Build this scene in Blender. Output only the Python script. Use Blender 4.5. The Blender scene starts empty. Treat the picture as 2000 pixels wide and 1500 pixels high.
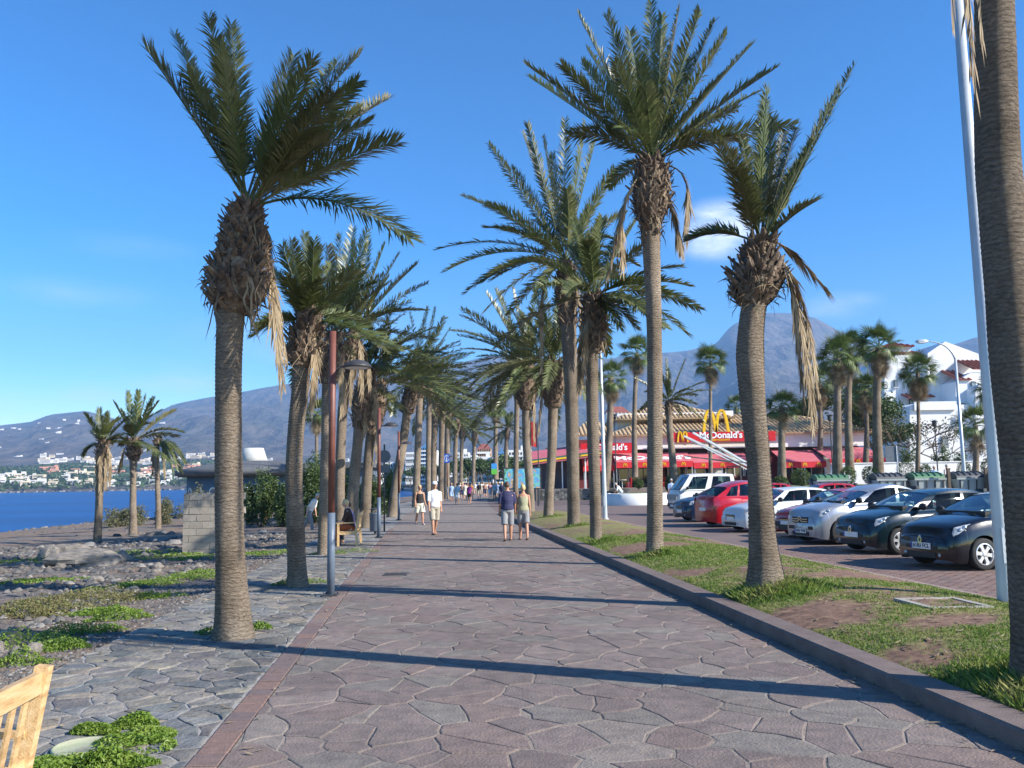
import bpy, bmesh, math, random
from mathutils import Vector, Matrix, noise

R = math.radians
PI = math.pi
S = bpy.context.scene
COL = S.collection
rng = random.Random(7)

# ------------------------------------------------------------------ camera
FOC = 1650.0                       # focal length in pixels of a 2000 x 1500 picture
EYE = Vector((0, 0, 1.75))
ROT = (Matrix.Rotation(R(90 + 6.58), 3, 'X') @ Matrix.Rotation(R(-0.95), 3, 'Z'))
cam_data = bpy.data.cameras.new('camera')
cam_data.sensor_width = 36
cam_data.lens = 36 * FOC / 2000
cam_data.clip_start = 0.05
cam_data.clip_end = 40000
cam = bpy.data.objects.new('camera', cam_data)
COL.objects.link(cam)
cam.matrix_world = Matrix.Translation(EYE) @ ROT.to_4x4()
S.camera = cam

# ------------------------------------------------------------------ sky, sun, exposure
SUN_EL, SUN_AZ = R(31), R(113.5)   # azimuth clockwise from +Y
SUN_DIR = Vector((math.sin(SUN_AZ) * math.cos(SUN_EL), math.cos(SUN_AZ) * math.cos(SUN_EL), math.sin(SUN_EL)))
S.view_settings.view_transform = 'Standard'
S.view_settings.look = 'None'
S.view_settings.exposure = 1.2
S.view_settings.gamma = 1
S.view_settings.use_curve_mapping = False
S.cycles.use_denoising = True
S.cycles.max_bounces = 8
S.cycles.transparent_max_bounces = 12
S.cycles.volume_bounces = 0

world = bpy.data.worlds.new('World')
S.world = world
world.use_nodes = True
wt = world.node_tree
for n in list(wt.nodes):
    wt.nodes.remove(n)


def wn(t, **kw):
    n = wt.nodes.new(t)
    for k, v in kw.items():
        setattr(n, k, v)
    return n


w_out = wn('ShaderNodeOutputWorld')
w_bg = wn('ShaderNodeBackground')
w_bg.inputs['Strength'].default_value = 0.10
sky = wn('ShaderNodeTexSky', sky_type='NISHITA')
sky.sun_disc = False
sky.sun_elevation = SUN_EL
sky.sun_rotation = SUN_AZ
sky.altitude = 0
sky.air_density = 1.0
sky.dust_density = 0.25
sky.ozone_density = 2.6
w_hsv = wn('ShaderNodeHueSaturation')
w_hsv.inputs['Saturation'].default_value = 1.30
w_hsv.inputs['Value'].default_value = 1.0
w_dn = wn('ShaderNodeVectorMath', operation='SCALE')
w_dn.inputs['Scale'].default_value = 1 / 4.4
w_gm = wn('ShaderNodeGamma')
w_gm.inputs['Gamma'].default_value = 1.45
w_up = wn('ShaderNodeVectorMath', operation='SCALE')
w_up.inputs['Scale'].default_value = 4.4
wt.links.new(sky.outputs[0], w_dn.inputs[0])
wt.links.new(w_dn.outputs[0], w_gm.inputs['Color'])
wt.links.new(w_gm.outputs[0], w_up.inputs[0])
wt.links.new(w_up.outputs[0], w_hsv.inputs['Color'])


def pix_ray(px, py):
    return (ROT @ Vector(((px - 1000) / FOC, (750 - py) / FOC, -1))).normalized()


# thin fair-weather clouds, in the sky itself: soft spots broken up by noise
w_tc = wn('ShaderNodeTexCoord')
w_noise = wn('ShaderNodeTexNoise')
w_noise.inputs['Scale'].default_value = 9
w_noise.inputs['Detail'].default_value = 7
w_noise.inputs['Roughness'].default_value = 0.62
w_map = wn('ShaderNodeMapping')
w_map.inputs['Scale'].default_value = (1, 1, 3.2)
wt.links.new(w_tc.outputs['Generated'], w_map.inputs[0])
wt.links.new(w_map.outputs[0], w_noise.inputs['Vector'])
prev = w_hsv.outputs[0]
for px, py, size, flat, dens in ((1402, 450, 0.062, 1.5, 2.6), (1640, 598, 0.060, 3.0, 0.7), (150, 572, 0.10, 4.5, 0.30),
                                 (250, 482, 0.10, 5.0, 0.13), (330, 742, 0.11, 3.6, 0.5), (185, 766, 0.05, 3.0, 0.45),
                                 (500, 668, 0.11, 3.0, 0.42), (90, 800, 0.16, 4.0, 0.4), (700, 640, 0.12, 3.0, 0.2)):
    d = pix_ray(px, py)
    sub = wn('ShaderNodeVectorMath', operation='SUBTRACT')
    wt.links.new(w_tc.outputs['Generated'], sub.inputs[0])
    sub.inputs[1].default_value = d
    mul = wn('ShaderNodeVectorMath', operation='MULTIPLY')
    wt.links.new(sub.outputs[0], mul.inputs[0])
    mul.inputs[1].default_value = (1 / size, 1 / size, flat / size)
    ln = wn('ShaderNodeVectorMath', operation='LENGTH')
    wt.links.new(mul.outputs[0], ln.inputs[0])
    mr = wn('ShaderNodeMapRange', interpolation_type='SMOOTHSTEP')
    mr.inputs['From Min'].default_value = 1.0
    mr.inputs['From Max'].default_value = 0.0
    wt.links.new(ln.outputs['Value'], mr.inputs['Value'])
    add = wn('ShaderNodeMath', operation='MULTIPLY_ADD')
    wt.links.new(w_noise.outputs['Fac'], add.inputs[0])
    add.inputs[1].default_value = 1.7
    add.inputs[2].default_value = -0.55
    m2 = wn('ShaderNodeMath', operation='MULTIPLY', use_clamp=True)
    wt.links.new(mr.outputs[0], m2.inputs[0])
    wt.links.new(add.outputs[0], m2.inputs[1])
    m3 = wn('ShaderNodeMath', operation='MULTIPLY', use_clamp=True)
    wt.links.new(m2.outputs[0], m3.inputs[0])
    m3.inputs[1].default_value = dens * 1.5
    mix = wn('ShaderNodeMix', data_type='RGBA')
    wt.links.new(m3.outputs[0], mix.inputs[0])
    wt.links.new(prev, mix.inputs[6])
    mix.inputs[7].default_value = (5.4, 5.9, 7.0, 1)
    prev = mix.outputs[2]
wt.links.new(prev, w_bg.inputs['Color'])
wt.links.new(w_bg.outputs[0], w_out.inputs['Surface'])

sun_data = bpy.data.lights.new('sun', 'SUN')
sun_data.energy = 5.0
sun_data.angle = R(0.53)
sun_data.color = (1.0, 0.94, 0.84)
sun = bpy.data.objects.new('sun', sun_data)
COL.objects.link(sun)
sun.rotation_euler = SUN_DIR.to_track_quat('Z', 'Y').to_euler()


# ------------------------------------------------------------------ placing helpers
def ground_at(px, py, z=0.0):
    """the point at height z that is seen at a place of the photograph (where a thing stands)"""
    d = pix_ray(px, py)
    return EYE + d * ((z - EYE.z) / d.z)


def at(px, py, dist):
    """the point seen at a place of the photograph, dist metres ahead (along Y)"""
    d = pix_ray(px, py)
    return EYE + d * (dist / d.y)


def lerp(a, b, t):
    return a + (b - a) * t


def clamp(x, a=0.0, b=1.0):
    return max(a, min(b, x))


def smooth(a, b, x):
    t = clamp((x - a) / (b - a))
    return t * t * (3 - 2 * t)


def interp(xs, ys, x):
    if x <= xs[0]:
        return ys[0]
    for i in range(1, len(xs)):
        if x <= xs[i]:
            return lerp(ys[i - 1], ys[i], (x - xs[i - 1]) / (xs[i] - xs[i - 1]))
    return ys[-1]


def nz(x, y, z=0.0):
    return noise.noise(Vector((x, y, z)))


# ------------------------------------------------------------------ materials
MATS = {}


def _nodes(name):
    m = bpy.data.materials.new(name)
    m.use_nodes = True
    nt = m.node_tree
    bs = nt.nodes['Principled BSDF']
    return m, nt, bs


def pmat(name, cols, scale=4.0, detail=6, rough=0.8, bump=0.0, bscale=30.0, rnd=0.0, metal=0.0, coat=0.0, spec=0.5,
         attr=None, stretch=(1, 1, 1), trans=0.0, coord='Object', hue=0.0, distort=0.0, bdist=0.02, stain=0.0):
    """noise-mixed colours, per-object brightness change, noise bump; attr: a colour attribute that multiplies the colour"""
    if name in MATS:
        return MATS[name]
    m, nt, bs = _nodes(name)
    L = nt.links
    if not isinstance(cols, (list, tuple)) or not isinstance(cols[0], (list, tuple)):
        cols = [cols]
    tc = nt.nodes.new('ShaderNodeTexCoord')
    mp = nt.nodes.new('ShaderNodeMapping')
    mp.inputs['Scale'].default_value = stretch
    L.new(tc.outputs[coord], mp.inputs[0])
    if len(cols) == 1:
        c = nt.nodes.new('ShaderNodeRGB')
        c.outputs[0].default_value = (*cols[0], 1)
        out = c.outputs[0]
    else:
        tn = nt.nodes.new('ShaderNodeTexNoise')
        tn.inputs['Scale'].default_value = scale
        tn.inputs['Detail'].default_value = detail
        tn.inputs['Roughness'].default_value = 0.6
        tn.inputs['Distortion'].default_value = distort
        L.new(mp.outputs[0], tn.inputs['Vector'])
        cr = nt.nodes.new('ShaderNodeValToRGB')
        els = cr.color_ramp.elements
        lo, hi = 0.33, 0.67
        while len(els) < len(cols):
            els.new(0.5)
        for i, cc in enumerate(cols):
            els[i].position = lo + (hi - lo) * i / (len(cols) - 1)
            els[i].color = (*cc, 1)
        L.new(tn.outputs['Fac'], cr.inputs[0])
        out = cr.outputs[0]
    if attr:
        at_ = nt.nodes.new('ShaderNodeAttribute')
        at_.attribute_name = attr
        mx = nt.nodes.new('ShaderNodeMix')
        mx.data_type = 'RGBA'
        mx.blend_type = 'MULTIPLY'
        mx.inputs[0].default_value = 1
        L.new(out, mx.inputs[6])
        L.new(at_.outputs['Color'], mx.inputs[7])
        out = mx.outputs[2]
    if stain:
        for sc_, k_ in ((0.55, 1.0), (2.1, 0.6), (70.0, 0.8)):
            sn = nt.nodes.new('ShaderNodeTexNoise')
            sn.inputs['Scale'].default_value = sc_
            sn.inputs['Detail'].default_value = 6
            L.new(mp.outputs[0], sn.inputs['Vector'])
            sr = nt.nodes.new('ShaderNodeMapRange')
            sr.inputs['From Min'].default_value = 0.3
            sr.inputs['From Max'].default_value = 0.7
            sr.inputs['To Min'].default_value = 1 - stain * k_
            sr.inputs['To Max'].default_value = 1 + stain * k_
            L.new(sn.outputs['Fac'], sr.inputs['Value'])
            sx = nt.nodes.new('ShaderNodeMix')
            sx.data_type = 'RGBA'
            sx.blend_type = 'MULTIPLY'
            sx.inputs[0].default_value = 1
            L.new(out, sx.inputs[6])
            L.new(sr.outputs[0], sx.inputs[7])
            out = sx.outputs[2]
    if rnd or hue:
        oi = nt.nodes.new('ShaderNodeObjectInfo')
        hs = nt.nodes.new('ShaderNodeHueSaturation')
        mr = nt.nodes.new('ShaderNodeMapRange')
        mr.inputs['To Min'].default_value = 1 - rnd
        mr.inputs['To Max'].default_value = 1 + rnd
        L.new(oi.outputs['Random'], mr.inputs['Value'])
        L.new(mr.outputs[0], hs.inputs['Value'])
        if hue:
            m2 = nt.nodes.new('ShaderNodeMapRange')
            m2.inputs['To Min'].default_value = 0.5 - hue
            m2.inputs['To Max'].default_value = 0.5 + hue
            L.new(oi.outputs['Random'], m2.inputs['Value'])
            L.new(m2.outputs[0], hs.inputs['Hue'])
        L.new(out, hs.inputs['Color'])
        out = hs.outputs[0]
    L.new(out, bs.inputs['Base Color'])
    bs.inputs['Roughness'].default_value = rough
    bs.inputs['Metallic'].default_value = metal
    bs.inputs['Specular IOR Level'].default_value = spec
    if coat:
        bs.inputs['Coat Weight'].default_value = coat
        bs.inputs['Coat Roughness'].default_value = 0.04
    if bump:
        bn = nt.nodes.new('ShaderNodeTexNoise')
        bn.inputs['Scale'].default_value = bscale
        bn.inputs['Detail'].default_value = 8
        L.new(mp.outputs[0], bn.inputs['Vector'])
        bp = nt.nodes.new('ShaderNodeBump')
        bp.inputs['Strength'].default_value = bump
        bp.inputs['Distance'].default_value = bdist
        L.new(bn.outputs['Fac'], bp.inputs['Height'])
        L.new(bp.outputs[0], bs.inputs['Normal'])
    if trans:
        tb = nt.nodes.new('ShaderNodeBsdfTranslucent')
        ms = nt.nodes.new('ShaderNodeMixShader')
        ms.inputs[0].default_value = trans
        L.new(out, tb.inputs['Color'])
        L.new(bs.outputs[0], ms.inputs[1])
        L.new(tb.outputs[0], ms.inputs[2])
        L.new(ms.outputs[0], nt.nodes['Material Output'].inputs['Surface'])
    MATS[name] = m
    return m


def glass_mat(name, tint=(0.55, 0.62, 0.62), refl=1.0, rough=0.02):
    """thin window glass: part see-through, part mirror"""
    if name in MATS:
        return MATS[name]
    m, nt, bs = _nodes(name)
    L = nt.links
    tr = nt.nodes.new('ShaderNodeBsdfTransparent')
    tr.inputs[0].default_value = (*tint, 1)
    gl = nt.nodes.new('ShaderNodeBsdfGlossy')
    gl.inputs['Roughness'].default_value = rough
    gl.inputs['Color'].default_value = (0.9, 0.95, 1, 1)
    fr = nt.nodes.new('ShaderNodeFresnel')
    fr.inputs[0].default_value = 1.6
    mx = nt.nodes.new('ShaderNodeMixShader')
    ml = nt.nodes.new('ShaderNodeMath')
    ml.operation = 'MULTIPLY'
    ml.inputs[1].default_value = refl
    L.new(fr.outputs[0], ml.inputs[0])
    L.new(ml.outputs[0], mx.inputs[0])
    L.new(tr.outputs[0], mx.inputs[1])
    L.new(gl.outputs[0], mx.inputs[2])
    L.new(mx.outputs[0], nt.nodes['Material Output'].inputs['Surface'])
    MATS[name] = m
    return m


# ------------------------------------------------------------------ mesh helpers
class MB:
    """collects vertices and faces; build() links them as one mesh object"""

    def __init__(s):
        s.v, s.f, s.c = [], [], []
        s.col = None

    def add(s, vs, fs):
        o = len(s.v)
        s.v.extend(vs)
        s.f.extend(tuple(i + o for i in f) for f in fs)
        if s.col is not None:
            s.c.extend([s.col] * len(fs))
        return s

    def box(s, c, d, rot=None):
        cx, cy, cz = c
        a, b, e = d[0] / 2, d[1] / 2, d[2] / 2
        vs = [Vector((x, y, z)) for z in (-e, e) for x, y in ((-a, -b), (a, -b), (a, b), (-a, b))]
        if rot is not None:
            vs = [rot @ v for v in vs]
        o = Vector(c)
        s.add([tuple(v + o) for v in vs], [(3, 2, 1, 0), (4, 5, 6, 7), (0, 1, 5, 4), (1, 2, 6, 5), (2, 3, 7, 6), (3, 0, 4, 7)])
        return s

    def bar(s, p, q, w, h=None, up=Vector((0, 0, 1))):
        p, q = Vector(p), Vector(q)
        h = h or w
        z = (q - p)
        if z.length < 1e-6:
            return s
        zn = z.normalized()
        x = zn.cross(up)
        if x.length < 1e-4:
            x = zn.cross(Vector((1, 0, 0)))
        x.normalize()
        y = x.cross(zn)
        vs = []
        for e in (p, q):
            for a, b in ((-1, -1), (1, -1), (1, 1), (-1, 1)):
                vs.append(tuple(e + x * (a * w / 2) + y * (b * h / 2)))
        s.add(vs, [(3, 2, 1, 0), (4, 5, 6, 7), (0, 1, 5, 4), (1, 2, 6, 5), (2, 3, 7, 6), (3, 0, 4, 7)])
        return s

    def tube(s, pts, rad, n=8, cap=True, flat=None):
        """swept tube; rad: number or list; flat: (a, b) scale of the ring in its two directions"""
        pts = [Vector(p) for p in pts]
        k = len(pts)
        rr = rad if isinstance(rad, (list, tuple)) else [rad] * k
        vs, fs = [], []
        x = None
        for i, p in enumerate(pts):
            t = (pts[min(i + 1, k - 1)] - pts[max(i - 1, 0)]).normalized()
            if x is None:
                x = t.cross(Vector((0, 1, 0)))
                if x.length < 1e-3:
                    x = t.cross(Vector((1, 0, 0)))
            x = (x - t * x.dot(t)).normalized()
            y = t.cross(x)
            r = rr[i]
            ra, rb = (r if isinstance(r, (list, tuple)) else (r, r))
            for j in range(n):
                a = 2 * PI * j / n
                vs.append(tuple(p + x * (ra * math.cos(a)) + y * (rb * math.sin(a))))
        for i in range(k - 1):
            for j in range(n):
                j2 = (j + 1) % n
                fs.append((i * n + j, i * n + j2, (i + 1) * n + j2, (i + 1) * n + j))
        if cap:
            fs.append(tuple(range(n - 1, -1, -1)))
            fs.append(tuple((k - 1) * n + j for j in range(n)))
        s.add(vs, fs)
        return s

    def lathe(s, prof, n=16, c=(0, 0, 0), axis='Z', cap=True):
        vs, fs = [], []
        for r, h in prof:
            for j in range(n):
                a = 2 * PI * j / n
                if axis == 'Z':
                    vs.append((c[0] + r * math.cos(a), c[1] + r * math.sin(a), c[2] + h))
                elif axis == 'Y':
                    vs.append((c[0] + r * math.sin(a), c[1] + h, c[2] + r * math.cos(a)))
                else:
                    vs.append((c[0] + h, c[1] + r * math.cos(a), c[2] + r * math.sin(a)))
        k = len(prof)
        for i in range(k - 1):
            for j in range(n):
                j2 = (j + 1) % n
                fs.append((i * n + j, i * n + j2, (i + 1) * n + j2, (i + 1) * n + j))
        if cap:
            fs.append(tuple(range(n - 1, -1, -1)))
            fs.append(tuple((k - 1) * n + j for j in range(n)))
        s.add(vs, fs)
        return s

    def ball(s, c, r, n=10, m=7, jit=0.0, seed=0):
        rx, ry, rz = r if isinstance(r, (list, tuple)) else (r, r, r)
        vs, fs = [(c[0], c[1], c[2] - rz)], []
        for i in range(1, m):
            a = -PI / 2 + PI * i / m
            for j in range(n):
                b = 2 * PI * j / n
                u = Vector((math.cos(a) * math.cos(b), math.cos(a) * math.sin(b), math.sin(a)))
                k = 1 + (jit * nz(u.x * 1.7 + seed, u.y * 1.7, u.z * 1.7) if jit else 0)
                vs.append((c[0] + u.x * rx * k, c[1] + u.y * ry * k, c[2] + u.z * rz * k))
        vs.append((c[0], c[1], c[2] + rz))
        for j in range(n):
            fs.append((0, 1 + (j + 1) % n, 1 + j))
            fs.append((len(vs) - 1, 1 + (m - 2) * n + j, 1 + (m - 2) * n + (j + 1) % n))
        for i in range(m - 2):
            for j in range(n):
                j2 = (j + 1) % n
                fs.append((1 + i * n + j, 1 + i * n + j2, 1 + (i + 1) * n + j2, 1 + (i + 1) * n + j))
        s.add(vs, fs)
        return s

    def prism(s, poly, z0, z1, M=None):
        """a polygon of (x, y) extruded from z0 to z1, optionally moved by the matrix M"""
        n = len(poly)
        vs = [Vector((x, y, z0)) for x, y in poly] + [Vector((x, y, z1)) for x, y in poly]
        if M is not None:
            vs = [M @ v for v in vs]
        fs = [tuple(range(n - 1, -1, -1)), tuple(range(n, 2 * n))]
        for i in range(n):
            j = (i + 1) % n
            fs.append((i, j, n + j, n + i))
        s.add([tuple(v) for v in vs], fs)
        return s

    def mesh(s, name, material=None, smooth_=False):
        me = bpy.data.meshes.new(name)
        me.from_pydata([tuple(v) for v in s.v], [], s.f)
        if s.col is not None and len(s.c) == len(s.f):
            ca = me.color_attributes.new('tint', 'FLOAT_COLOR', 'CORNER')
            buf = []
            for f, c in zip(s.f, s.c):
                buf.extend((c[0], c[1], c[2], 1.0) * len(f))
            ca.data.foreach_set('color', buf)
        if material:
            me.materials.append(material)
        if smooth_:
            me.polygons.foreach_set('use_smooth', [True] * len(me.polygons))
        me.update()
        return me

    def build(s, name, material=None, parent=None, smooth_=False, loc=None):
        return link(name, s.mesh(name, material, smooth_), parent, loc)


def link(name, me, parent=None, loc=None, rotz=None):
    o = bpy.data.objects.new(name, me)
    COL.objects.link(o)
    if parent is not None:
        o.parent = parent
    if loc is not None:
        o.location = loc
    if rotz is not None:
        o.rotation_euler = (0, 0, rotz)
    return o


def tag(o, label=None, cat=None, group=None, kind=None):
    if label:
        o['label'] = label
    if cat:
        o['category'] = cat
    if group:
        o['group'] = group
    if kind:
        o['kind'] = kind
    return o


def thing(name, label, cat, loc=(0, 0, 0), rotz=0.0, group=None):
    o = bpy.data.objects.new(name, None)
    o.empty_display_size = 0.2
    COL.objects.link(o)
    o.location = loc
    o.rotation_euler = (0, 0, rotz)
    return tag(o, label, cat, group)


def copy_tree(o, parent=None, loc=None, rotz=None, label=None):
    c = o.copy()
    COL.objects.link(c)
    c.parent = parent
    if loc is not None:
        c.location = loc
    if rotz is not None:
        c.rotation_euler = (0, 0, rotz)
    if label:
        c['label'] = label
    for ch in o.children:
        copy_tree(ch, c)
    return c


def text_mesh(txt, size, extrude=0.01, bold=0.0, shear=0.0, spacing=1.0):
    cu = bpy.data.curves.new('lettering', 'FONT')
    cu.body = txt
    cu.size = size
    cu.extrude = extrude
    cu.offset = bold
    cu.shear = shear
    cu.space_character = spacing
    cu.align_x = 'CENTER'
    cu.align_y = 'CENTER'
    cu.resolution_u = 3
    o = bpy.data.objects.new('lettering_tmp', cu)
    COL.objects.link(o)
    me = bpy.data.meshes.new_from_object(o.evaluated_get(bpy.context.evaluated_depsgraph_get()))
    bpy.data.objects.remove(o)
    return me


def lettering(txt, size, material, parent, M, name='lettering', **kw):
    me = text_mesh(txt, size, **kw)
    me.transform(M)
    me.materials.clear()
    me.materials.append(material)
    return link(name, me, parent)

# ================================================================== the lie of the land
def path_c(y):
    """sideways offset of the promenade's line at distance y: straight, then bending to the right"""
    if y < 35:
        return -0.1 * y
    if y < 95:
        t = y - 35
        return -3.5 - 0.1 * t + 0.1 * t * t / 120
    t = min(y, 190) - 95
    return -6.5 + 0.0006 * t * t


V_LEFT, V_RIGHT = -1.33, 3.75          # promenade between these
V_STRIP = -1.55                        # brick border
V_PAVE = -3.66                         # grey stone paving ends here
V_KERB = 4.05                          # back of the kerb
V_PARK = 7.62                          # grass ends, parking starts
GRASS_END = 47.0


def shore_x(y):
    return interp([-40, 0, 78, 90, 110, 160, 230, 300, 400], [-48, -46, -47, -42, -36, -31, -27, -25, -60], y)


def ground_z(x, y):
    e = path_c(y) + V_PAVE
    if x >= e:
        return -0.06
    dist = e - x
    t = dist / max(1.0, e - shore_x(y))
    z = -0.05 - 0.46 * (1 - math.exp(-dist / 8.0)) - 1.75 * min(t, 1) ** 2.5
    if t > 1:
        z -= 2.5 * (t - 1)
    a = smooth(0.3, 3.5, dist)
    z += a * (0.07 * nz(x * 0.45, y * 0.45) + 0.035 * nz(x * 1.4, y * 1.4, 3) + 0.10 * nz(x * 0.13, y * 0.13, 8))
    return z


def grid_mesh(name, xs, ys, zf, material, attr=None):
    vs = [(x, y, zf(x, y)) for y in ys for x in xs]
    n = len(xs)
    fs = [(j * n + i, j * n + i + 1, (j + 1) * n + i + 1, (j + 1) * n + i) for j in range(len(ys) - 1) for i in range(n - 1)]
    me = bpy.data.meshes.new(name)
    me.from_pydata(vs, [], fs)
    if attr:
        a = me.attributes.new(attr[0], 'FLOAT', 'POINT')
        a.data.foreach_set('value', [attr[1](v[0], v[1]) for v in vs])
    me.materials.append(material)
    me.polygons.foreach_set('use_smooth', [True] * len(me.polygons))
    return me


def steps(*segs):
    out = []
    for a, b, st in segs:
        k = max(1, int(round((b - a) / st)))
        out += [a + (b - a) * i / k for i in range(k)]
    return out + [segs[-1][1]]


# beach and dry ground: grey shingle, brown earth, pale dust
def beach_material():
    m, nt, bs = _nodes('beach_ground')
    L = nt.links
    tc = nt.nodes.new('ShaderNodeTexCoord')
    v = nt.nodes.new('ShaderNodeTexVoronoi')
    v.inputs['Scale'].default_value = 16
    L.new(tc.outputs['Object'], v.inputs['Vector'])
    hs = nt.nodes.new('ShaderNodeValToRGB')
    e = hs.color_ramp.elements
    e[0].color, e[1].color = (0.06, 0.057, 0.055, 1), (0.25, 0.235, 0.215, 1)
    e.new(0.6).color = (0.12, 0.115, 0.115, 1)
    sep = nt.nodes.new('ShaderNodeSeparateColor')
    L.new(v.outputs['Color'], sep.inputs[0])
    L.new(sep.outputs[0], hs.inputs[0])
    n1 = nt.nodes.new('ShaderNodeTexNoise')
    n1.inputs['Scale'].default_value = 0.35
    n1.inputs['Detail'].default_value = 8
    n1.inputs['Roughness'].default_value = 0.65
    L.new(tc.outputs['Object'], n1.inputs['Vector'])
    r1 = nt.nodes.new('ShaderNodeValToRGB')
    r1.color_ramp.elements[0].position, r1.color_ramp.elements[1].position = 0.38, 0.54
    L.new(n1.outputs['Fac'], r1.inputs[0])
    n2 = nt.nodes.new('ShaderNodeTexNoise')
    n2.inputs['Scale'].default_value = 3
    n2.inputs['Detail'].default_value = 9
    L.new(tc.outputs['Object'], n2.inputs['Vector'])
    r2 = nt.nodes.new('ShaderNodeValToRGB')
    r2.color_ramp.elements[0].color, r2.color_ramp.elements[1].color = (0.125, 0.085, 0.057, 1), (0.26, 0.185, 0.128, 1)
    r2.color_ramp.elements[0].position, r2.color_ramp.elements[1].position = 0.35, 0.65
    L.new(n2.outputs['Fac'], r2.inputs[0])
    mx = nt.nodes.new('ShaderNodeMix')
    mx.data_type = 'RGBA'
    L.new(r1.outputs[0], mx.inputs[0])
    L.new(hs.outputs[0], mx.inputs[6])
    L.new(r2.outputs[0], mx.inputs[7])
    L.new(mx.outputs[2], bs.inputs['Base Color'])
    bs.inputs['Roughness'].default_value = 0.95
    bp = nt.nodes.new('ShaderNodeBump')
    bp.inputs['Strength'].default_value = 0.8
    bp.inputs['Distance'].default_value = 0.03
    bp.invert = True
    L.new(v.outputs['Distance'], bp.inputs['Height'])
    L.new(bp.outputs[0], bs.inputs['Normal'])
    return m


ground_me = grid_mesh('ground', steps((-150, -60, 6), (-60, -25, 1.5), (-25, -12, 0.5), (-12, -1.5, 0.25), (-1.5, 20, 2), (20, 400, 20)),
                      steps((-30, 2, 2), (2, 30, 0.3), (30, 60, 0.7), (60, 110, 2), (110, 340, 10)), ground_z, beach_material())
tag(link('ground', ground_me), 'dry stony beach ground sloping to the sea', None, None, 'structure')

# ------------------------------------------------------------------ sea
def sea_material():
    m, nt, bs = _nodes('sea_water')
    L = nt.links
    tc = nt.nodes.new('ShaderNodeTexCoord')
    mp = nt.nodes.new('ShaderNodeMapping')
    mp.inputs['Scale'].default_value = (0.35, 1.0, 1.0)
    L.new(tc.outputs['Object'], mp.inputs[0])
    h = None
    for sc, st in ((0.09, 1.0), (0.5, 0.5), (2.2, 0.25)):
        n = nt.nodes.new('ShaderNodeTexNoise')
        n.inputs['Scale'].default_value = sc
        n.inputs['Detail'].default_value = 4
        L.new(mp.outputs[0], n.inputs['Vector'])
        b = nt.nodes.new('ShaderNodeBump')
        b.inputs['Strength'].default_value = st * 0.7
        b.inputs['Distance'].default_value = 0.35
        L.new(n.outputs['Fac'], b.inputs['Height'])
        if h is not None:
            L.new(h.outputs[0], b.inputs['Normal'])
        h = b
    L.new(h.outputs[0], bs.inputs['Normal'])
    n = nt.nodes.new('ShaderNodeTexNoise')
    n.inputs['Scale'].default_value = 0.03
    n.inputs['Detail'].default_value = 5
    L.new(mp.outputs[0], n.inputs['Vector'])
    r = nt.nodes.new('ShaderNodeValToRGB')
    r.color_ramp.elements[0].color, r.color_ramp.elements[1].color = (0.002, 0.035, 0.15, 1), (0.005, 0.065, 0.24, 1)
    r.color_ramp.elements[0].position, r.color_ramp.elements[1].position = 0.35, 0.65
    L.new(n.outputs['Fac'], r.inputs[0])
    L.new(r.outputs[0], bs.inputs['Base Color'])
    bs.inputs['Roughness'].default_value = 0.35
    bs.inputs['Specular IOR Level'].default_value = 0.16
    bs.inputs['IOR'].default_value = 1.33
    return m


mb = MB()
mb.add([(-7000, -400, -2.2), (-16, -400, -2.2), (-16, 3500, -2.2), (-7000, 3500, -2.2)], [(0, 1, 2, 3)])
tag(mb.build('sea', sea_material()), 'deep blue sea water filling the bay', None, None, 'structure')

# ------------------------------------------------------------------ far land: bay shore, hillside, mountains
RIDGE_X = [-900, -300, 0, 60, 100, 170, 230, 290, 340, 430, 560, 640, 720, 800, 880, 930, 960, 1000, 1060, 1120, 1200, 1260, 1330, 1400, 1424, 1440,
           1470, 1500, 1560, 1600, 1640, 1700, 1760, 1830, 1920, 2000, 2300, 3000]
RIDGE_Y = [890, 872, 850, 843, 829, 820, 833, 828, 802, 781, 757, 742, 728, 722, 714, 702, 694, 702, 706, 702, 702, 694, 692, 682, 654, 642,
           632, 623, 626, 638, 662, 692, 718, 712, 690, 694, 730, 800]
SHORE_PX = [-900, 0, 365, 520, 700, 790, 838, 866]
SHORE_R = [1700, 1280, 1250, 950, 560, 450, 340, 0]
R_RIDGE = 6000.0


def hill_px(az):
    """picture column that an azimuth (clockwise from +Y) has near the horizon"""
    return 1000 + FOC * math.tan(az) * 0.9934


def horizon_y(px):
    return 940.4 - (px - 1000) * 0.01658


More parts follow.
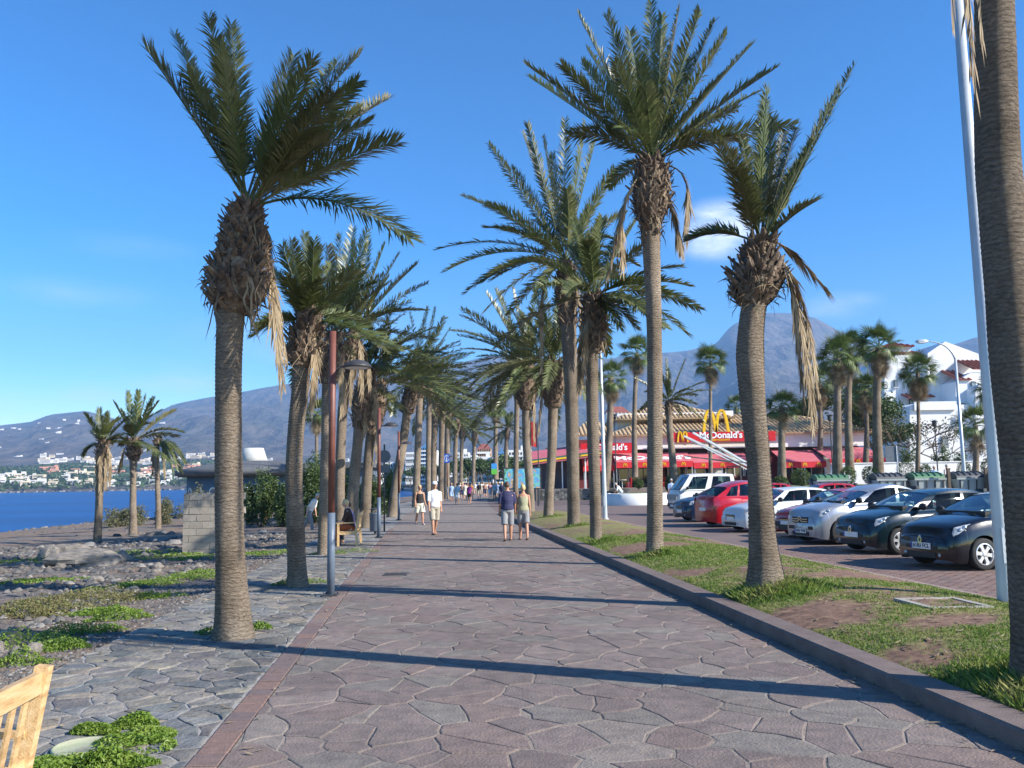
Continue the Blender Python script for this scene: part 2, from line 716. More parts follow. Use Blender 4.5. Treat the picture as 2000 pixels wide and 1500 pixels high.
def far_z(az, r):
    px = hill_px(az)
    rs = interp(SHORE_PX, SHORE_R, px)
    e = (horizon_y(px) - interp(RIDGE_X, RIDGE_Y, px)) / FOC         # tangent of the ridge's height
    if r < rs:
        return -6.0
    lim = max(rs, 300)
    t = (r - lim) / (R_RIDGE - lim)
    p = interp([0, 380, 620, 900, 1300, 2000], [0.62, 0.72, 1.25, 1.5, 1.35, 1.3], px)
    if t < 0:
        return -0.35
    x, y = r * math.sin(az), r * math.cos(az)
    if t <= 1:
        h = e * r * t ** p
    else:
        h = e * R_RIDGE * max(-0.2, 1 - (t - 1) * 2.2)
    w = smooth(0.05, 0.5, t) * (1 - smooth(0.93, 1.0, t) * 0.85)
    rid = 0.0
    for k, (sc, am) in enumerate(((1 / 1300, 0.7), (1 / 520, 0.5), (1 / 220, 0.34), (1 / 95, 0.2))):
        rid += am * (0.5 - abs(nz(x * sc + 5.3 * k, y * sc * 0.75, 2.1 * k)))
    h += w * (1 - 0.75 * smooth(0.55, 0.95, t)) * (rid - 0.42) * (60 + 0.62 * h)
    h += (0.6 + 3.0 * smooth(0, 0.05, t)) * smooth(0, 0.01, t)
    return h - 0.35 + (0.4 if rs > 0 else 0)


AZS = [R(-58 + 116 * i / 300) for i in range(301)]
RS = [300, 318, 338, 360, 400, 440, 455, 480, 540, 560, 575, 640, 720, 820, 940, 960, 1000, 1100, 1240, 1255, 1275, 1285, 1310, 1360, 1450, 1560] + \
     [1700 + 4300 * (i / 44) for i in range(45)] + [6100, 6300, 6700, 7200]
vs, fs = [], []
for r in RS:
    for a in AZS:
        vs.append((r * math.sin(a), r * math.cos(a), far_z(a, r)))
n = len(AZS)
for j in range(len(RS) - 1):
    for i in range(n - 1):
        fs.append((j * n + i, j * n + i + 1, (j + 1) * n + i + 1, (j + 1) * n + i))
me = bpy.data.meshes.new('mountains')
me.from_pydata(vs, [], fs)
me.polygons.foreach_set('use_smooth', [True] * len(me.polygons))
me.materials.append(pmat('mountain_rock', [(0.045, 0.038, 0.032), (0.10, 0.082, 0.068), (0.058, 0.058, 0.044), (0.13, 0.105, 0.088)], scale=0.006,
                         detail=12, rough=0.95, bump=1.0, bscale=0.008, bdist=90.0, stretch=(1, 0.6, 0.6)))
tag(link('mountains', me), 'bare brown volcanic mountains around the bay', None, None, 'structure')


# ------------------------------------------------------------------ paving made of separate stones
def clip_cell(c, others, wc=0.0, ws=None):
    poly = [Vector((c.x + a, c.y + b)) for a, b in ((-2, -2), (2, -2), (2, 2), (-2, 2))]
    for k, o in enumerate(others):
        nrm = o - c
        mid = (c + o) / 2 + nrm * ((wc - ws[k]) / (2 * nrm.length_squared) if ws else 0)
        out = []
        for i in range(len(poly)):
            p, q = poly[i], poly[(i + 1) % len(poly)]
            dp, dq = (p - mid).dot(nrm), (q - mid).dot(nrm)
            if dp <= 0:
                out.append(p)
            if (dp < 0 < dq) or (dq < 0 < dp):
                out.append(p.lerp(q, dp / (dp - dq)))
        poly = out
        if len(poly) < 3:
            return []
    return poly


def clip_band(poly, v0, v1):
    for nx, lim in ((-1, -v0), (1, v1)):
        out = []
        for i in range(len(poly)):
            p, q = poly[i], poly[(i + 1) % len(poly)]
            dp, dq = nx * p.x - lim, nx * q.x - lim
            if dp <= 0:
                out.append(p)
            if (dp < 0 < dq) or (dq < 0 < dp):
                out.append(p.lerp(q, dp / (dp - dq)))
        poly = out
        if len(poly) < 3:
            return []
    return poly


def stones(v0, v1, y0, y1, su, sv, jit, joint, wob, rs, skip=0.0, ang=0.0):
    """crazy paving: cells between v0 and v1 (across) and y0 and y1 (along); su, sv: mean cell size across and along"""
    nu, nv = int((v1 - v0) / su) + 4, int((y1 - y0) / sv) + 4
    pts = {}
    for j in range(-2, nv + 2):
        for i in range(-3, nu + 3):
            o = 0.5 if j % 2 else 0.0
            pts[i, j] = Vector((v0 + (i - 1 + o + rs.uniform(-jit, jit)) * su, y0 + (j + rs.uniform(-jit, jit)) * sv))
    for k in list(pts):
        if rs.random() < skip:
            del pts[k]
    wts = {k: rs.uniform(-0.22, 0.22) * su * sv for k in pts}
    cells = []
    for (i, j), c in pts.items():
        if not (y0 < c.y < y1):
            continue
        nk = [(i + a, j + b) for a in (-3, -2, -1, 0, 1, 2, 3) for b in (-3, -2, -1, 0, 1, 2, 3) if (a or b) and (i + a, j + b) in pts]
        poly = clip_band(clip_cell(c, [pts[q] for q in nk], wts[i, j], [wts[q] for q in nk]), v0, v1)
        if len(poly) < 3:
            continue
        # wobbly broken edges
        out = []
        for k in range(len(poly)):
            p, q = poly[k], poly[(k + 1) % len(poly)]
            ln = (q - p).length
            if ln < joint * 1.2:
                continue
            m = 1 if ln < 0.16 else 2
            for s in range(m):
                out.append(p.lerp(q, s / m))
        poly = [Vector((p.x + wob * nz(p.x * 9, p.y * 9, 1.7), p.y + wob * nz(p.x * 9, p.y * 9, 7.7))) for p in out]
        cen = sum(poly, Vector((0, 0))) / max(1, len(poly))
        ins = []
        for p in poly:
            d = p - cen
            if d.length > joint * 1.5:
                ins.append(p - d.normalized() * joint * rs.uniform(0.6, 1.3))
        if len(ins) >= 3:
            area = abs(sum(ins[k].x * ins[(k + 1) % len(ins)].y - ins[(k + 1) % len(ins)].x * ins[k].y for k in range(len(ins)))) / 2
            if area > su * sv * 0.08:
                cells.append((cen, ins))
    cells.sort(key=lambda c: c[0].y)
    return cells


def stone_into(mb, cen, poly, z, rs, tilt=0.006, edge=0.010, thick=0.05):
    n = len(poly)
    tx, ty = rs.uniform(-tilt, tilt), rs.uniform(-tilt, tilt)
    dz = rs.uniform(-0.003, 0.003)

    def P(p, zz):
        return (p.x + path_c(p.y), p.y, zz)
    top, rim = [], []
    for p in poly:
        d = p - cen
        h = z + dz + tx * d.x + ty * d.y
        q = cen + d * (1 - edge / max(d.length, 0.03))
        top.append(P(q, h))
        rim.append(P(p, h - 0.004))
    bot = [P(p, z - thick) for p in poly]
    fs = [tuple(range(n))]
    for i in range(n):
        j = (i + 1) % n
        fs.append((n + i, n + j, j, i))
        fs.append((2 * n + i, 2 * n + j, n + j, n + i))
    mb.add(top + rim + bot, fs)


def pave(parent, name, cells, z, tints, material, rs, most=300, **kw):
    rest = MB()
    rest.col = (1, 1, 1)
    for k, (cen, poly) in enumerate(cells):
        t = tints(rs)
        if k < most:
            mb = MB()
            mb.col = t
            stone_into(mb, cen, poly, z, rs, **kw)
            mb.build(name, material, parent)
        else:
            rest.col = t
            stone_into(rest, cen, poly, z, rs, **kw)
    if rest.v:
        tag(rest.build(name + 's_beyond', material, parent), None, None, None, 'stuff')


def band(name, v0, v1, y0, y1, z, material, step=1.0, label=None):
    mb = MB()
    k = int((y1 - y0) / step) + 1
    vs, fs = [], []
    for i in range(k + 1):
        y = y0 + (y1 - y0) * i / k
        for v in (v0, v1):
            vs.append((path_c(y) + v, y, z))
    for i in range(k):
        fs.append((2 * i, 2 * i + 1, 2 * i + 3, 2 * i + 2))
    mb.add(vs, fs)
    return tag(mb.build(name, material), label, None, None, 'structure')


def cell_mat(name, cols, mortar, scale, rough=0.85):
    """beyond the built stones: the same paving as cells of colour"""
    m, nt, bs = _nodes(name)
    L = nt.links
    tc = nt.nodes.new('ShaderNodeTexCoord')
    mp = nt.nodes.new('ShaderNodeMapping')
    mp.inputs['Scale'].default_value = scale
    L.new(tc.outputs['Object'], mp.inputs[0])
    v = nt.nodes.new('ShaderNodeTexVoronoi')
    v.inputs['Scale'].default_value = 1
    L.new(mp.outputs[0], v.inputs['Vector'])
    v2 = nt.nodes.new('ShaderNodeTexVoronoi')
    v2.feature = 'DISTANCE_TO_EDGE'
    v2.inputs['Scale'].default_value = 1
    L.new(mp.outputs[0], v2.inputs['Vector'])
    sp = nt.nodes.new('ShaderNodeSeparateColor')
    L.new(v.outputs['Color'], sp.inputs[0])
    cr = nt.nodes.new('ShaderNodeValToRGB')
    cr.color_ramp.interpolation = 'CONSTANT'
    while len(cr.color_ramp.elements) < len(cols):
        cr.color_ramp.elements.new(0.5)
    for i, c in enumerate(cols):
        cr.color_ramp.elements[i].position = i / len(cols)
        cr.color_ramp.elements[i].color = (*c, 1)
    L.new(sp.outputs[0], cr.inputs[0])
    lt = nt.nodes.new('ShaderNodeMath')
    lt.operation = 'LESS_THAN'
    lt.inputs[1].default_value = 0.05
    L.new(v2.outputs['Distance'], lt.inputs[0])
    mx = nt.nodes.new('ShaderNodeMix')
    mx.data_type = 'RGBA'
    L.new(lt.outputs[0], mx.inputs[0])
    L.new(cr.outputs[0], mx.inputs[6])
    mx.inputs[7].default_value = (*mortar, 1)
    L.new(mx.outputs[2], bs.inputs['Base Color'])
    bs.inputs['Roughness'].default_value = rough
    return m


FLAG = [(0.192, 0.142, 0.120), (0.198, 0.150, 0.127), (0.180, 0.134, 0.115), (0.198, 0.160, 0.131), (0.184, 0.156, 0.129), (0.200, 0.140, 0.115), (0.190, 0.142, 0.121), (0.182, 0.133, 0.114),
        (0.194, 0.147, 0.124), (0.186, 0.138, 0.118), (0.180, 0.150, 0.126)]
SLATE = [(0.20, 0.185, 0.155), (0.160, 0.158, 0.148), (0.185, 0.172, 0.155), (0.135, 0.142, 0.138), (0.215, 0.185, 0.150), (0.165, 0.152, 0.145), (0.190, 0.178, 0.160), (0.128, 0.132, 0.134)]

FLAG = [tuple(lerp(c, sum(q) / 3, 0.24) for c in q) for q in FLAG]


def tinter(cols, v):
    def f(rs):
        c = rs.choice(cols)
        k = rs.uniform(1 - v, 1 + v)
        return tuple(x * k for x in c)
    return f


rs = random.Random(11)
m_flag = pmat('flagstone', [(0.80, 0.80, 0.80), (1.0, 1.0, 1.0), (1.22, 1.18, 1.14)], scale=7, detail=10, rough=0.78, bump=0.5, bscale=45, attr='tint', spec=0.35, stain=0.12)
m_slate = pmat('basalt_slab', [(0.66, 0.67, 0.68), (1.0, 1.0, 1.0), (1.35, 1.25, 1.1)], scale=5, detail=10, rough=0.85, bump=0.9, bscale=22, attr='tint', spec=0.3, stain=0.22)
m_mortar = pmat('mortar_warm', [(0.15, 0.125, 0.105), (0.29, 0.245, 0.20)], scale=9, rough=0.95, bump=0.4, bscale=50, stain=0.25)
m_mortar_g = pmat('mortar_grey', [(0.20, 0.19, 0.18), (0.36, 0.34, 0.32)], scale=6, rough=0.95, bump=0.5, bscale=40)

Y_BUILT = 31.0
prom = band('promenade', V_LEFT, V_RIGHT, -4, Y_BUILT, -0.0055, m_mortar, label='wide promenade of irregular purple brown flagstones')
band('promenade_beyond', V_LEFT - 0.1, V_RIGHT + 0.1, Y_BUILT, 330, -0.004,
     cell_mat('flagstone_far', FLAG, (0.24, 0.20, 0.17), (1.9, 2.6, 1)), 2.0, 'far stretch of the flagstone promenade')
pave(prom, 'flagstone', stones(V_LEFT, V_RIGHT - 0.005, 3.4, Y_BUILT, 0.44, 0.28, 0.62, 0.009, 0.05, rs, skip=0.16), 0.0, tinter(FLAG, 0.10), m_flag, rs)

side = band('side_paving', V_PAVE, V_STRIP, -4, 26, -0.010, m_mortar_g, label='strip of rough grey basalt slabs beside the promenade')
pave(side, 'stone_slab', stones(V_PAVE + 0.01, V_STRIP - 0.01, 3.4, 25.8, 0.34, 0.16, 0.58, 0.013, 0.05, rs, skip=0.16), 0.0, tinter(SLATE, 0.22), m_slate, rs,
     tilt=0.022, edge=0.02)
band('side_paving_beyond', V_PAVE, V_LEFT - 0.1, 26, 120, -0.010, cell_mat('basalt_far', SLATE, (0.3, 0.28, 0.26), (2.8, 4.5, 1)), 2.0, 'far stretch of grey slab paving')

# border course of brick between the two pavings
m_brick = pmat('border_brick', [(0.8, 0.8, 0.8), (1.15, 1.1, 1.1)], scale=14, rough=0.85, bump=0.4, bscale=60, attr='tint')
border = band('border_course', V_STRIP, V_LEFT, -4, 120, -0.016, m_mortar, label='single course of red brown border bricks along the promenade')
y = 3.4
while y < 33:
    ln = rs.uniform(0.20, 0.30)
    mb = MB()
    c = rs.choice([(0.20, 0.130, 0.105), (0.175, 0.122, 0.105), (0.215, 0.15, 0.12), (0.155, 0.115, 0.105), (0.19, 0.15, 0.13)])
    mb.col = c
    a, b = y + 0.006, y + ln - 0.006
    poly = [Vector((V_STRIP + 0.008, a)), Vector((V_LEFT - 0.012, a + rs.uniform(-.01, .01))), Vector((V_LEFT - 0.012, b)), Vector((V_STRIP + 0.008, b + rs.uniform(-.01, .01)))]
    stone_into(mb, sum(poly, Vector((0, 0))) / 4, poly, 0.001, rs, edge=0.008)
    mb.build('border_brick', m_brick, border)
    y += ln

# kerb: a long low concrete edging, dark reddish grey
KERB_H = 0.135
mb = MB()
prof = [(V_RIGHT, -0.1), (V_RIGHT, KERB_H - 0.02), (V_RIGHT + 0.02, KERB_H), (V_KERB - 0.02, KERB_H), (V_KERB, KERB_H - 0.02), (V_KERB, -0.1)]
ys = [-4 + i * 0.5 for i in range(103)]
vs, fs = [], []
for y in ys:
    for v, z in prof:
        vs.append((path_c(y) + v, y, z))
k = len(prof)
for i in range(len(ys) - 1):
    for j in range(k - 1):
        fs.append((i * k + j, i * k + j + 1, (i + 1) * k + j + 1, (i + 1) * k + j))
fs.append(tuple(range(k)))
fs.append(tuple((len(ys) - 1) * k + j for j in range(k)))
mb.add(vs, fs)
tag(mb.build('kerb', pmat('kerb_concrete', [(0.125, 0.093, 0.082), (0.17, 0.13, 0.115)], scale=6, detail=10, rough=0.85, bump=0.35, bscale=80, stain=0.14)),
    'long low purple grey kerb between promenade and grass', None, None, 'structure')

# ------------------------------------------------------------------ grass strip: a low mound of patchy lawn and bare earth
def strip_z(v, y):
    t = (v - V_KERB) / (V_PARK - V_KERB)
    e = smooth(GRASS_END, GRASS_END - 5, y) if y > GRASS_END - 5 else 1.0
    return lerp(0.02, 0.105 + 0.21 * math.sin(PI * clamp(t)) ** 0.8 * (1 if t < 0.5 else 1) - 0.05 * clamp(t), e) + 0.012 * nz(v * 2.3, y * 2.3)


PALM_SPOTS = []


def grassiness(x, y):
    v = x - path_c(y)
    g = 0.56 + 0.62 * nz(v * 0.75 + 3.1, y * 0.45, 4.4) + 0.38 * nz(v * 2.2, y * 1.7, 9.1) + 0.22 * nz(v * 6, y * 6, 2)
    for (bx, by, br) in ((3.0, 7.55, 0.62), (3.3, 9.9, 0.7), (4.4, 8.8, 0.4), (3.35, 6.2, 0.35), (5.2, 13.0, 0.6), (2.5, 14.5, 0.8), (3.0, 19.4, 0.9)):
        d = math.hypot((x - bx) / 1.25, y - by)
        g -= 0.75 * (1 - smooth(br * 0.15, br * 1.35, d))
    t = (v - V_KERB) / (V_PARK - V_KERB)
    g += 0.35 * (1 - smooth(0, 0.07, t))
    g -= 0.35 * smooth(0.82, 1, t)
    for (bx, by) in ((4.0, 6.53), (3.5, 11.7), (2.96, 17.6), (2.18, 21.9), (2.08, 28.6), (1.56, 35.7)):
        g += 0.9 * (1 - smooth(0.25, 0.85, math.hypot(x - bx, y - by)))
    return clamp(g)


def grass_material():
    m, nt, bs = _nodes('lawn_soil')
    L = nt.links
    tc = nt.nodes.new('ShaderNodeTexCoord')
    a = nt.nodes.new('ShaderNodeAttribute')
    a.attribute_name = 'grass'
    n1 = nt.nodes.new('ShaderNodeTexNoise')
    n1.inputs['Scale'].default_value = 9
    n1.inputs['Detail'].default_value = 10
    L.new(tc.outputs['Object'], n1.inputs['Vector'])
    so = nt.nodes.new('ShaderNodeValToRGB')
    so.color_ramp.elements[0].color, so.color_ramp.elements[1].color = (0.115, 0.058, 0.036, 1), (0.25, 0.145, 0.092, 1)
    so.color_ramp.elements[0].position, so.color_ramp.elements[1].position = 0.3, 0.7
    L.new(n1.outputs['Fac'], so.inputs[0])
    gr = nt.nodes.new('ShaderNodeValToRGB')
    gr.color_ramp.elements[0].color, gr.color_ramp.elements[1].color = (0.13, 0.135, 0.030, 1), (0.24, 0.22, 0.07, 1)
    gr.color_ramp.elements[0].position, gr.color_ramp.elements[1].position = 0.3, 0.7
    L.new(n1.outputs['Fac'], gr.inputs[0])
    ad = nt.nodes.new('ShaderNodeMath')
    ad.operation = 'ADD'
    L.new(a.outputs['Fac'], ad.inputs[0])
    L.new(n1.outputs['Fac'], ad.inputs[1])
    mr = nt.nodes.new('ShaderNodeMapRange')
    mr.inputs['From Min'].default_value = 0.72
    mr.inputs['From Max'].default_value = 1.22
    L.new(ad.outputs[0], mr.inputs['Value'])
    mx = nt.nodes.new('ShaderNodeMix')
    mx.data_type = 'RGBA'
    L.new(mr.outputs[0], mx.inputs[0])
    L.new(so.outputs[0], mx.inputs[6])
    L.new(gr.outputs[0], mx.inputs[7])
    L.new(mx.outputs[2], bs.inputs['Base Color'])
    bs.inputs['Roughness'].default_value = 0.95
    bp = nt.nodes.new('ShaderNodeBump')
    bp.inputs['Strength'].default_value = 0.6
    bp.inputs['Distance'].default_value = 0.03
    L.new(n1.outputs['Fac'], bp.inputs['Height'])
    L.new(bp.outputs[0], bs.inputs['Normal'])
    return m


vvs = [V_KERB - 0.01 + (V_PARK + 0.01 - V_KERB) * i / 40 for i in range(41)]
yys = steps((-4, 4, 0.5), (4, 20, 0.12), (20, 34, 0.3), (34, GRASS_END, 0.5))
vs = [(path_c(y) + v, y, strip_z(v, y)) for y in yys for v in vvs]
fs = [(j * 41 + i, j * 41 + i + 1, (j + 1) * 41 + i + 1, (j + 1) * 41 + i) for j in range(len(yys) - 1) for i in range(40)]
me = bpy.data.meshes.new('lawn_strip')
me.from_pydata(vs, [], fs)
a = me.attributes.new('grass', 'FLOAT', 'POINT')
a.data.foreach_set('value', [grassiness(v[0], v[1]) for v in vs])
me.polygons.foreach_set('use_smooth', [True] * len(me.polygons))
me.materials.append(grass_material())
tag(link('lawn_strip', me), 'patchy lawn strip with bare red brown earth under the palms', None, None, 'structure')

gm = pmat('grass_blades', [(0.10, 0.185, 0.022), (0.165, 0.235, 0.038), (0.26, 0.25, 0.08)], scale=2.6, rough=0.7, trans=0.35, coord='Object')


def blades(name, spots, label):
    vs, fs = [], []
    for (x, y, z, h, w) in spots:
        a = rng.uniform(0, 2 * PI)
        dx, dy = math.cos(a), math.sin(a)
        lx, ly = rng.gauss(0, 0.5) * h, rng.gauss(0, 0.5) * h
        o = len(vs)
        vs += [(x - dx * w, y - dy * w, z), (x + dx * w, y + dy * w, z), (x + lx * 0.4 + dx * w * .7, y + ly * 0.4 + dy * w * .7, z + h * 0.6), (x + lx, y + ly, z + h)]
        fs += [(o, o + 1, o + 2), (o, o + 2, o + 3)]
    me = bpy.data.meshes.new(name)
    me.from_pydata(vs, [], fs)
    me.materials.append(gm)
    return tag(link(name, me), label, 'grass', None, 'stuff')


spots = []
while len(spots) < 85000:
    u = rng.random()
    y = 4.2 * (24 / 4.2) ** u
    v = rng.uniform(V_KERB, V_PARK)
    x = path_c(y) + v
    g = grassiness(x, y)
    if g < 0.47 + rng.gauss(0, 0.13):
        continue
    spots.append((x, y, strip_z(v, y) - 0.004, rng.uniform(0.008, 0.028) * (0.7 + 0.6 * g) * (1 + 0.02 * y), rng.uniform(0.002, 0.0045) * (1 + 0.10 * y)))
for (bx, by, k, rad, hh) in ((4.0, 6.53, 6500, 1.15, 0.15), (3.5, 11.7, 5200, 0.75, 0.24), (2.96, 17.6, 1800, 0.5, 0.2), (2.18, 21.9, 1200, 0.5, 0.2), (2.08, 28.6, 700, 0.45, 0.18), (1.56, 35.7, 500, 0.5, 0.16)):
    for _ in range(k):
        r_ = rad * math.sqrt(rng.random()) * rng.uniform(0.6, 1)
        a = rng.uniform(0, 2 * PI)
        x, y = bx + 1.25 * r_ * math.cos(a), by + r_ * math.sin(a) - 0.1
        v = x - path_c(y)
        if v < V_KERB + 0.02 or v > V_PARK:
            continue
        h = hh * (1.1 - r_ / rad) * rng.uniform(0.35, 1) + 0.02
        spots.append((x, y, strip_z(v, y) - 0.01, h, rng.uniform(0.003, 0.006) * (1 + 0.04 * y)))
blades('grass', spots, 'short lawn grass with longer tufts around the palm trunks')

# ------------------------------------------------------------------ parking area of small brick pavers
m_park = pmat('paver_brick', [(0.8, 0.8, 0.8), (1.15, 1.12, 1.1)], scale=3, rough=0.85, bump=0.3, bscale=60, attr='tint')


def park_far():
    m, nt, bs = _nodes('paver_far')
    L = nt.links
    tc = nt.nodes.new('ShaderNodeTexCoord')
    b = nt.nodes.new('ShaderNodeTexBrick')
    b.inputs['Scale'].default_value = 1
    b.inputs['Brick Width'].default_value = 0.22
    b.inputs['Row Height'].default_value = 0.11
    b.inputs['Mortar Size'].default_value = 0.008
    b.inputs['Color1'].default_value = (0.185, 0.125, 0.105, 1)
    b.inputs['Color2'].default_value = (0.155, 0.115, 0.105, 1)
    b.inputs['Mortar'].default_value = (0.09, 0.07, 0.06, 1)
    L.new(tc.outputs['Object'], b.inputs['Vector'])
    n = nt.nodes.new('ShaderNodeTexNoise')
    n.inputs['Scale'].default_value = 0.5
    n.inputs['Detail'].default_value = 8
    L.new(tc.outputs['Object'], n.inputs['Vector'])
    mr = nt.nodes.new('ShaderNodeMapRange')
    mr.inputs['To Min'].default_value = 0.7
    mr.inputs['To Max'].default_value = 1.3
    L.new(n.outputs['Fac'], mr.inputs['Value'])
    mx = nt.nodes.new('ShaderNodeMix')
    mx.data_type = 'RGBA'
    mx.blend_type = 'MULTIPLY'
    mx.inputs[0].default_value = 1
    L.new(b.outputs['Color'], mx.inputs[6])
    L.new(mr.outputs[0], mx.inputs[7])
    L.new(mx.outputs[2], bs.inputs['Base Color'])
    bs.inputs['Roughness'].default_value = 0.85
    return m


mb = MB()
ys = [-6 + i * 1.0 for i in range(84)]
vs, fs = [], []
for y in ys:
    v0 = V_PARK if y <= GRASS_END else V_RIGHT + 0.1
    vs += [(path_c(y) + v0, y, 0.0), (90, y, 0.0)]
for i in range(len(ys) - 1):
    fs.append((2 * i, 2 * i + 1, 2 * i + 3, 2 * i + 2))
mb.add(vs, fs)
parking = tag(mb.build('parking_pavement', park_far()), 'brown brick paved car park beside the lawn', None, None, 'structure')
bricks = []
y = 10.6
row = 0
while y < 21.5:
    x0 = path_c(y) + V_PARK + 0.14
    x = x0 - (0.11 if row % 2 else 0)
    while x < path_c(y) + V_PARK + 2.4:
        bricks.append((x, y, row))
        x += 0.22
    y += 0.11
    row += 1
rest = MB()
for k, (x, y, row) in enumerate(bricks):
    c = rs.choice([(0.20, 0.13, 0.105), (0.175, 0.12, 0.105), (0.155, 0.11, 0.10), (0.21, 0.145, 0.12), (0.185, 0.105, 0.085)])
    mb = MB() if k < 300 else rest
    mb.col = c
    z = 0.012 + rs.uniform(-0.002, 0.002)
    a, b, e = 0.105, 0.0505, 0.006
    lo = max(x - a, path_c(y) + V_PARK + 0.13)
    hi = x + a
    if hi - lo < 0.03:
        continue
    mb.add([(lo, y - b, 0.001), (hi, y - b, 0.001), (hi, y + b, 0.001), (lo, y + b, 0.001),
            (lo + e, y - b + e, z), (hi - e, y - b + e, z), (hi - e, y + b - e, z), (lo + e, y + b - e, z)],
           [(4, 5, 6, 7), (0, 1, 5, 4), (1, 2, 6, 5), (2, 3, 7, 6), (3, 0, 4, 7)])
    if k < 300:
        mb.build('paving_brick', m_park, parking)
tag(rest.build('paving_bricks_beyond', m_park, parking), None, None, None, 'stuff')
# flush edging between lawn and parking
mb = MB()
ys = [-4 + i * 0.5 for i in range(103)]
vs, fs = [], []
for y in ys:
    for v, z in ((V_PARK - 0.02, 0.0), (V_PARK - 0.02, 0.075), (V_PARK + 0.10, 0.075), (V_PARK + 0.11, 0.0)):
        vs.append((path_c(y) + v, y, z))
for i in range(len(ys) - 1):
    for j in range(3):
        fs.append((i * 4 + j, i * 4 + j + 1, (i + 1) * 4 + j + 1, (i + 1) * 4 + j))
mb.add(vs, fs)
tag(mb.build('edging', pmat('edging_stone', [(0.24, 0.17, 0.14), (0.32, 0.25, 0.21)], scale=5, rough=0.9, bump=0.3)), 'narrow pale edging between lawn and car park', None, None, 'structure')
# manhole frame in the lawn
g = ground_at(1842, 1190, 0.22)
g.z = strip_z(g.x - path_c(g.y), g.y)
man = thing('utility_cover', 'square brown utility cover with pale concrete frame set in the lawn', 'cover', (g.x, g.y, g.z - 0.038))
man.scale = (0.78, 0.78, 1)
mb = MB()
man.rotation_euler = (math.atan((strip_z(g.x - path_c(g.y), g.y + .4) - strip_z(g.x - path_c(g.y), g.y - .4)) / .8), -math.atan((strip_z(g.x + .4 - path_c(g.y), g.y) - strip_z(g.x - .4 - path_c(g.y), g.y)) / .8), R(6))
for a, b, c_, d_ in ((0, -0.42, 0.98, 0.10), (0, 0.42, 0.98, 0.10), (-0.44, 0, 0.10, 0.74), (0.44, 0, 0.10, 0.74)):
    mb.box((a, b, 0), (c_, d_, 0.1))
mb.build('frame', pmat('pale_concrete', [(0.28, 0.25, 0.22), (0.38, 0.35, 0.31)], scale=8, rough=0.9, bump=0.3), man)
MB().box((0, 0, -0.012), (0.78, 0.74, 0.1)).build('lid', pmat('cover_earth', [(0.15, 0.09, 0.06), (0.21, 0.135, 0.095)], scale=7, rough=0.95, bump=0.4), man)

# ================================================================== palms


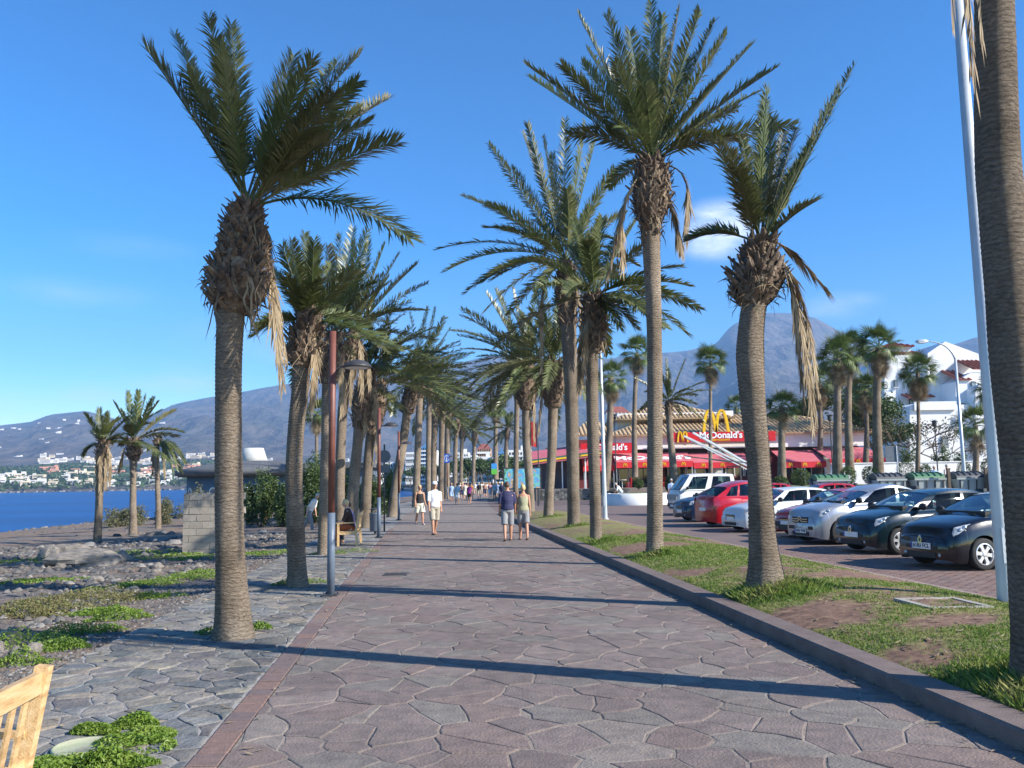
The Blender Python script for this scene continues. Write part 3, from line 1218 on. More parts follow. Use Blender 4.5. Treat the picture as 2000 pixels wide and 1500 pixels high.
def trunk_material():
    """grey brown bark with rough leaf-scar rings, cracks and stains"""
    m, nt, bs = _nodes('palm_trunk')
    L = nt.links
    tc = nt.nodes.new('ShaderNodeTexCoord')
    oi = nt.nodes.new('ShaderNodeObjectInfo')
    n0 = nt.nodes.new('ShaderNodeTexNoise')
    n0.inputs['Scale'].default_value = 1.6
    n0.inputs['Detail'].default_value = 8
    n0.inputs['Roughness'].default_value = 0.65
    L.new(tc.outputs['Object'], n0.inputs['Vector'])
    r0 = nt.nodes.new('ShaderNodeValToRGB')
    e = r0.color_ramp.elements
    e[0].position, e[0].color = 0.32, (0.150, 0.115, 0.082, 1)
    e[1].position, e[1].color = 0.70, (0.31, 0.255, 0.195, 1)
    e.new(0.5).color = (0.235, 0.185, 0.137, 1)
    L.new(n0.outputs['Fac'], r0.inputs[0])
    wv = nt.nodes.new('ShaderNodeTexWave')
    wv.bands_direction = 'Z'
    wv.inputs['Scale'].default_value = 6.4
    wv.inputs['Distortion'].default_value = 7.5
    wv.inputs['Detail'].default_value = 4
    wv.inputs['Detail Scale'].default_value = 1.3
    L.new(tc.outputs['Object'], wv.inputs['Vector'])
    mp = nt.nodes.new('ShaderNodeMapping')
    mp.inputs['Scale'].default_value = (1, 1, 2.6)
    L.new(tc.outputs['Object'], mp.inputs[0])
    n1 = nt.nodes.new('ShaderNodeTexNoise')
    n1.inputs['Scale'].default_value = 22
    n1.inputs['Detail'].default_value = 8
    n1.inputs['Roughness'].default_value = 0.7
    L.new(mp.outputs[0], n1.inputs['Vector'])
    mr = nt.nodes.new('ShaderNodeMapRange')
    mr.inputs['From Max'].default_value = 0.55
    mr.inputs['To Min'].default_value = 0.74
    mr.inputs['To Max'].default_value = 1.08
    L.new(wv.outputs['Fac'], mr.inputs['Value'])
    mr2 = nt.nodes.new('ShaderNodeMapRange')
    mr2.inputs['From Min'].default_value = 0.3
    mr2.inputs['From Max'].default_value = 0.7
    mr2.inputs['To Min'].default_value = 0.45
    mr2.inputs['To Max'].default_value = 1.5
    L.new(n1.outputs['Fac'], mr2.inputs['Value'])
    k = nt.nodes.new('ShaderNodeMath')
    k.operation = 'MULTIPLY'
    L.new(mr.outputs[0], k.inputs[0])
    L.new(mr2.outputs[0], k.inputs[1])
    mr3 = nt.nodes.new('ShaderNodeMapRange')
    mr3.inputs['To Min'].default_value = 0.82
    mr3.inputs['To Max'].default_value = 1.15
    L.new(oi.outputs['Random'], mr3.inputs['Value'])
    k2 = nt.nodes.new('ShaderNodeMath')
    k2.operation = 'MULTIPLY'
    L.new(k.outputs[0], k2.inputs[0])
    L.new(mr3.outputs[0], k2.inputs[1])
    mx = nt.nodes.new('ShaderNodeMix')
    mx.data_type = 'RGBA'
    mx.blend_type = 'MULTIPLY'
    mx.inputs[0].default_value = 1
    L.new(r0.outputs[0], mx.inputs[6])
    L.new(k2.outputs[0], mx.inputs[7])
    L.new(mx.outputs[2], bs.inputs['Base Color'])
    bs.inputs['Roughness'].default_value = 0.95
    bs.inputs['Specular IOR Level'].default_value = 0.2
    bp = nt.nodes.new('ShaderNodeBump')
    bp.inputs['Strength'].default_value = 0.9
    bp.inputs['Distance'].default_value = 0.02
    L.new(k.outputs[0], bp.inputs['Height'])
    L.new(bp.outputs[0], bs.inputs['Normal'])
    return m


m_trunk = trunk_material()
m_boot = pmat('leaf_base', [(0.060, 0.040, 0.028), (0.125, 0.086, 0.060), (0.24, 0.18, 0.125)], scale=7, detail=8, rough=0.95, bump=0.8, bscale=40)
m_frond = pmat('palm_leaf', [(0.060, 0.080, 0.024), (0.106, 0.125, 0.040), (0.178, 0.178, 0.078)], scale=1.6, detail=5, rough=0.36, trans=0.22, rnd=0.16, hue=0.012)
m_frond_y = pmat('palm_leaf_fading', [(0.085, 0.095, 0.038), (0.165, 0.155, 0.075), (0.10, 0.12, 0.048)], scale=2.5, detail=5, rough=0.55, trans=0.2, rnd=0.15)
m_dead = pmat('palm_leaf_dead', [(0.15, 0.105, 0.06), (0.28, 0.21, 0.125), (0.36, 0.285, 0.18)], scale=3, detail=5, rough=0.75, trans=0.15, rnd=0.15)
m_fan = pmat('fan_leaf', [(0.060, 0.095, 0.022), (0.10, 0.145, 0.035), (0.15, 0.175, 0.055)], scale=2, rough=0.5, trans=0.22, rnd=0.15, hue=0.012)
m_fiber = pmat('trunk_fibre', [(0.10, 0.065, 0.04), (0.19, 0.135, 0.085)], scale=8, rough=0.95, bump=0.9, bscale=30)


def bez(p, t):
    if len(p) == 3:
        a, b, c = p
        return a * (1 - t) ** 2 + b * (2 * t * (1 - t)) + c * t * t
    a, b, c, d = p
    u = 1 - t
    return a * u ** 3 + b * (3 * u * u * t) + c * (3 * u * t * t) + d * t ** 3


def frond_into(mb, ctrl, leaf=0.42, n=70, wid=0.014, vee=0.45, fwd=0.75, limp=0.15, rs=rng, roll=0.0, bare=0.14, rach=0.018, seg=12, ragged=0.1):
    """one feather leaf along a curve: rachis and two rows of narrow leaflets"""
    pts = [bez(ctrl, i / seg) for i in range(seg + 1)]
    L = sum((pts[i + 1] - pts[i]).length for i in range(seg))
    mb.tube(pts, [rach * (1 - 0.85 * i / seg) + 0.002 for i in range(seg + 1)], 4, cap=False)
    vs, fs = [], []
    up0 = Vector((0, 0, 1))
    for k in range(n):
        t = bare + (1 - bare) * (k + rs.random() * 0.6) / n
        p = bez(ctrl, t)
        tan = (bez(ctrl, min(1, t + 0.01)) - bez(ctrl, max(0, t - 0.01))).normalized()
        side = tan.cross(up0)
        if side.length < 0.15:
            side = tan.cross(Vector((0.6, -0.8, 0)))
        side.normalize()
        nor = side.cross(tan).normalized()
        if roll:
            q = Matrix.Rotation(roll, 3, tan)
            side, nor = q @ side, q @ nor
        prof = (0.30 + 0.70 * math.sin(PI * min(1, (t - bare) / (1 - bare) * 0.78 + 0.16)) ** 0.8)
        for sgn in (-1, 1):
            if rs.random() < ragged * 0.5:
                continue
            l = leaf * prof * rs.uniform(1 - ragged, 1 + ragged * 0.4)
            f = fwd * rs.uniform(0.6, 1.4) * (0.7 + 0.6 * t)
            d = (side * sgn + nor * (vee + rs.gauss(0, 0.27)) + tan * f).normalized()
            w = tan.cross(d)
            wv = (d.cross(w)).normalized() * wid * rs.uniform(0.8, 1.2)
            dr = up0 * (-limp * l * rs.uniform(0.4, 1.4))
            o = len(vs)
            m = p + d * (l * 0.5) + dr * 0.3
            e = p + d * l + dr
            vs += [tuple(p - wv * 0.45), tuple(p + wv * 0.45), tuple(m + wv), tuple(m - wv), tuple(e)]
            fs += [(o, o + 1, o + 2, o + 3), (o + 3, o + 2, o + 4)]
    mb.add(vs, fs)
    return L


def ring_trunk(mb, pts, rad, n=20, ring=0.055, amp=0.0065, seed=0):
    """trunk with leaf-scar rings along a curved line"""
    pts = [Vector(p) for p in pts]
    cum = [0.0]
    for a, b in zip(pts, pts[1:]):
        cum.append(cum[-1] + (b - a).length)
    L = cum[-1]
    k = max(4, int(L / ring) * 2)
    xs = [p.x for p in pts]
    ys_ = [p.y for p in pts]
    zs = [p.z for p in pts]

    def cat(vals, s):
        i = 0
        while i < len(cum) - 2 and cum[i + 1] < s:
            i += 1
        t = clamp((s - cum[i]) / max(1e-6, cum[i + 1] - cum[i]))
        p1, p2 = vals[i], vals[i + 1]
        p0 = vals[i - 1] if i > 0 else 2 * p1 - p2
        p3 = vals[i + 2] if i + 2 < len(vals) else 2 * p2 - p1
        return 0.5 * ((2 * p1) + (-p0 + p2) * t + (2 * p0 - 5 * p1 + 4 * p2 - p3) * t * t + (-p0 + 3 * p1 - 3 * p2 + p3) * t ** 3)
    vs, fs = [], []
    for i in range(k + 1):
        s = L * i / k
        c = Vector((cat(xs, s), cat(ys_, s), cat(zs, s)))
        r = cat(rad, s)
        for j in range(n):
            a = 2 * PI * j / n
            q = amp * (1 if i % 2 else -1) * (0.6 + 0.9 * nz(math.cos(a) * 2 + seed, math.sin(a) * 2, s * 6))
            q += amp * 1.4 * nz(math.cos(a) * 1.3 + seed, math.sin(a) * 1.3, s * 1.7)
            rr = max(0.02, r + q)
            vs.append((c.x + rr * math.cos(a), c.y + rr * math.sin(a), c.z + 0.012 * nz(a * 1.5, s * 4, seed)))
    for i in range(k):
        for j in range(n):
            j2 = (j + 1) % n
            fs.append((i * n + j, i * n + j2, (i + 1) * n + j2, (i + 1) * n + j))
    fs.append(tuple(k * n + j for j in range(n)))
    mb.add(vs, fs)


def boots_into(mb, p0, p1, prof, count, size, rs, flare=0.7):
    """old leaf bases in a spiral; prof(t): radius of the bulb from bottom (0) to top (1)"""
    ax = p1 - p0
    for k in range(count):
        t = (k + rs.random()) / count
        a = k * 2.39996 + rs.uniform(-0.2, 0.2)
        r = prof(t)
        c = p0 + ax * t
        out = Vector((math.cos(a), math.sin(a), 0))
        sd = Vector((-math.sin(a), math.cos(a), 0))
        l = size * rs.uniform(0.7, 1.35)
        w = size * rs.uniform(0.16, 0.42)
        th = size * rs.uniform(0.08, 0.2)
        up = (Vector((0, 0, 1)) + out * (flare * rs.uniform(-0.1, 2.0)) + sd * rs.gauss(0, 0.35)).normalized()
        b = c + out * (r - th * 0.8)
        nn = up.cross(sd).normalized()
        if nn.dot(out) < 0:
            nn = -nn
        vs = []
        for q, ww, tt in ((0.0, w, th), (0.6, w * 0.75, th * 0.8), (1.0, w * rs.uniform(0.25, 0.6), th * 0.5)):
            e = b + up * (l * q)
            vs += [tuple(e - sd * ww), tuple(e + sd * ww), tuple(e + sd * ww * 0.7 + nn * tt), tuple(e - sd * ww * 0.7 + nn * tt)]
        fs = []
        for i in (0, 4):
            for j in range(4):
                fs.append((i + j, i + (j + 1) % 4, i + 4 + (j + 1) % 4, i + 4 + j))
        fs.append((8, 9, 10, 11))
        mb.add(vs, fs)


def fibres_into(mb, p0, p1, prof, count, ln, rs):
    """loose hanging threads and torn sheath around the bulb"""
    ax = p1 - p0
    for k in range(count):
        t = rs.random()
        a = rs.uniform(0, 2 * PI)
        out = Vector((math.cos(a), math.sin(a), 0))
        sd = Vector((-math.sin(a), math.cos(a), 0))
        b = p0 + ax * t + out * (prof(t) + 0.02)
        l = ln * rs.uniform(0.3, 1.2)
        w = 0.006 + 0.012 * rs.random()
        e1 = b + out * rs.uniform(0, 0.06) - Vector((0, 0, l * 0.5)) + sd * rs.gauss(0, 0.06)
        e2 = e1 - Vector((0, 0, l * 0.5)) + sd * rs.gauss(0, 0.1) + out * rs.uniform(-0.04, 0.06)
        mb.add([tuple(b - sd * w), tuple(b + sd * w), tuple(e1 + sd * w), tuple(e1 - sd * w), tuple(e2)], [(0, 1, 2, 3), (3, 2, 4)])


def date_palm(label, base, trunk, bulb, crown, fronds, group='date palms along the promenade', seed=1, fill=0, fill_len=2.4, fill_wind=0.4, n=70, leaf=0.40,
              wid=0.014, boots=150, ring=0.055, dead=(), fibres=90, amp=0.0055, sides=20, fill_low=-5, boot_size=0.2, fade=0.09, fibre_len=0.5):
    """trunk: [(point, radius)...]; bulb: (bottom, top, radii list); fronds: control points of leaves; dead: hanging leaves"""
    rs = random.Random(seed)
    t = thing('date_palm', label, 'palm tree', base, 0, group)
    inv = Vector(base)

    def loc(v):
        return Vector(v) - inv
    mb = MB()
    ring_trunk(mb, [loc(p) for p, r in trunk], [r for p, r in trunk], sides, ring, amp, seed=seed)
    mb.build('trunk', m_trunk, t, True)
    b0, b1, rad = bulb
    b0, b1 = loc(b0), loc(b1)

    def prof(u):
        return interp([i / (len(rad) - 1) for i in range(len(rad))], rad, u)
    mb = MB()
    k = 14
    mb.tube([b0.lerp(b1, i / k) for i in range(k + 1)], [max(0.05, prof(i / k) - 0.02) for i in range(k + 1)], 14)
    boots_into(mb, b0, b1, prof, boots, boot_size, rs)
    tag(mb.build('leaf_bases', m_boot, t), None, None, None, 'stuff')
    if fibres:
        mb = MB()
        for _ in range(int(fibres * 1.3)):
            u = rs.random()
            a_ = rs.uniform(0, 2 * PI)
            o_ = Vector((math.cos(a_), math.sin(a_), 0))
            s_ = Vector((-math.sin(a_), math.cos(a_), 0))
            p_ = b0.lerp(b1, u) + o_ * (prof(u) + rs.uniform(-0.02, 0.05))
            d_ = (o_ * rs.uniform(0.0, 0.8) + s_ * rs.gauss(0, 0.8) + Vector((0, 0, rs.gauss(-0.2, 0.8)))).normalized() * (boot_size * rs.uniform(0.5, 1.6))
            w_ = s_.cross(d_).normalized() * rs.uniform(0.004, 0.014)
            q_ = p_ + d_ * 0.6 + o_ * 0.02
            mb.add([tuple(p_ - w_), tuple(p_ + w_), tuple(q_ + w_ * 0.8), tuple(q_ - w_ * 0.8), tuple(p_ + d_ - Vector((0, 0, 0.03)))], [(0, 1, 2, 3), (3, 2, 4)])
        tag(mb.build('torn_sheath', m_fiber, t), None, None, None, 'stuff')
        mb = MB()
        fibres_into(mb, b0, b1, prof, int(fibres * 0.6), fibre_len * 0.8, rs)
        tag(mb.build('dry_fibres', m_dead, t), None, None, None, 'stuff')
    c = loc(crown)
    for ctrl in fronds:
        mb = MB()
        ctrl = [loc(q) for q in ctrl]
        mb_l = (ctrl[-1] - ctrl[0]).length
        frond_into(mb, ctrl, leaf * rs.uniform(0.72, 0.98), int(n * 1.6), wid * 0.62, vee=rs.uniform(0.25, 0.8), fwd=rs.uniform(1.0, 1.6), limp=rs.uniform(0.05, 0.25), rs=rs, roll=rs.uniform(-0.7, 0.7),
                   ragged=rs.uniform(0.08, 0.35), bare=rs.uniform(0.15, 0.24))
        mb.build('frond', m_frond_y if rs.random() < fade else m_frond, t)
    for i in range(fill):
        az = i * 2.39996 + rs.uniform(-0.3, 0.3)
        el = R(lerp(82, fill_low, (i / max(1, fill - 1)) ** 0.85) + rs.uniform(-7, 7))
        L = fill_len * rs.uniform(0.85, 1.1)
        d = Vector((math.cos(az) * math.cos(el), math.sin(az) * math.cos(el), math.sin(el)))
        p1 = c + d * L * 0.5
        p2 = c + d * L + Vector((fill_wind * L * rs.uniform(0.6, 1.2), 0.1 * L, -L * rs.uniform(0.18, 0.42) * (0.35 + math.cos(el))))
        mb = MB()
        frond_into(mb, [c + d * 0.05, p1, p2], leaf * rs.uniform(0.75, 1.0), int(n * 1.35), wid * 0.72, vee=rs.uniform(0.2, 0.7), fwd=rs.uniform(0.9, 1.5), limp=rs.uniform(0.05, 0.3), rs=rs,
                   roll=rs.uniform(-0.4, 0.4), ragged=rs.uniform(0.05, 0.25))
        mb.build('frond', m_frond_y if rs.random() < fade else m_frond, t)
    for ctrl in dead:
        mb = MB()
        frond_into(mb, [loc(q) for q in ctrl], leaf * 0.85, n, wid * 0.7, vee=-0.1, fwd=rs.uniform(3.0, 4.6), limp=0.35, rs=rs, ragged=0.5, rach=0.018, bare=0.25)
        mb.build('dead_frond', m_dead, t)
    return t


def arc(c, tip, dd, lift, dist):
    """leaf from crown c to the tip seen at a picture place, dd metres nearer or farther than the palm, arching up by lift of its length"""
    e = at(tip[0], tip[1], dist + dd)
    L = (e - c).length
    return [c.copy(), c.lerp(e, 0.5) + Vector((0, 0, lift * L)), e]


def hang(c, elbow, tip, dist, dd=0.0):
    a, b = at(elbow[0], elbow[1], dist + dd), at(tip[0], tip[1], dist + dd)
    return [c.copy(), a + (a - c) * 0.35 + Vector((0, 0, 0.15)), a.lerp(b, 0.35) + Vector((0.03, 0, 0)), b]


def px_trunk(pts, dist, dy=0.0):
    """trunk line from picture places (x, y, width) at a distance"""
    n = len(pts)
    return [(at(x, y, dist + dy * i / n), w / 2 * dist / FOC * 1.0) for i, (x, y, w) in enumerate(pts)]


def hero(label, dist, base_z, trunk_px, bulb_px, crown_px, tips, dead=(), seed=1, **kw):
    tr = px_trunk(trunk_px, dist)
    tr[0][0].z = min(tr[0][0].z, base_z) - 0.05
    (x0, y0), (x1, y1), widths = bulb_px
    bulb = (at(x0, y0, dist), at(x1, y1, dist), [w / 2 * dist / FOC for w in widths])
    c = at(crown_px[0], crown_px[1], dist)
    rs = random.Random(seed * 31 + 5)
    fr = []
    for k, tp in enumerate(tips):
        dd = tp[3] if len(tp) > 3 else (rs.uniform(0.3, 1.3) * (1 if k % 2 else -1))
        fr.append(arc(c + Vector((rs.uniform(-.06, .06), rs.uniform(-.06, .06), 0)), tp[:2], dd, tp[2] if len(tp) > 2 else 0.08, dist))
    dd_ = [hang(c, e, t_, dist, d_) for e, t_, d_ in dead]
    b = tr[0][0].copy()
    b.z = base_z
    return date_palm(label, b, tr, bulb, c, fr, dead=dd_, seed=seed, **kw)


# ---- the left row ---------------------------------------------------------------
hero('tall date palm nearest on the seaward side, thick shaggy bulb, dark wind-swept crown', 10.1, 0.0,
     [(457, 1240, 84), (455, 1200, 68), (450, 1100, 56), (447, 950, 53), (446, 800, 50), (447, 690, 51), (452, 600, 54), (458, 560, 56)],
     ((458, 612), (482, 402), (58, 108, 116, 100, 86, 72, 58, 44)), (486, 408),
     [(284, 92, .02), (342, 68, .03), (408, 34, .02), (452, 48, .02), (430, 90, .03), (574, 108, .02), (610, 116, .05), (704, 106, .10), (697, 160, .09), (760, 192, .08), (776, 278, .10),
      (684, 326, .10), (802, 466, .22), (612, 352, .12), (640, 270, .10), (660, 120, .06), (610, 220, .08), (720, 240, .10), (365, 140, .02), (590, 150, .04), (650, 180, .08), (700, 215, .10)],
     dead=(((507, 418), (553, 752), 0.1), ((510, 424), (560, 700), 0.3)), amp=0.004, seed=3, n=90, wid=0.016, leaf=0.46, boots=340, boot_size=0.14, ring=0.05, fibres=260, sides=26, fade=0.05)
hero('slim date palm just behind the front lamp post, short upright crown and pale bulb', 15.0, 0.0,
     [(582, 1142, 44), (580, 1110, 37), (576, 1000, 34), (574, 920, 33), (578, 840, 32), (585, 770, 33), (590, 700, 38)],
     ((590, 716), (602, 612), (46, 66, 66, 52, 38, 30)), (602, 625),
     [(552, 482, .02), (595, 456, .01), (613, 470, .02), (630, 480, .03), (510, 640, .12), (647, 520, .08), (690, 528, .10), (530, 527, .03), (570, 470, .02), (640, 575, .1), (560, 545, .06),
      (610, 520, .02), (660, 600, .12), (575, 500, .02)],
     dead=(((618, 650), (608, 800), -0.2),), seed=5, n=64, wid=0.017, leaf=0.42, boots=150, fill=6, fill_len=1.3, fill_wind=0.2, fibres=70)
hero('date palm whose crown shows right behind the front lamp post', 21.6, 0.0,
     [(631, 1080, 24), (633, 1000, 20), (637, 850, 19), (640, 740, 22)], ((640, 750), (652, 650), (30, 44, 44, 34, 24)), (652, 660),
     [(640, 480, .02), (665, 458, .02), (610, 540, .06), (690, 446, .02), (718, 450, .03), (600, 590, .1), (745, 560, .12), (676, 500, .02), (705, 520, .05)],
     dead=(((662, 690), (668, 800), -0.2),), seed=8, n=60, wid=0.020, leaf=0.46, fill=10, fill_len=2.2, boots=110, fibres=50)
hero('date palm with a hanging skirt of dead leaves behind the front lamp head', 29.0, 0.0,
     [(664, 1038, 20), (664, 940, 19), (668, 820, 19), (678, 730, 24)], ((676, 745), (694, 645), (30, 40, 42, 34, 24)), (694, 650),
     [(752, 476, .03), (780, 495, .05), (815, 516, .07), (837, 553, .09), (647, 480, .02), (720, 470, .02), (690, 470, .02), (800, 590, .12), (640, 560, .06), (760, 540, .06)],
     dead=(((704, 670), (706, 775), -0.3), ((690, 672), (684, 790), -0.4), ((676, 680), (666, 810), -0.3), ((712, 680), (722, 760), 0.2)),
     seed=9, n=60, wid=0.024, leaf=0.5, fill=12, fill_len=2.6, boots=120, fibres=60)
hero('date palm with thick dark bulb leaning between the bench and the second lamp', 32.0, 0.0,
     [(686, 1034, 24), (690, 960, 22), (697, 880, 20), (702, 830, 21)], ((702, 838), (722, 715), (26, 42, 46, 38, 26)), (722, 720),
     [(770, 600, .04), (830, 640, .10), (870, 690, .15), (720, 590, .02), (760, 640, .08), (660, 640, .06), (800, 680, .14), (850, 640, .12)],
     dead=(((716, 740), (712, 850), -0.3), ((730, 750), (738, 860), -0.3)), seed=12, n=56, wid=0.026, leaf=0.5, fill=14, fill_len=2.6, fill_wind=0.55, boots=120, fibres=60)
hero('date palm directly behind the litter bin, dark trunk in shade', 34.5, 0.0,
     [(713, 1030, 21), (716, 950, 20), (722, 870, 19), (726, 840, 20)], ((726, 850), (744, 745), (26, 34, 38, 30, 22)), (744, 750),
     [(800, 640, .06), (860, 700, .14), (880, 760, .2), (760, 640, .03), (900, 720, .16)], dead=(((738, 770), (734, 900), -0.2),), seed=14, n=52, wid=0.028, leaf=0.5, fill=16, fill_len=2.5,
     fill_wind=0.6, boots=90, fibres=40)
hero('leaning date palm with ragged bulb beyond the third lamp post', 45.0, 0.0,
     [(766, 1009, 24), (772, 960, 19), (783, 890, 18), (792, 830, 17), (796, 800, 18)], ((795, 806), (804, 752), (30, 32, 28, 22)), (806, 752),
     [(860, 640, .08), (905, 690, .16), (930, 740, .22), (835, 600, .03), (870, 620, .06)], seed=16, n=48, wid=0.034, leaf=0.55, fill=22, fill_len=2.9, fill_wind=0.6, boots=70, fibres=20, fill_low=-15)
hero('straight slender date palm beside the strip of blue water', 62.0, 0.0,
     [(812, 991, 16), (814, 930, 14), (817, 850, 13), (820, 770, 13)], ((820, 776), (824, 735), (18, 20, 18, 14)), (824, 738), [(880, 640, .05), (925, 690, .15), (800, 610, .02), (850, 600, .03)],
     seed=18, n=44, wid=0.04, leaf=0.6, fill=24, fill_len=3.4, fill_wind=0.5, boots=50, fibres=0, fill_low=-15)
# the row goes on
far_left = [(846, 978, 13, 800, 74), (861, 974, 12, 800, 80), (872, 968, 12, 815, 92), (888, 966, 10, 830, 102), (900, 961, 8, 840, 120), (924, 957, 8, 850, 150), (836, 982, 11, 760, 70)]
for i, (x, y, w, ty, d) in enumerate(far_left):
    g = ground_at(x, y)
    hero(['fourth', 'fifth', 'sixth', 'seventh', 'eighth', 'ninth', 'third'][i] + ' date palm of the seaward row beyond the litter bin', d, 0.0,
         [(x, y, w), (x + 1, lerp(y, ty, .5), w * .9), (x + 3, ty, w)], ((x + 2, ty + 18), (x + 4, ty - 12), (w, w * 1.6, w * 1.7, w)), (x + 4, ty - 8), [], seed=40 + i, n=36, wid=0.05, leaf=0.65,
         fill=20, fill_len=3.6, fill_wind=0.45, boots=30, fibres=0, fill_low=-20, ring=0.2, sides=10)

# ---- the row on the lawn --------------------------------------------------------
hero('nearest lawn palm at the picture edge, only its long trunk and hanging leaf tips show', 6.53, 0.33,
     [(2050, 1312, 136), (2042, 1250, 116), (2034, 1185, 108), (2013, 940, 100), (1984, 700, 93), (1971, 560, 88), (1958, 420, 86), (1947, 280, 83), (1942, 0, 74), (1932, -250, 72), (1924, -480, 70), (1916, -720, 74)],
     ((1914, -680), (1900, -1080), (90, 150, 170, 150, 110, 90)), (1900, -1060), [], dead=(((1845, -640), (1906, 182), -0.25), ((1870, -640), (1918, 85), -0.15), ((1835, -700), (1862, 60), 0.4), ((1850, -650), (1898, 150), -0.1)),
     amp=0.0025, seed=21, fill=56, fill_len=3.3, fill_wind=-0.12, n=84, wid=0.015, leaf=0.42, boots=160, ring=0.05, sides=30, fibres=60)
hero('battered lawn palm with swollen bulb, sparse crown and bleached dead leaves hanging right', 11.7, 0.33,
     [(1496, 1142, 80), (1494, 1105, 64), (1489, 1040, 52), (1484, 940, 46), (1478, 860, 46), (1470, 780, 50), (1465, 700, 54), (1467, 640, 50), (1474, 590, 50)],
     ((1474, 600), (1486, 470), (46, 84, 96, 100, 70, 52, 42)), (1484, 474),
     [(1498, 172, .0, -.4), (1494, 200, .0, .5), (1668, 126, -.02, .3), (1640, 170, -.02, .0), (1392, 262, .05), (1556, 250, .03, .8), (1596, 392, .10), (1346, 470, .26), (1588, 280, .05), (1450, 276, .02),
      (1426, 292, .04), (1536, 402, .1), (1510, 230, .0, .1), (1560, 320, .05), (1440, 330, .05), (1530, 260, .02)],
     dead=(((1525, 480), (1616, 566), 0.2), ((1545, 520), (1588, 842), -0.1), ((1540, 510), (1572, 800), 0.15), ((1552, 530), (1600, 770), 0.0), ((1535, 520), (1560, 690), -0.2), ((1550, 540), (1594, 820), 0.1)),
     seed=23, n=84, wid=0.016, leaf=0.37, boots=170, sides=26, fibres=110, fade=0.2, boot_size=0.17, fibre_len=0.4)
hero('tallest lawn palm, full upright crown over a round scaly bulb', 17.6, 0.33,
     [(1279, 1074, 36), (1279, 1050, 32), (1279, 950, 30), (1279, 800, 30), (1278, 650, 30), (1274, 530, 33), (1271, 440, 38)],
     ((1271, 470), (1273, 312), (30, 40, 72, 78, 72, 52)), (1273, 318),
     [(1027, 126, .03), (1035, 152, .03), (1098, 127, .02), (1137, 125, .02), (1130, 28, .0), (1147, 97, .02), (1185, 28, .0), (1272, 4, .0), (1293, 30, .0), (1327, 13, .0), (1367, 20, .0), (1397, 38, .0),
      (1420, 66, .02), (1470, 86, .03), (1511, 136, .05), (1440, 214, .08), (1552, 246, .12), (1230, 60, .0), (1250, 120, .0), (1350, 110, .02), (1410, 150, .04), (1310, 90, .0), (1200, 120, .02), (1480, 180, .06)],
     dead=(((1340, 330), (1340, 470), -0.2), ((1215, 390), (1216, 520), -0.3), ((1225, 370), (1186, 540), -0.5), ((1310, 400), (1330, 490), 0.2)), seed=25, n=84, wid=0.024, leaf=0.52, boots=210, boot_size=0.16, fibres=120,
     fill=8, fill_len=2.4, fill_wind=0.0, fill_low=12)
hero('lawn palm with rusty bulb and arching leaves drooping over the slender lamp post', 21.9, 0.3,
     [(1164, 1048, 24), (1163, 1000, 22), (1160, 900, 23), (1157, 800, 24), (1156, 700, 26), (1158, 640, 28)], ((1158, 690), (1162, 575), (32, 44, 46, 44, 34)), (1161, 578),
     [(1300, 640, .24), (1366, 604, .22), (1332, 520, .14), (1120, 430, .02), (1175, 420, .01), (1212, 448, .03), (1052, 560, .12), (1096, 470, .04), (1280, 470, .10), (1240, 640, .25), (1208, 637, .22),
      (1250, 420, .04), (1350, 560, .2)],
     dead=(((1136, 620), (1132, 770), -0.2), ((1146, 620), (1140, 745), -0.3)), seed=27, n=70, wid=0.026, leaf=0.54, boots=130, fill=12, fill_len=2.5, fill_wind=0, fibres=70, fill_low=-20)
hero('tall lawn palm with narrow dark trunk top and long leaves arching left', 28.6, 0.3,
     [(1121, 1024, 26), (1120, 980, 24), (1118, 860, 25), (1115, 740, 27), (1110, 640, 32), (1106, 560, 38)], ((1110, 640), (1104, 510), (34, 40, 44, 40, 32)), (1104, 512),
     [(955, 282, .03), (1020, 258, .02), (1030, 240, .02), (1103, 233, .0), (1143, 237, .0), (903, 383, .12), (952, 402, .14), (852, 488, .2), (870, 530, .24), (908, 573, .26), (940, 553, .24), (1170, 250, .02),
      (1060, 270, .02), (1000, 330, .05), (1200, 330, .05), (1220, 420, .1), (980, 450, .15), (1080, 300, .0)],
     dead=(((1130, 530), (1184, 535), -0.4), ((1060, 540), (1058, 720), 0.2), ((1130, 560), (1140, 700), -0.4)), seed=29, n=74, wid=0.030, leaf=0.62, boots=130, fill=16, fill_len=3.2, fill_wind=-0.1, fibres=50, fill_low=-20)
hero('lawn palm with shaggy brown bulb in front of the red canopy', 35.7, 0.28,
     [(1071, 1007, 20), (1073, 960, 18), (1078, 880, 18), (1080, 790, 19)], ((1080, 795), (1080, 705), (30, 44, 44, 34)), (1080, 708),
     [(1040, 560, .02), (1090, 545, .0), (1120, 600, .05), (1010, 600, .06), (1060, 550, .0)], dead=(((1062, 720), (1052, 850), -0.2),), seed=31, n=52, wid=0.03, leaf=0.52, fill=34, fill_len=3.1, fill_wind=-0.15, boots=110, fibres=60, fill_low=-25)
hero('curved palm with large brown bulb at the far tip of the lawn', 45.8, 0.1,
     [(1036, 996, 17), (1034, 940, 16), (1029, 870, 17), (1028, 790, 18)], ((1029, 800), (1026, 712), (26, 46, 46, 36)), (1026, 715),
     [(902, 604, .14), (900, 617, .16), (950, 574, .06), (969, 564, .05), (911, 766, .32), (944, 792, .3), (880, 646, .2), (1000, 560, .02), (1050, 560, .02)], dead=(((1040, 740), (1044, 860), -0.2),),
     seed=33, n=52, wid=0.040, leaf=0.66, fill=36, fill_len=3.8, fill_wind=-0.25, boots=110, fibres=60, fill_low=-30)
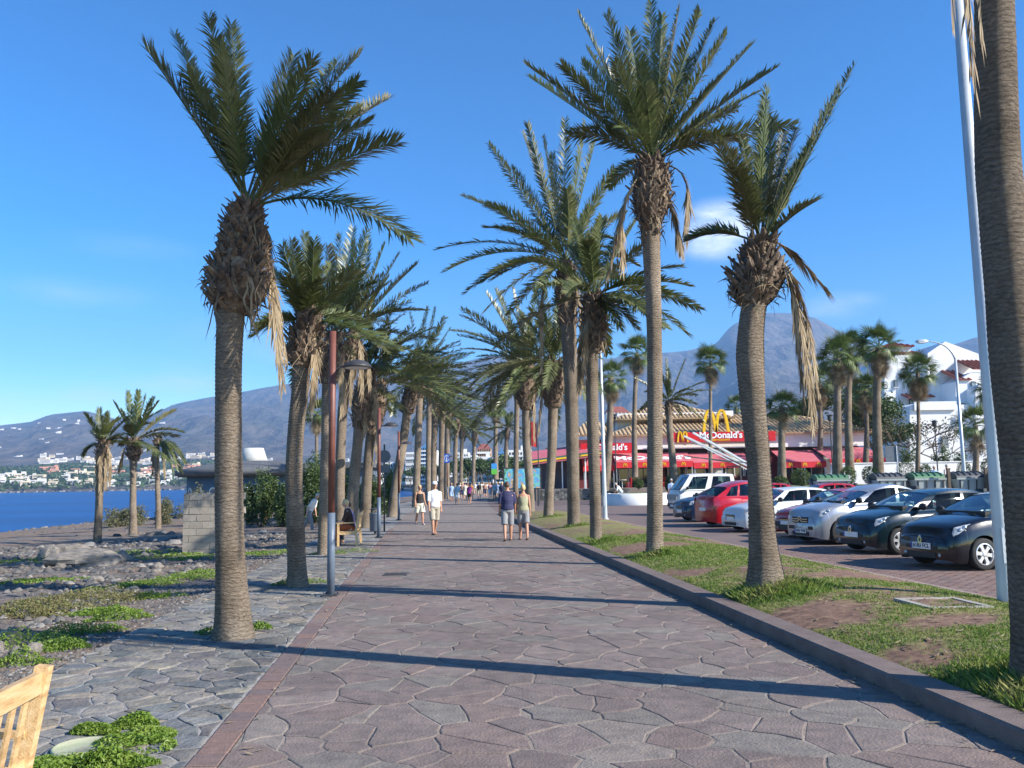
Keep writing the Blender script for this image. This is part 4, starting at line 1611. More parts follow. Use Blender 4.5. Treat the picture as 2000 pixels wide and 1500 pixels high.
hero('thin straight palm left of the curved one at the lawn tip', 60.0, 0.0, [(1007, 962, 11), (1008, 880, 10), (1010, 770, 10)], ((1010, 780), (1011, 725), (14, 20, 18)), (1011, 726), [], seed=35, n=40, wid=0.045, leaf=0.6,
     fill=22, fill_len=3.2, fill_wind=-0.1, boots=40, fibres=0, ring=0.12, sides=12, fill_low=-20)
# ---- beach palms ----------------------------------------------------------------
BG = 'small date palms on the beach'
hero('beach palm farthest seaward, long skirt of dead leaves on a thin trunk', 36, ground_z(-17.7, 36), [(190, 1058, 16), (193, 1000, 14), (197, 900, 13), (199, 880, 13)], ((199, 892), (202, 860), (18, 20, 16)), (202, 866),
     [(165, 808, .02), (195, 798, .01), (212, 805, .03), (232, 815, .05), (255, 812, .06), (180, 840, .08), (240, 850, .1)],
     dead=(((190, 872), (188, 965), -0.1), ((206, 872), (206, 955), 0.1), ((214, 876), (214, 945), -0.2), ((196, 872), (196, 985), -0.2)), group=BG, seed=51, n=50, wid=0.03, leaf=0.42, fill=5, fill_len=1.3, boots=50, fibres=30)
hero('middle beach palm, upright crown and diamond patterned upper trunk', 40, ground_z(-18, 40), [(260, 1048, 17), (260, 1000, 13), (260, 930, 12), (261, 880, 17)], ((261, 900), (262, 856), (16, 26, 26, 20)), (262, 860),
     [(222, 785, .02), (250, 765, .0), (270, 763, .0), (285, 772, .01), (310, 785, .05), (342, 802, .08), (358, 845, .2), (235, 800, .04), (300, 775, .03), (235, 870, .15)],
     dead=(((245, 870), (232, 920), -0.2),), group=BG, seed=53, n=54, wid=0.034, leaf=0.5, fill=6, fill_len=1.8, boots=70, fibres=10)
hero('broken beach palm with one bent crown hanging to the right', 45, ground_z(-19, 45), [(309, 1036, 12), (309, 980, 10), (306, 900, 10), (306, 862, 11)], ((306, 870), (308, 856), (12, 14, 10)), (308, 860),
     [(362, 905, .3), (355, 925, .3), (345, 918, .35), (338, 925, .35), (330, 900, .3), (350, 890, .25)], dead=(((300, 866), (298, 925), 0), ((316, 858), (322, 930), -0.1)), group=BG, seed=55, n=44, wid=0.03, leaf=0.42, boots=20, fibres=10)


# ---- fan palms ------------------------------------------------------------------
def fan_leaf(mb, rs, size=0.9, pet=0.9, limp=0.2):
    """a fan leaf along +X: petiole and a pleated half disc of pointed fingers"""
    mb.bar((0, 0, 0), (pet, 0, 0), 0.03, 0.02)
    k = 26
    for i in range(k):
        a = R(-118 + 236 * (i + 0.5) / k)
        l = size * (1 - 0.25 * abs(a) / 2.1) * rs.uniform(0.88, 1.05)
        d = Vector((math.cos(a), math.sin(a), 0))
        s = Vector((-math.sin(a), math.cos(a), 0))
        w = 0.038 * size
        zf = 0.05 * (1 if i % 2 else -1)
        p = Vector((pet, 0, 0))
        m = p + d * (l * 0.45) + Vector((0, 0, zf * 0.5))
        e = p + d * l + Vector((0, 0, -limp * l))
        mb.add([tuple(p), tuple(m - s * w), tuple(m + s * w), tuple(e)], [(0, 1, 2), (1, 3, 2)])


fan_meshes = []
for k in range(4):
    mb = MB()
    fan_leaf(mb, random.Random(100 + k), 1.0, 1.0, (0.1, 0.25, 0.4, 0.6)[k])
    fan_meshes.append(mb.mesh('fan_leaf', m_fan))
fan_dead = []
for k in range(2):
    mb = MB()
    fan_leaf(mb, random.Random(200 + k), 0.9, 0.6, 1.2)
    fan_dead.append(mb.mesh('dead_fan_leaf', m_dead))


def fan_palm(label, px, base_py, crown_py, w, dist, scale=1.0, skirt=10, leaves=28, seed=1, base_z=None, lean=0):
    rs = random.Random(seed)
    b = at(px, base_py, dist)
    if base_z is not None:
        b.z = base_z
    c = at(px + lean, crown_py, dist)
    t = thing('fan_palm', label, 'palm tree', b, 0, 'fan palms around the restaurant')
    mb = MB()
    rr = w / 2 * dist / FOC * 0.82
    scale *= 0.86
    mid = b.lerp(c, 0.5) + Vector((rs.uniform(-.15, .15), 0, 0))
    ring_trunk(mb, [Vector((0, 0, -0.1)), mid - b, c - b], [rr * 1.3, rr * 0.95, rr * 0.85], 12, 0.12, 0.012, seed)
    mb.build('trunk', m_trunk, t, True)
    cl = c - b
    for i in range(leaves):
        az = i * 2.39996 + rs.uniform(-.2, .2)
        el = R(lerp(80, -40, (i / leaves) ** 0.9) + rs.uniform(-8, 8))
        o = link('fan_leaf', fan_meshes[min(3, int(4 * i / leaves))], t, cl)
        o.rotation_euler = (Matrix.Rotation(az, 3, 'Z') @ Matrix.Rotation(-el, 3, 'Y') @ Matrix.Rotation(rs.uniform(-.5, .5), 3, 'X')).to_euler()
        o.scale = [scale * rs.uniform(0.85, 1.1)] * 3
    for i in range(skirt):
        az = i * 2.39996
        o = link('dead_leaf', fan_dead[i % 2], t, cl - Vector((0, 0, rs.uniform(0.0, 1.0) * scale)))
        o.rotation_euler = (Matrix.Rotation(az, 3, 'Z') @ Matrix.Rotation(R(62 + rs.uniform(0, 20)), 3, 'Y')).to_euler()
        o.scale = [scale * rs.uniform(0.8, 1.0)] * 3
    return t


fan_palm('fan palm with green crown at the end of the promenade', 968, 935, 800, 11, 120, 1.25, 10, seed=61, lean=0)
fan_palm('fan palm with tan dead leaves beside the slender lamp post', 1181, 962, 738, 17, 62, 1.05, 20, 24, seed=62, lean=12)
fan_palm('tall thin fan palm in front of the restaurant roof', 1388, 930, 708, 8, 68, 1.1, 16, seed=63)
fan_palm('short stout fan palm before the red awnings, scaly trunk', 1527, 932, 795, 17, 58, 0.95, 6, seed=64)
fan_palm('first of three tall fan palms right of the restaurant', 1636, 935, 700, 19, 56, 1.15, 10, seed=65)
fan_palm('second of three tall fan palms right of the restaurant, partly behind the first', 1660, 925, 686, 17, 62, 1.15, 12, seed=66)
fan_palm('third and tallest of three fan palms right of the restaurant, brown skirt', 1716, 930, 678, 20, 58, 1.2, 22, seed=67)
fan_palm('fan palm with thin trunk and heavy dead skirt before the white apartment house', 1792, 925, 728, 9, 62, 1.15, 26, seed=68)
fan_palm('low fan palm right of the curved street lamp', 1905, 925, 830, 13, 50, 0.95, 4, seed=69)
fan_palm('fan palm in the dark grove behind the restaurant', 1690, 925, 760, 12, 75, 1.2, 20, seed=70)
fan_palm('small fan palm on the beach behind the grey round house', 619, 925, 808, 8, 90, 1.25, 14, seed=71)
fan_palm('fan palm above the restaurant roof left of the tallest trunk', 1240, 930, 690, 12, 74, 1.25, 8, seed=72, lean=4)
fan_palm('small fan palm peeking over the restaurant roof ridge', 1438, 930, 796, 8, 110, 1.3, 2, 20, seed=73)
fan_palm('fan palm with dark leaves half hidden by dead leaves in the grove', 1600, 925, 745, 12, 80, 1.25, 14, seed=74)
fan_palm('fan palm leaning beside the white apartment house behind the grey lamp', 1940, 915, 762, 10, 62, 1.05, 8, seed=75)
hero('date palm with scaly trunk and loose crown before the restaurant sign', 64, 0.6,
     [(1318, 950, 18), (1314, 900, 14), (1309, 850, 13), (1306, 800, 13)], ((1306, 812), (1306, 782), (14, 16, 14)), (1306, 784),
     [(1240, 740, .06), (1380, 745, .1), (1395, 762, .15), (1300, 700, .0), (1340, 700, .02), (1260, 790, .15), (1360, 790, .2)],
     group='date palms near the restaurant', seed=77, n=48, wid=0.045, leaf=0.55, fill=14, fill_len=2.8, fill_wind=0, boots=40, fibres=0, ring=0.12, sides=12)
hero('thin date palm by the promenade beyond the billboard', 105, 0.0, [(990, 958, 9), (988, 900, 8), (990, 850, 8)], ((990, 858), (991, 835), (10, 12, 9)), (991, 838), [], group='date palms near the restaurant',
     seed=79, n=36, wid=0.06, leaf=0.65, fill=18, fill_len=3.0, fill_wind=0, boots=20, fibres=0, ring=0.2, sides=10, fill_low=-20)

# ================================================================== street furniture
m_steel = pmat('painted_steel_grey', [(0.095, 0.125, 0.17), (0.125, 0.155, 0.20)], scale=6, rough=0.45, bump=0.05, bscale=40)
m_rust = pmat('painted_steel_brown', [(0.12, 0.042, 0.030), (0.17, 0.060, 0.042)], scale=5, rough=0.5, bump=0.08, bscale=40)
m_dark = pmat('dark_metal', [(0.035, 0.035, 0.04), (0.06, 0.06, 0.065)], scale=8, rough=0.45)
m_galv = pmat('galvanised', [(0.46, 0.50, 0.54), (0.56, 0.60, 0.63)], scale=3, rough=0.38, metal=0.25, bump=0.05, bscale=50)
m_white = pmat('white_render', [(0.74, 0.73, 0.71), (0.82, 0.81, 0.79)], scale=1.5, detail=9, rough=0.85, bump=0.1, bscale=30)
m_teak = pmat('teak', [(0.40, 0.24, 0.10), (0.55, 0.36, 0.17), (0.62, 0.44, 0.24)], scale=5, detail=8, rough=0.6, bump=0.25, bscale=22, stretch=(6, 1, 6), rnd=0.14)
m_glass = glass_mat('window_glass')
m_lens = pmat('lamp_lens', [(0.65, 0.65, 0.62)], rough=0.3)


def lamp_post(label, px, py, h, head_dir=1.0, z=0.0):
    g = ground_at(px, py, z)
    t = thing('street_lamp', label, 'lamp post', (g.x, g.y, z), 0, 'promenade lamp posts')
    MB().lathe([(0.062, 0), (0.062, 1.30)], 16).build('lower_post', m_steel, t, True)
    MB().lathe([(0.056, 1.30), (0.056, h), (0.0, h + 0.004)], 16).build('upper_post', m_rust, t, True)
    mb = MB()
    mb.box((0, 0, 0.012), (0.24, 0.24, 0.024))
    for a in (-1, 1):
        for b in (-1, 1):
            mb.lathe([(0.014, 0.02), (0.014, 0.05)], 6, (a * 0.09, b * 0.09, 0))
    mb.build('base_plate', m_dark, t)
    arm = MB()
    arm.tube([(0, 0, h * 0.845), (0.14 * head_dir, 0, h * 0.862), (0.22 * head_dir, 0, h * 0.862)], 0.018, 6)
    arm.build('arm', m_dark, t)
    hx = 0.40 * head_dir
    hd = MB().lathe([(0.0, 0.115), (0.06, 0.112), (0.14, 0.09), (0.20, 0.05), (0.235, 0.012), (0.24, 0.0), (0.225, -0.02), (0.20, -0.02)], 22, (hx, 0, h * 0.86), cap=False).build('lamp_head', m_dark, t, True)
    MB().lathe([(0.205, -0.018), (0.12, -0.035), (0.0, -0.04)], 22, (hx, 0, h * 0.86), cap=False).build('lens', m_lens, hd, True)
    return t


lamp_post('front lamp post, brown above grey, disc lamp head on the right', 646, 1163, 4.25)
lamp_post('second lamp post from the front, beside the litter bin', 740, 1050, 4.25)
lamp_post('third lamp post from the front, beyond the bin', 779, 1016, 4.25)
g = ground_at(874, 975)
lp = lamp_post('far lamp post carrying a blue pedestrian sign', 874, 975, 5.2)
# the pedestrian sign on it
sg = MB().box((-0.05, -0.09, 4.3), (0.62, 0.02, 0.95)).build('sign_plate', pmat('sign_blue', [(0.015, 0.09, 0.42)], rough=0.4), lp)
mb = MB()
for k in range(20):
    a0, a1 = 2 * PI * k / 20, 2 * PI * (k + 1) / 20
    for r0, r1 in ((0.20, 0.235),):
        mb.add([(-0.05 + math.cos(a0) * r0, -0.104, 4.3 + math.sin(a0) * r0 * 1.5), (-0.05 + math.cos(a0) * r1, -0.104, 4.3 + math.sin(a0) * r1 * 1.5),
                (-0.05 + math.cos(a1) * r1, -0.104, 4.3 + math.sin(a1) * r1 * 1.5), (-0.05 + math.cos(a1) * r0, -0.104, 4.3 + math.sin(a1) * r0 * 1.5)], [(0, 1, 2, 3)])
mb.box((-0.05, -0.106, 4.26), (0.09, 0.006, 0.2)).box((-0.05, -0.106, 4.45), (0.07, 0.006, 0.08)).box((-0.08, -0.106, 4.1), (0.035, 0.006, 0.16)).box((-0.02, -0.106, 4.1), (0.035, 0.006, 0.16))
mb.build('pictogram', pmat('sign_white', [(0.8, 0.8, 0.8)], rough=0.4), sg)

# back of a round traffic sign with a small plate below, on its own post
g = ground_at(744, 1040)
t = thing('traffic_sign', 'round traffic sign seen from behind with small plate beneath, beside second lamp', 'sign', (g.x + 0.03, g.y + 0.6, 0))
MB().lathe([(0.03, 0), (0.03, 3.2)], 8).build('post', m_dark, t, True)
m_signback = pmat('sign_back', [(0.10, 0.115, 0.14), (0.14, 0.155, 0.18)], scale=5, rough=0.45, metal=0.3)
MB().lathe([(0.0, -0.06), (0.24, -0.06), (0.24, -0.035), (0.0, -0.03)], 26, (0, 0, 2.75), 'Y').build('disc', m_signback, t)
MB().box((0, -0.05, 2.28), (0.42, 0.02, 0.28)).build('plate', m_signback, t)

# litter bin
g = ground_at(733, 1044)
t = thing('litter_bin', 'dark grey cylindrical litter bin on the second lamp post', 'bin', (g.x, g.y, 0))
MB().lathe([(0.17, 0.12), (0.19, 0.14), (0.205, 0.70), (0.215, 0.71), (0.215, 0.74), (0.18, 0.74), (0.17, 0.2), (0, 0.2)], 20, cap=False).build('drum', pmat('bin_grey', [(0.10, 0.13, 0.17), (0.13, 0.16, 0.20)], scale=6, rough=0.5), t, True)
MB().lathe([(0.205, 0.86), (0.215, 0.87), (0.10, 0.91), (0, 0.915)], 20, cap=False).build('lid', m_dark, t, True)
mb = MB()
for a in (0.5, 2.6, 4.7):
    mb.bar((0.19 * math.cos(a), 0.19 * math.sin(a), 0.72), (0.19 * math.cos(a), 0.19 * math.sin(a), 0.87), 0.02)
mb.lathe([(0.045, 0), (0.045, 0.14)], 10)
mb.build('bracket', m_dark, t)


# teak benches
def bench(label, x, y, rot, length=1.5, z=0.0):
    """back along local +X, seat towards -X"""
    t = thing('bench', label, 'bench', (x, y, z), rot, 'teak benches along the promenade')
    h = length / 2

    def back_x(zz):
        return 0.24 + 0.16 * max(0, zz - 0.40)
    for s in (-1, 1):
        yy = s * (h - 0.035)
        mb = MB()
        mb.bar((0.27, yy, 0), (0.24, yy, 0.42), 0.062, 0.055, Vector((0, 1, 0))).bar((0.24, yy, 0.41), (back_x(0.95), yy, 0.95), 0.062, 0.055, Vector((0, 1, 0)))
        mb.build('rear_leg', m_teak, t)
        MB().bar((-0.26, yy, 0), (-0.26, yy, 0.63), 0.06, 0.06, Vector((0, 1, 0))).build('front_leg', m_teak, t)
        MB().bar((-0.31, yy, 0.65), (0.27, yy, 0.66), 0.075, 0.03).build('armrest', m_teak, t)
        MB().bar((-0.26, yy, 0.36), (0.24, yy, 0.36), 0.035, 0.07).build('side_rail', m_teak, t)
    MB().bar((back_x(0.88), -h + 0.065, 0.88), (back_x(0.88), h - 0.065, 0.88), 0.034, 0.095).build('top_rail', m_teak, t)
    MB().bar((back_x(0.52), -h + 0.065, 0.52), (back_x(0.52), h - 0.065, 0.52), 0.034, 0.07).build('lower_rail', m_teak, t)
    MB().bar((-0.26, -h + 0.065, 0.36), (-0.26, h - 0.065, 0.36), 0.034, 0.075).build('front_rail', m_teak, t)
    k = int(length / 0.125)
    for i in range(k):
        yy = -h + 0.1 + (length - 0.2) * (i + 0.5) / k
        MB().bar((back_x(0.545), yy, 0.545), (back_x(0.85), yy, 0.85), 0.013, 0.042, Vector((0, 1, 0))).build('back_slat', m_teak, t)
    for i in range(5):
        xx = -0.25 + 0.108 * i
        MB().bar((xx, -h + 0.01, 0.415 - 0.012 * math.sin(PI * i / 4)), (xx, h - 0.01, 0.415 - 0.012 * math.sin(PI * i / 4)), 0.085, 0.022).build('seat_slat', m_teak, t)
    return t


p = at(96, 1312, 3.86)
bench('wooden bench in the bottom corner, slatted back turned to the promenade', p.x - 0.33, p.y - 0.86 + 0.13, R(5.7), 1.7)
g = ground_at(684, 1066)
BENCH2 = (g.x - 0.12, g.y + 0.55)
bench('wooden bench with two seated people between the palms', BENCH2[0], BENCH2[1], R(5.7), 1.5)

# ------------------------------------------------------------------ the round grey house
RH = Vector(((505 - 1000) / FOC * 72, 72, -0.9))
t = thing('round_house', 'round grey beach building with wide disc roof and portholes', 'building', RH)
m_rh = pmat('blue_grey_render', [(0.085, 0.12, 0.17), (0.11, 0.15, 0.20)], scale=2, rough=0.8, bump=0.15)
m_slab = pmat('roof_concrete', [(0.075, 0.08, 0.09), (0.12, 0.125, 0.13)], scale=1.2, detail=9, rough=0.9, bump=0.2)
MB().lathe([(5.7, -0.5), (5.7, 3.5)], 48).build('wall', m_rh, t, True)
rf = MB().lathe([(5.5, 3.42), (6.35, 3.45), (6.62, 3.62), (6.62, 3.92), (6.0, 4.12), (4.0, 4.5), (2.2, 4.7), (0, 4.78)], 64, cap=False).build('roof', m_slab, t, True)
MB().lathe([(1.25, 4.5), (0.82, 5.8), (0.0, 5.82)], 20, (-0.3, -0.6, 0)).build('skylight', pmat('pale_concrete2', [(0.42, 0.42, 0.40), (0.55, 0.55, 0.52)], scale=2, rough=0.9, bump=0.2), rf, True)
for k in range(9):
    a = R(-155 + k * 15)
    o = thing_c = Vector((math.cos(a) * 5.7, math.sin(a) * 5.7, 2.25))
    M = Matrix.Translation(o) @ Matrix.Rotation(a, 4, 'Z')
    mb = MB().lathe([(0.33, 0.0), (0.33, 0.06), (0.25, 0.06), (0.25, 0.0)], 20, (0, 0, 0), 'X', cap=False)
    mb.v = [tuple(M @ Vector(v)) for v in mb.v]
    w = mb.build('porthole', pmat('porthole_white', [(0.72, 0.74, 0.76)], rough=0.5), t, True)
    mb = MB().lathe([(0.25, 0.02), (0.0, 0.022)], 20, (0, 0, 0), 'X', cap=False)
    mb.v = [tuple(M @ Vector(v)) for v in mb.v]
    mb.build('pane', pmat('dark_pane', [(0.05, 0.09, 0.15)], rough=0.1), w, True)
# lower annex reaching to the right behind the hedge
t = thing('low_annex', 'low flat roofed annex behind the dark hedge', 'building', (-16.5, 74, -0.7))
MB().box((0, 0, 1.9), (9, 6, 3.8)).build('wall', m_rh, t)
MB().box((0, -0.2, 4.0), (9.8, 7, 0.4)).build('roof', m_slab, t)

# ------------------------------------------------------------------ concrete block wall on the beach
m_block = pmat('concrete_block', [(0.24, 0.20, 0.16), (0.33, 0.285, 0.235), (0.29, 0.25, 0.21)], scale=4, detail=9, rough=0.95, bump=0.6, bscale=35, rnd=0.1)
wz = ground_z(-9.2, 25)
p0 = at(356, 1080, 25)
t = thing('block_wall', 'free standing wall of bare concrete blocks on the beach', 'wall', (p0.x, 25, wz - 0.1))
bw, bh = 0.40, 0.205
rsb = random.Random(4)
blk = []
for k in range(5):
    mb = MB()
    vs = []
    for z in (0, bh - 0.012):
        for x, y in ((0, 0), (bw - 0.012, 0), (bw - 0.012, 0.19), (0, 0.19)):
            vs.append((x + rsb.uniform(-.006, .006), y + rsb.uniform(-.008, .008), z + rsb.uniform(-.004, .004)))
    mb.add(vs, [(3, 2, 1, 0), (4, 5, 6, 7), (0, 1, 5, 4), (1, 2, 6, 5), (2, 3, 7, 6), (3, 0, 4, 7)])
    blk.append(mb.mesh('block', m_block))
for r_ in range(9):
    off = 0.2 if r_ % 2 else 0
    for c in range(4):
        o = link('block', rsb.choice(blk), t, (c * bw - off * 0.9 + 0.18, rsb.uniform(-.008, .008), r_ * bh))
for i, r_ in enumerate(range(0, 9)):
    if r_ % 2 == 0:
        o = link('block', blk[1], t, (0.0, 0.0, r_ * bh))
        o.scale = (0.42, 1, 1)
MB().box((0.80, 0.10, 0.90), (1.56, 0.15, 1.84)).build('mortar', m_mortar_g, t)

# ------------------------------------------------------------------ rocks
m_rock = pmat('beach_rock', [(0.12, 0.10, 0.085), (0.21, 0.185, 0.155), (0.29, 0.255, 0.215)], scale=5, detail=9, rough=0.95, bump=0.7, bscale=18, rnd=0.2)


def rock_mesh(seed, n=12, m=9):
    r_ = random.Random(seed)
    mb = MB()
    mb.ball((0, 0, 0), (1, 1, 1), n, m)
    out = []
    for v in mb.v:
        u = Vector(v)
        k = 1 + 0.35 * nz(u.x * 1.1 + seed, u.y * 1.1, u.z * 1.1) + 0.16 * nz(u.x * 2.7, u.y * 2.7 + seed, u.z * 2.7)
        out.append(tuple(u * k))
    mb.v = out
    return mb.mesh('rock', m_rock)


rock_pool = [rock_mesh(i * 3.7) for i in range(6)]


def rock(label, px, py, dist, size, k=0, rot=0.0, group=None, sink=0.3):
    g = at(px, py, dist)
    z = ground_z(g.x, g.y)
    o = link('rock', rock_pool[k % 6], None, (g.x, g.y, z + size[2] * (1 - sink) * 0.6), rot)
    o.scale = size
    return tag(o, label, 'rock', group)


rock('large flat topped pale boulder slab on the beach', 165, 1090, 22.8, (0.98, 0.75, 0.27), 1, 0.2, sink=0.1)
rock('dark squared boulder at the right end of the flat slab', 238, 1085, 23.5, (0.24, 0.2, 0.2), 2, 0.5)
rock('dark rounded boulder behind the flat slab', 97, 1072, 26.5, (0.3, 0.26, 0.3), 3, 0.1)
rock('brown elongated boulder like a log behind the slab', 132, 1064, 27.5, (0.75, 0.3, 0.27), 4, 0.3)
rock('pale yellowish rock at the lower beach edge by the weeds', 72, 1244, 9.9, (0.13, 0.11, 0.075), 0, 0.4)
rock('smaller pale rock left of the yellowish one', 36, 1247, 9.9, (0.09, 0.08, 0.05), 5, 1.4)
rsr = random.Random(77)
for i in range(46):
    y = 9.5 + 16 * rsr.random() ** 1.3
    x = path_c(y) + V_PAVE - 1.2 - rsr.random() * (2.0 + y * 0.42)
    s = rsr.uniform(0.05, 0.15)
    o = link('rock', rsr.choice(rock_pool), None, (x, y, ground_z(x, y) + s * 0.25), rsr.uniform(0, 6))
    o.scale = (s * rsr.uniform(0.9, 1.5), s, s * rsr.uniform(0.45, 0.8))
    tag(o, 'fist to head sized grey rock lying loose among the beach pebbles', 'rock', 'loose rocks among the pebbles')
# pebbles
peb = MB()
peb.col = (1, 1, 1)
tints = [(0.12, 0.115, 0.11), (0.165, 0.155, 0.142), (0.085, 0.084, 0.083), (0.24, 0.222, 0.20), (0.06, 0.06, 0.06), (0.145, 0.125, 0.10), (0.10, 0.095, 0.09)]
cnt = 0
while cnt < 15000:
    u = rsr.random()
    y = 6.0 * (34 / 6.0) ** u
    side_ = rsr.random() ** 1.2
    x = path_c(y) + V_PAVE - 0.1 - side_ * (3.0 + y * 0.55)
    dens = 0.5 + 0.75 * nz(x * 0.5, y * 0.4, 5.5)
    near = (path_c(y) + V_PAVE) - x
    if rsr.random() > clamp(dens + (0.4 if near < 2.0 else 0)):
        continue
    s = (rsr.uniform(0.010, 0.026) if near < 1.6 else 0.016 + 0.06 * rsr.random() ** 2.2) * (0.8 + 0.025 * y)
    z = ground_z(x, y) + s * 0.2
    peb.col = rsr.choice(tints)
    a = rsr.uniform(0, 6)
    ca, sa = math.cos(a), math.sin(a)
    sx, sy, sz = s * rsr.uniform(0.9, 1.5), s, s * rsr.uniform(0.5, 0.8)
    vs = []
    for (px_, py_, pz_) in ((1, 0, -.2), (0.45, 0.85, -.1), (-0.55, 0.8, -.2), (-1, 0, 0), (-0.5, -0.85, -.1), (0.5, -0.8, -.2), (0.5, 0.15, .8), (-0.1, 0.5, .9), (-0.4, -0.3, .85)):
        q = rsr.uniform(0.85, 1.15)
        vs.append((x + (px_ * sx * ca - py_ * sy * sa) * q, y + (px_ * sx * sa + py_ * sy * ca) * q, z + pz_ * sz * q))
    peb.add(vs, [(6, 7, 8), (0, 1, 6), (1, 7, 6), (1, 2, 7), (2, 3, 8, 7), (3, 4, 8), (4, 5, 8), (5, 6, 8), (5, 0, 6)])
    cnt += 1
for _ in range(2600):
    y = rsr.uniform(26, 84)
    e_ = path_c(y) + V_PAVE
    x = e_ - 1.5 - rsr.random() * (e_ - shore_x(y) + 1)
    if rsr.random() > clamp(0.45 + 1.2 * nz(x * 0.16, y * 0.13, 2.5)):
        continue
    s = 0.05 + 0.20 * rsr.random() ** 2.5
    z = ground_z(x, y) + s * 0.15
    peb.col = rsr.choice(tints)
    vs = []
    for (px_, py_, pz_) in ((1, 0, -.2), (0.45, 0.85, -.1), (-0.55, 0.8, -.2), (-1, 0, 0), (-0.5, -0.85, -.1), (0.5, -0.8, -.2), (0.5, 0.15, .8), (-0.1, 0.5, .9), (-0.4, -0.3, .85)):
        q = rsr.uniform(0.8, 1.2)
        vs.append((x + px_ * s * 1.3 * q, y + py_ * s * q, z + pz_ * s * 0.6 * q))
    peb.add(vs, [(6, 7, 8), (0, 1, 6), (1, 7, 6), (1, 2, 7), (2, 3, 8, 7), (3, 4, 8), (4, 5, 8), (5, 6, 8), (5, 0, 6)])
tag(peb.build('pebbles', pmat('pebble', [(0.8, 0.8, 0.8), (1.15, 1.13, 1.1)], scale=30, rough=0.9, attr='tint'), None, True), 'loose grey beach pebbles and shingle', 'pebbles', None, 'stuff')

# ------------------------------------------------------------------ low green plants
m_weed = pmat('weed_leaf', [(0.09, 0.16, 0.015), (0.16, 0.25, 0.03), (0.26, 0.33, 0.06)], scale=6, rough=0.5, trans=0.3)
m_weed_d = pmat('weed_leaf_dry', [(0.14, 0.15, 0.04), (0.20, 0.17, 0.07), (0.12, 0.16, 0.03)], scale=5, rough=0.6, trans=0.25)


def leaves_mesh(name, pts, size, material, rs, aspect=0.55):
    """pts: (x, y, z, k) leaf centres; little two-triangle leaves at all angles"""
    vs, fs = [], []
    for (x, y, z, k) in pts:
        d = Vector((rs.gauss(0, 1), rs.gauss(0, 1), rs.gauss(0.35, 0.6))).normalized()
        s = d.cross(Vector((rs.gauss(0, 1), rs.gauss(0, 1), rs.gauss(0, 1)))).normalized()
        l = size * k * rs.uniform(0.6, 1.3)
        w = l * aspect
        c = Vector((x, y, z))
        nrm = d.cross(s) * (l * 0.12)
        o = len(vs)
        vs += [tuple(c - d * l * 0.5), tuple(c + s * w * 0.5 + nrm), tuple(c + d * l * 0.5), tuple(c - s * w * 0.5 + nrm)]
        fs += [(o, o + 1, o + 2), (o, o + 2, o + 3)]
    me = bpy.data.meshes.new(name)
    me.from_pydata(vs, [], fs)
    me.materials.append(material)
    return me


def weed_patch(label, blobs, count, size, material, seed, zf=ground_z, hgt=0.12):
    rs = random.Random(seed)
    pts = []
    while len(pts) < count:
        bx, by, ax, ay, rot = rs.choice(blobs)
        r_ = math.sqrt(rs.random())
        a = rs.uniform(0, 2 * PI)
        u, v = r_ * ax * math.cos(a), r_ * ay * math.sin(a)
        x = bx + u * math.cos(rot) - v * math.sin(rot)
        y = by + u * math.sin(rot) + v * math.cos(rot)
        h = hgt * (1 - r_ ** 2) * (0.6 + 0.9 * (nz(x * 3.1, y * 3.1, seed) + 0.3))
        if nz(x * 2.2, y * 2.2, seed + 4) < -0.35 and rs.random() < 0.8:
            continue
        pts.append((x, y, zf(x, y) + 0.01 + max(0, h) * rs.random() ** 0.6, 1))
    me = leaves_mesh('weeds', pts, size, material, rs)
    return tag(link('weeds', me), label, 'weeds', None, 'stuff')


def wb(px, py, ax, ay, z=-0.2, rot=0.0):
    g = ground_at(px, py, z)
    return (g.x, g.y, ax, ay, rot)


flat0 = lambda x, y: 0.0
weed_patch('fresh green succulent weeds around the round cover in the paving', [wb(255, 1462, 0.30, 0.24, 0), wb(290, 1440, 0.19, 0.18, 0), wb(110, 1492, 0.24, 0.14, 0), wb(185, 1432, 0.18, 0.06, 0), wb(215, 1494, 0.32, 0.10, 0),
           wb(262, 1418, 0.18, 0.10, 0)], 9000, 0.034, m_weed, 1, flat0, 0.085)
weed_patch('bright green weeds at the edge of the grey paving', [wb(45, 1275, 0.75, 0.35), wb(20, 1320, 0.6, 0.15), wb(160, 1255, 0.6, 0.18), wb(230, 1225, 0.5, 0.2), wb(110, 1290, 0.4, 0.15), wb(310, 1180, 0.5, 0.2)], 7000, 0.035, m_weed, 2, hgt=0.16)
weed_patch('large patch of green and yellowing weeds on the shingle', [wb(150, 1200, 1.1, 0.6, -.3), wb(200, 1190, 0.9, 0.5, -.3), wb(90, 1215, 0.9, 0.35, -.3), wb(60, 1225, 0.6, 0.3, -.3)], 6000, 0.042, m_weed_d, 3, hgt=0.22)
weed_patch('band of green ground cover running towards the first palm', [wb(250, 1150, 1.1, 0.35, -.2), wb(330, 1140, 1.3, 0.5, -.2), wb(390, 1128, 1.0, 0.5, -.2), wb(200, 1210, .6, .2, -.2)], 6500, 0.045, m_weed, 4, hgt=0.10)
weed_patch('low grass and weeds behind the boulder slab and block wall', [wb(270, 1088, 1.6, 1.2, -.35), wb(330, 1098, 1.2, .8, -.35), wb(60, 1100, 2.0, 0.7, -.4), wb(400, 1100, 1.0, .7, -.3), wb(500, 1090, 1.2, 0.8, -.2), wb(70, 1140, 1.2, .5, -.3)], 6000, 0.06, m_weed, 5,
           hgt=0.09)
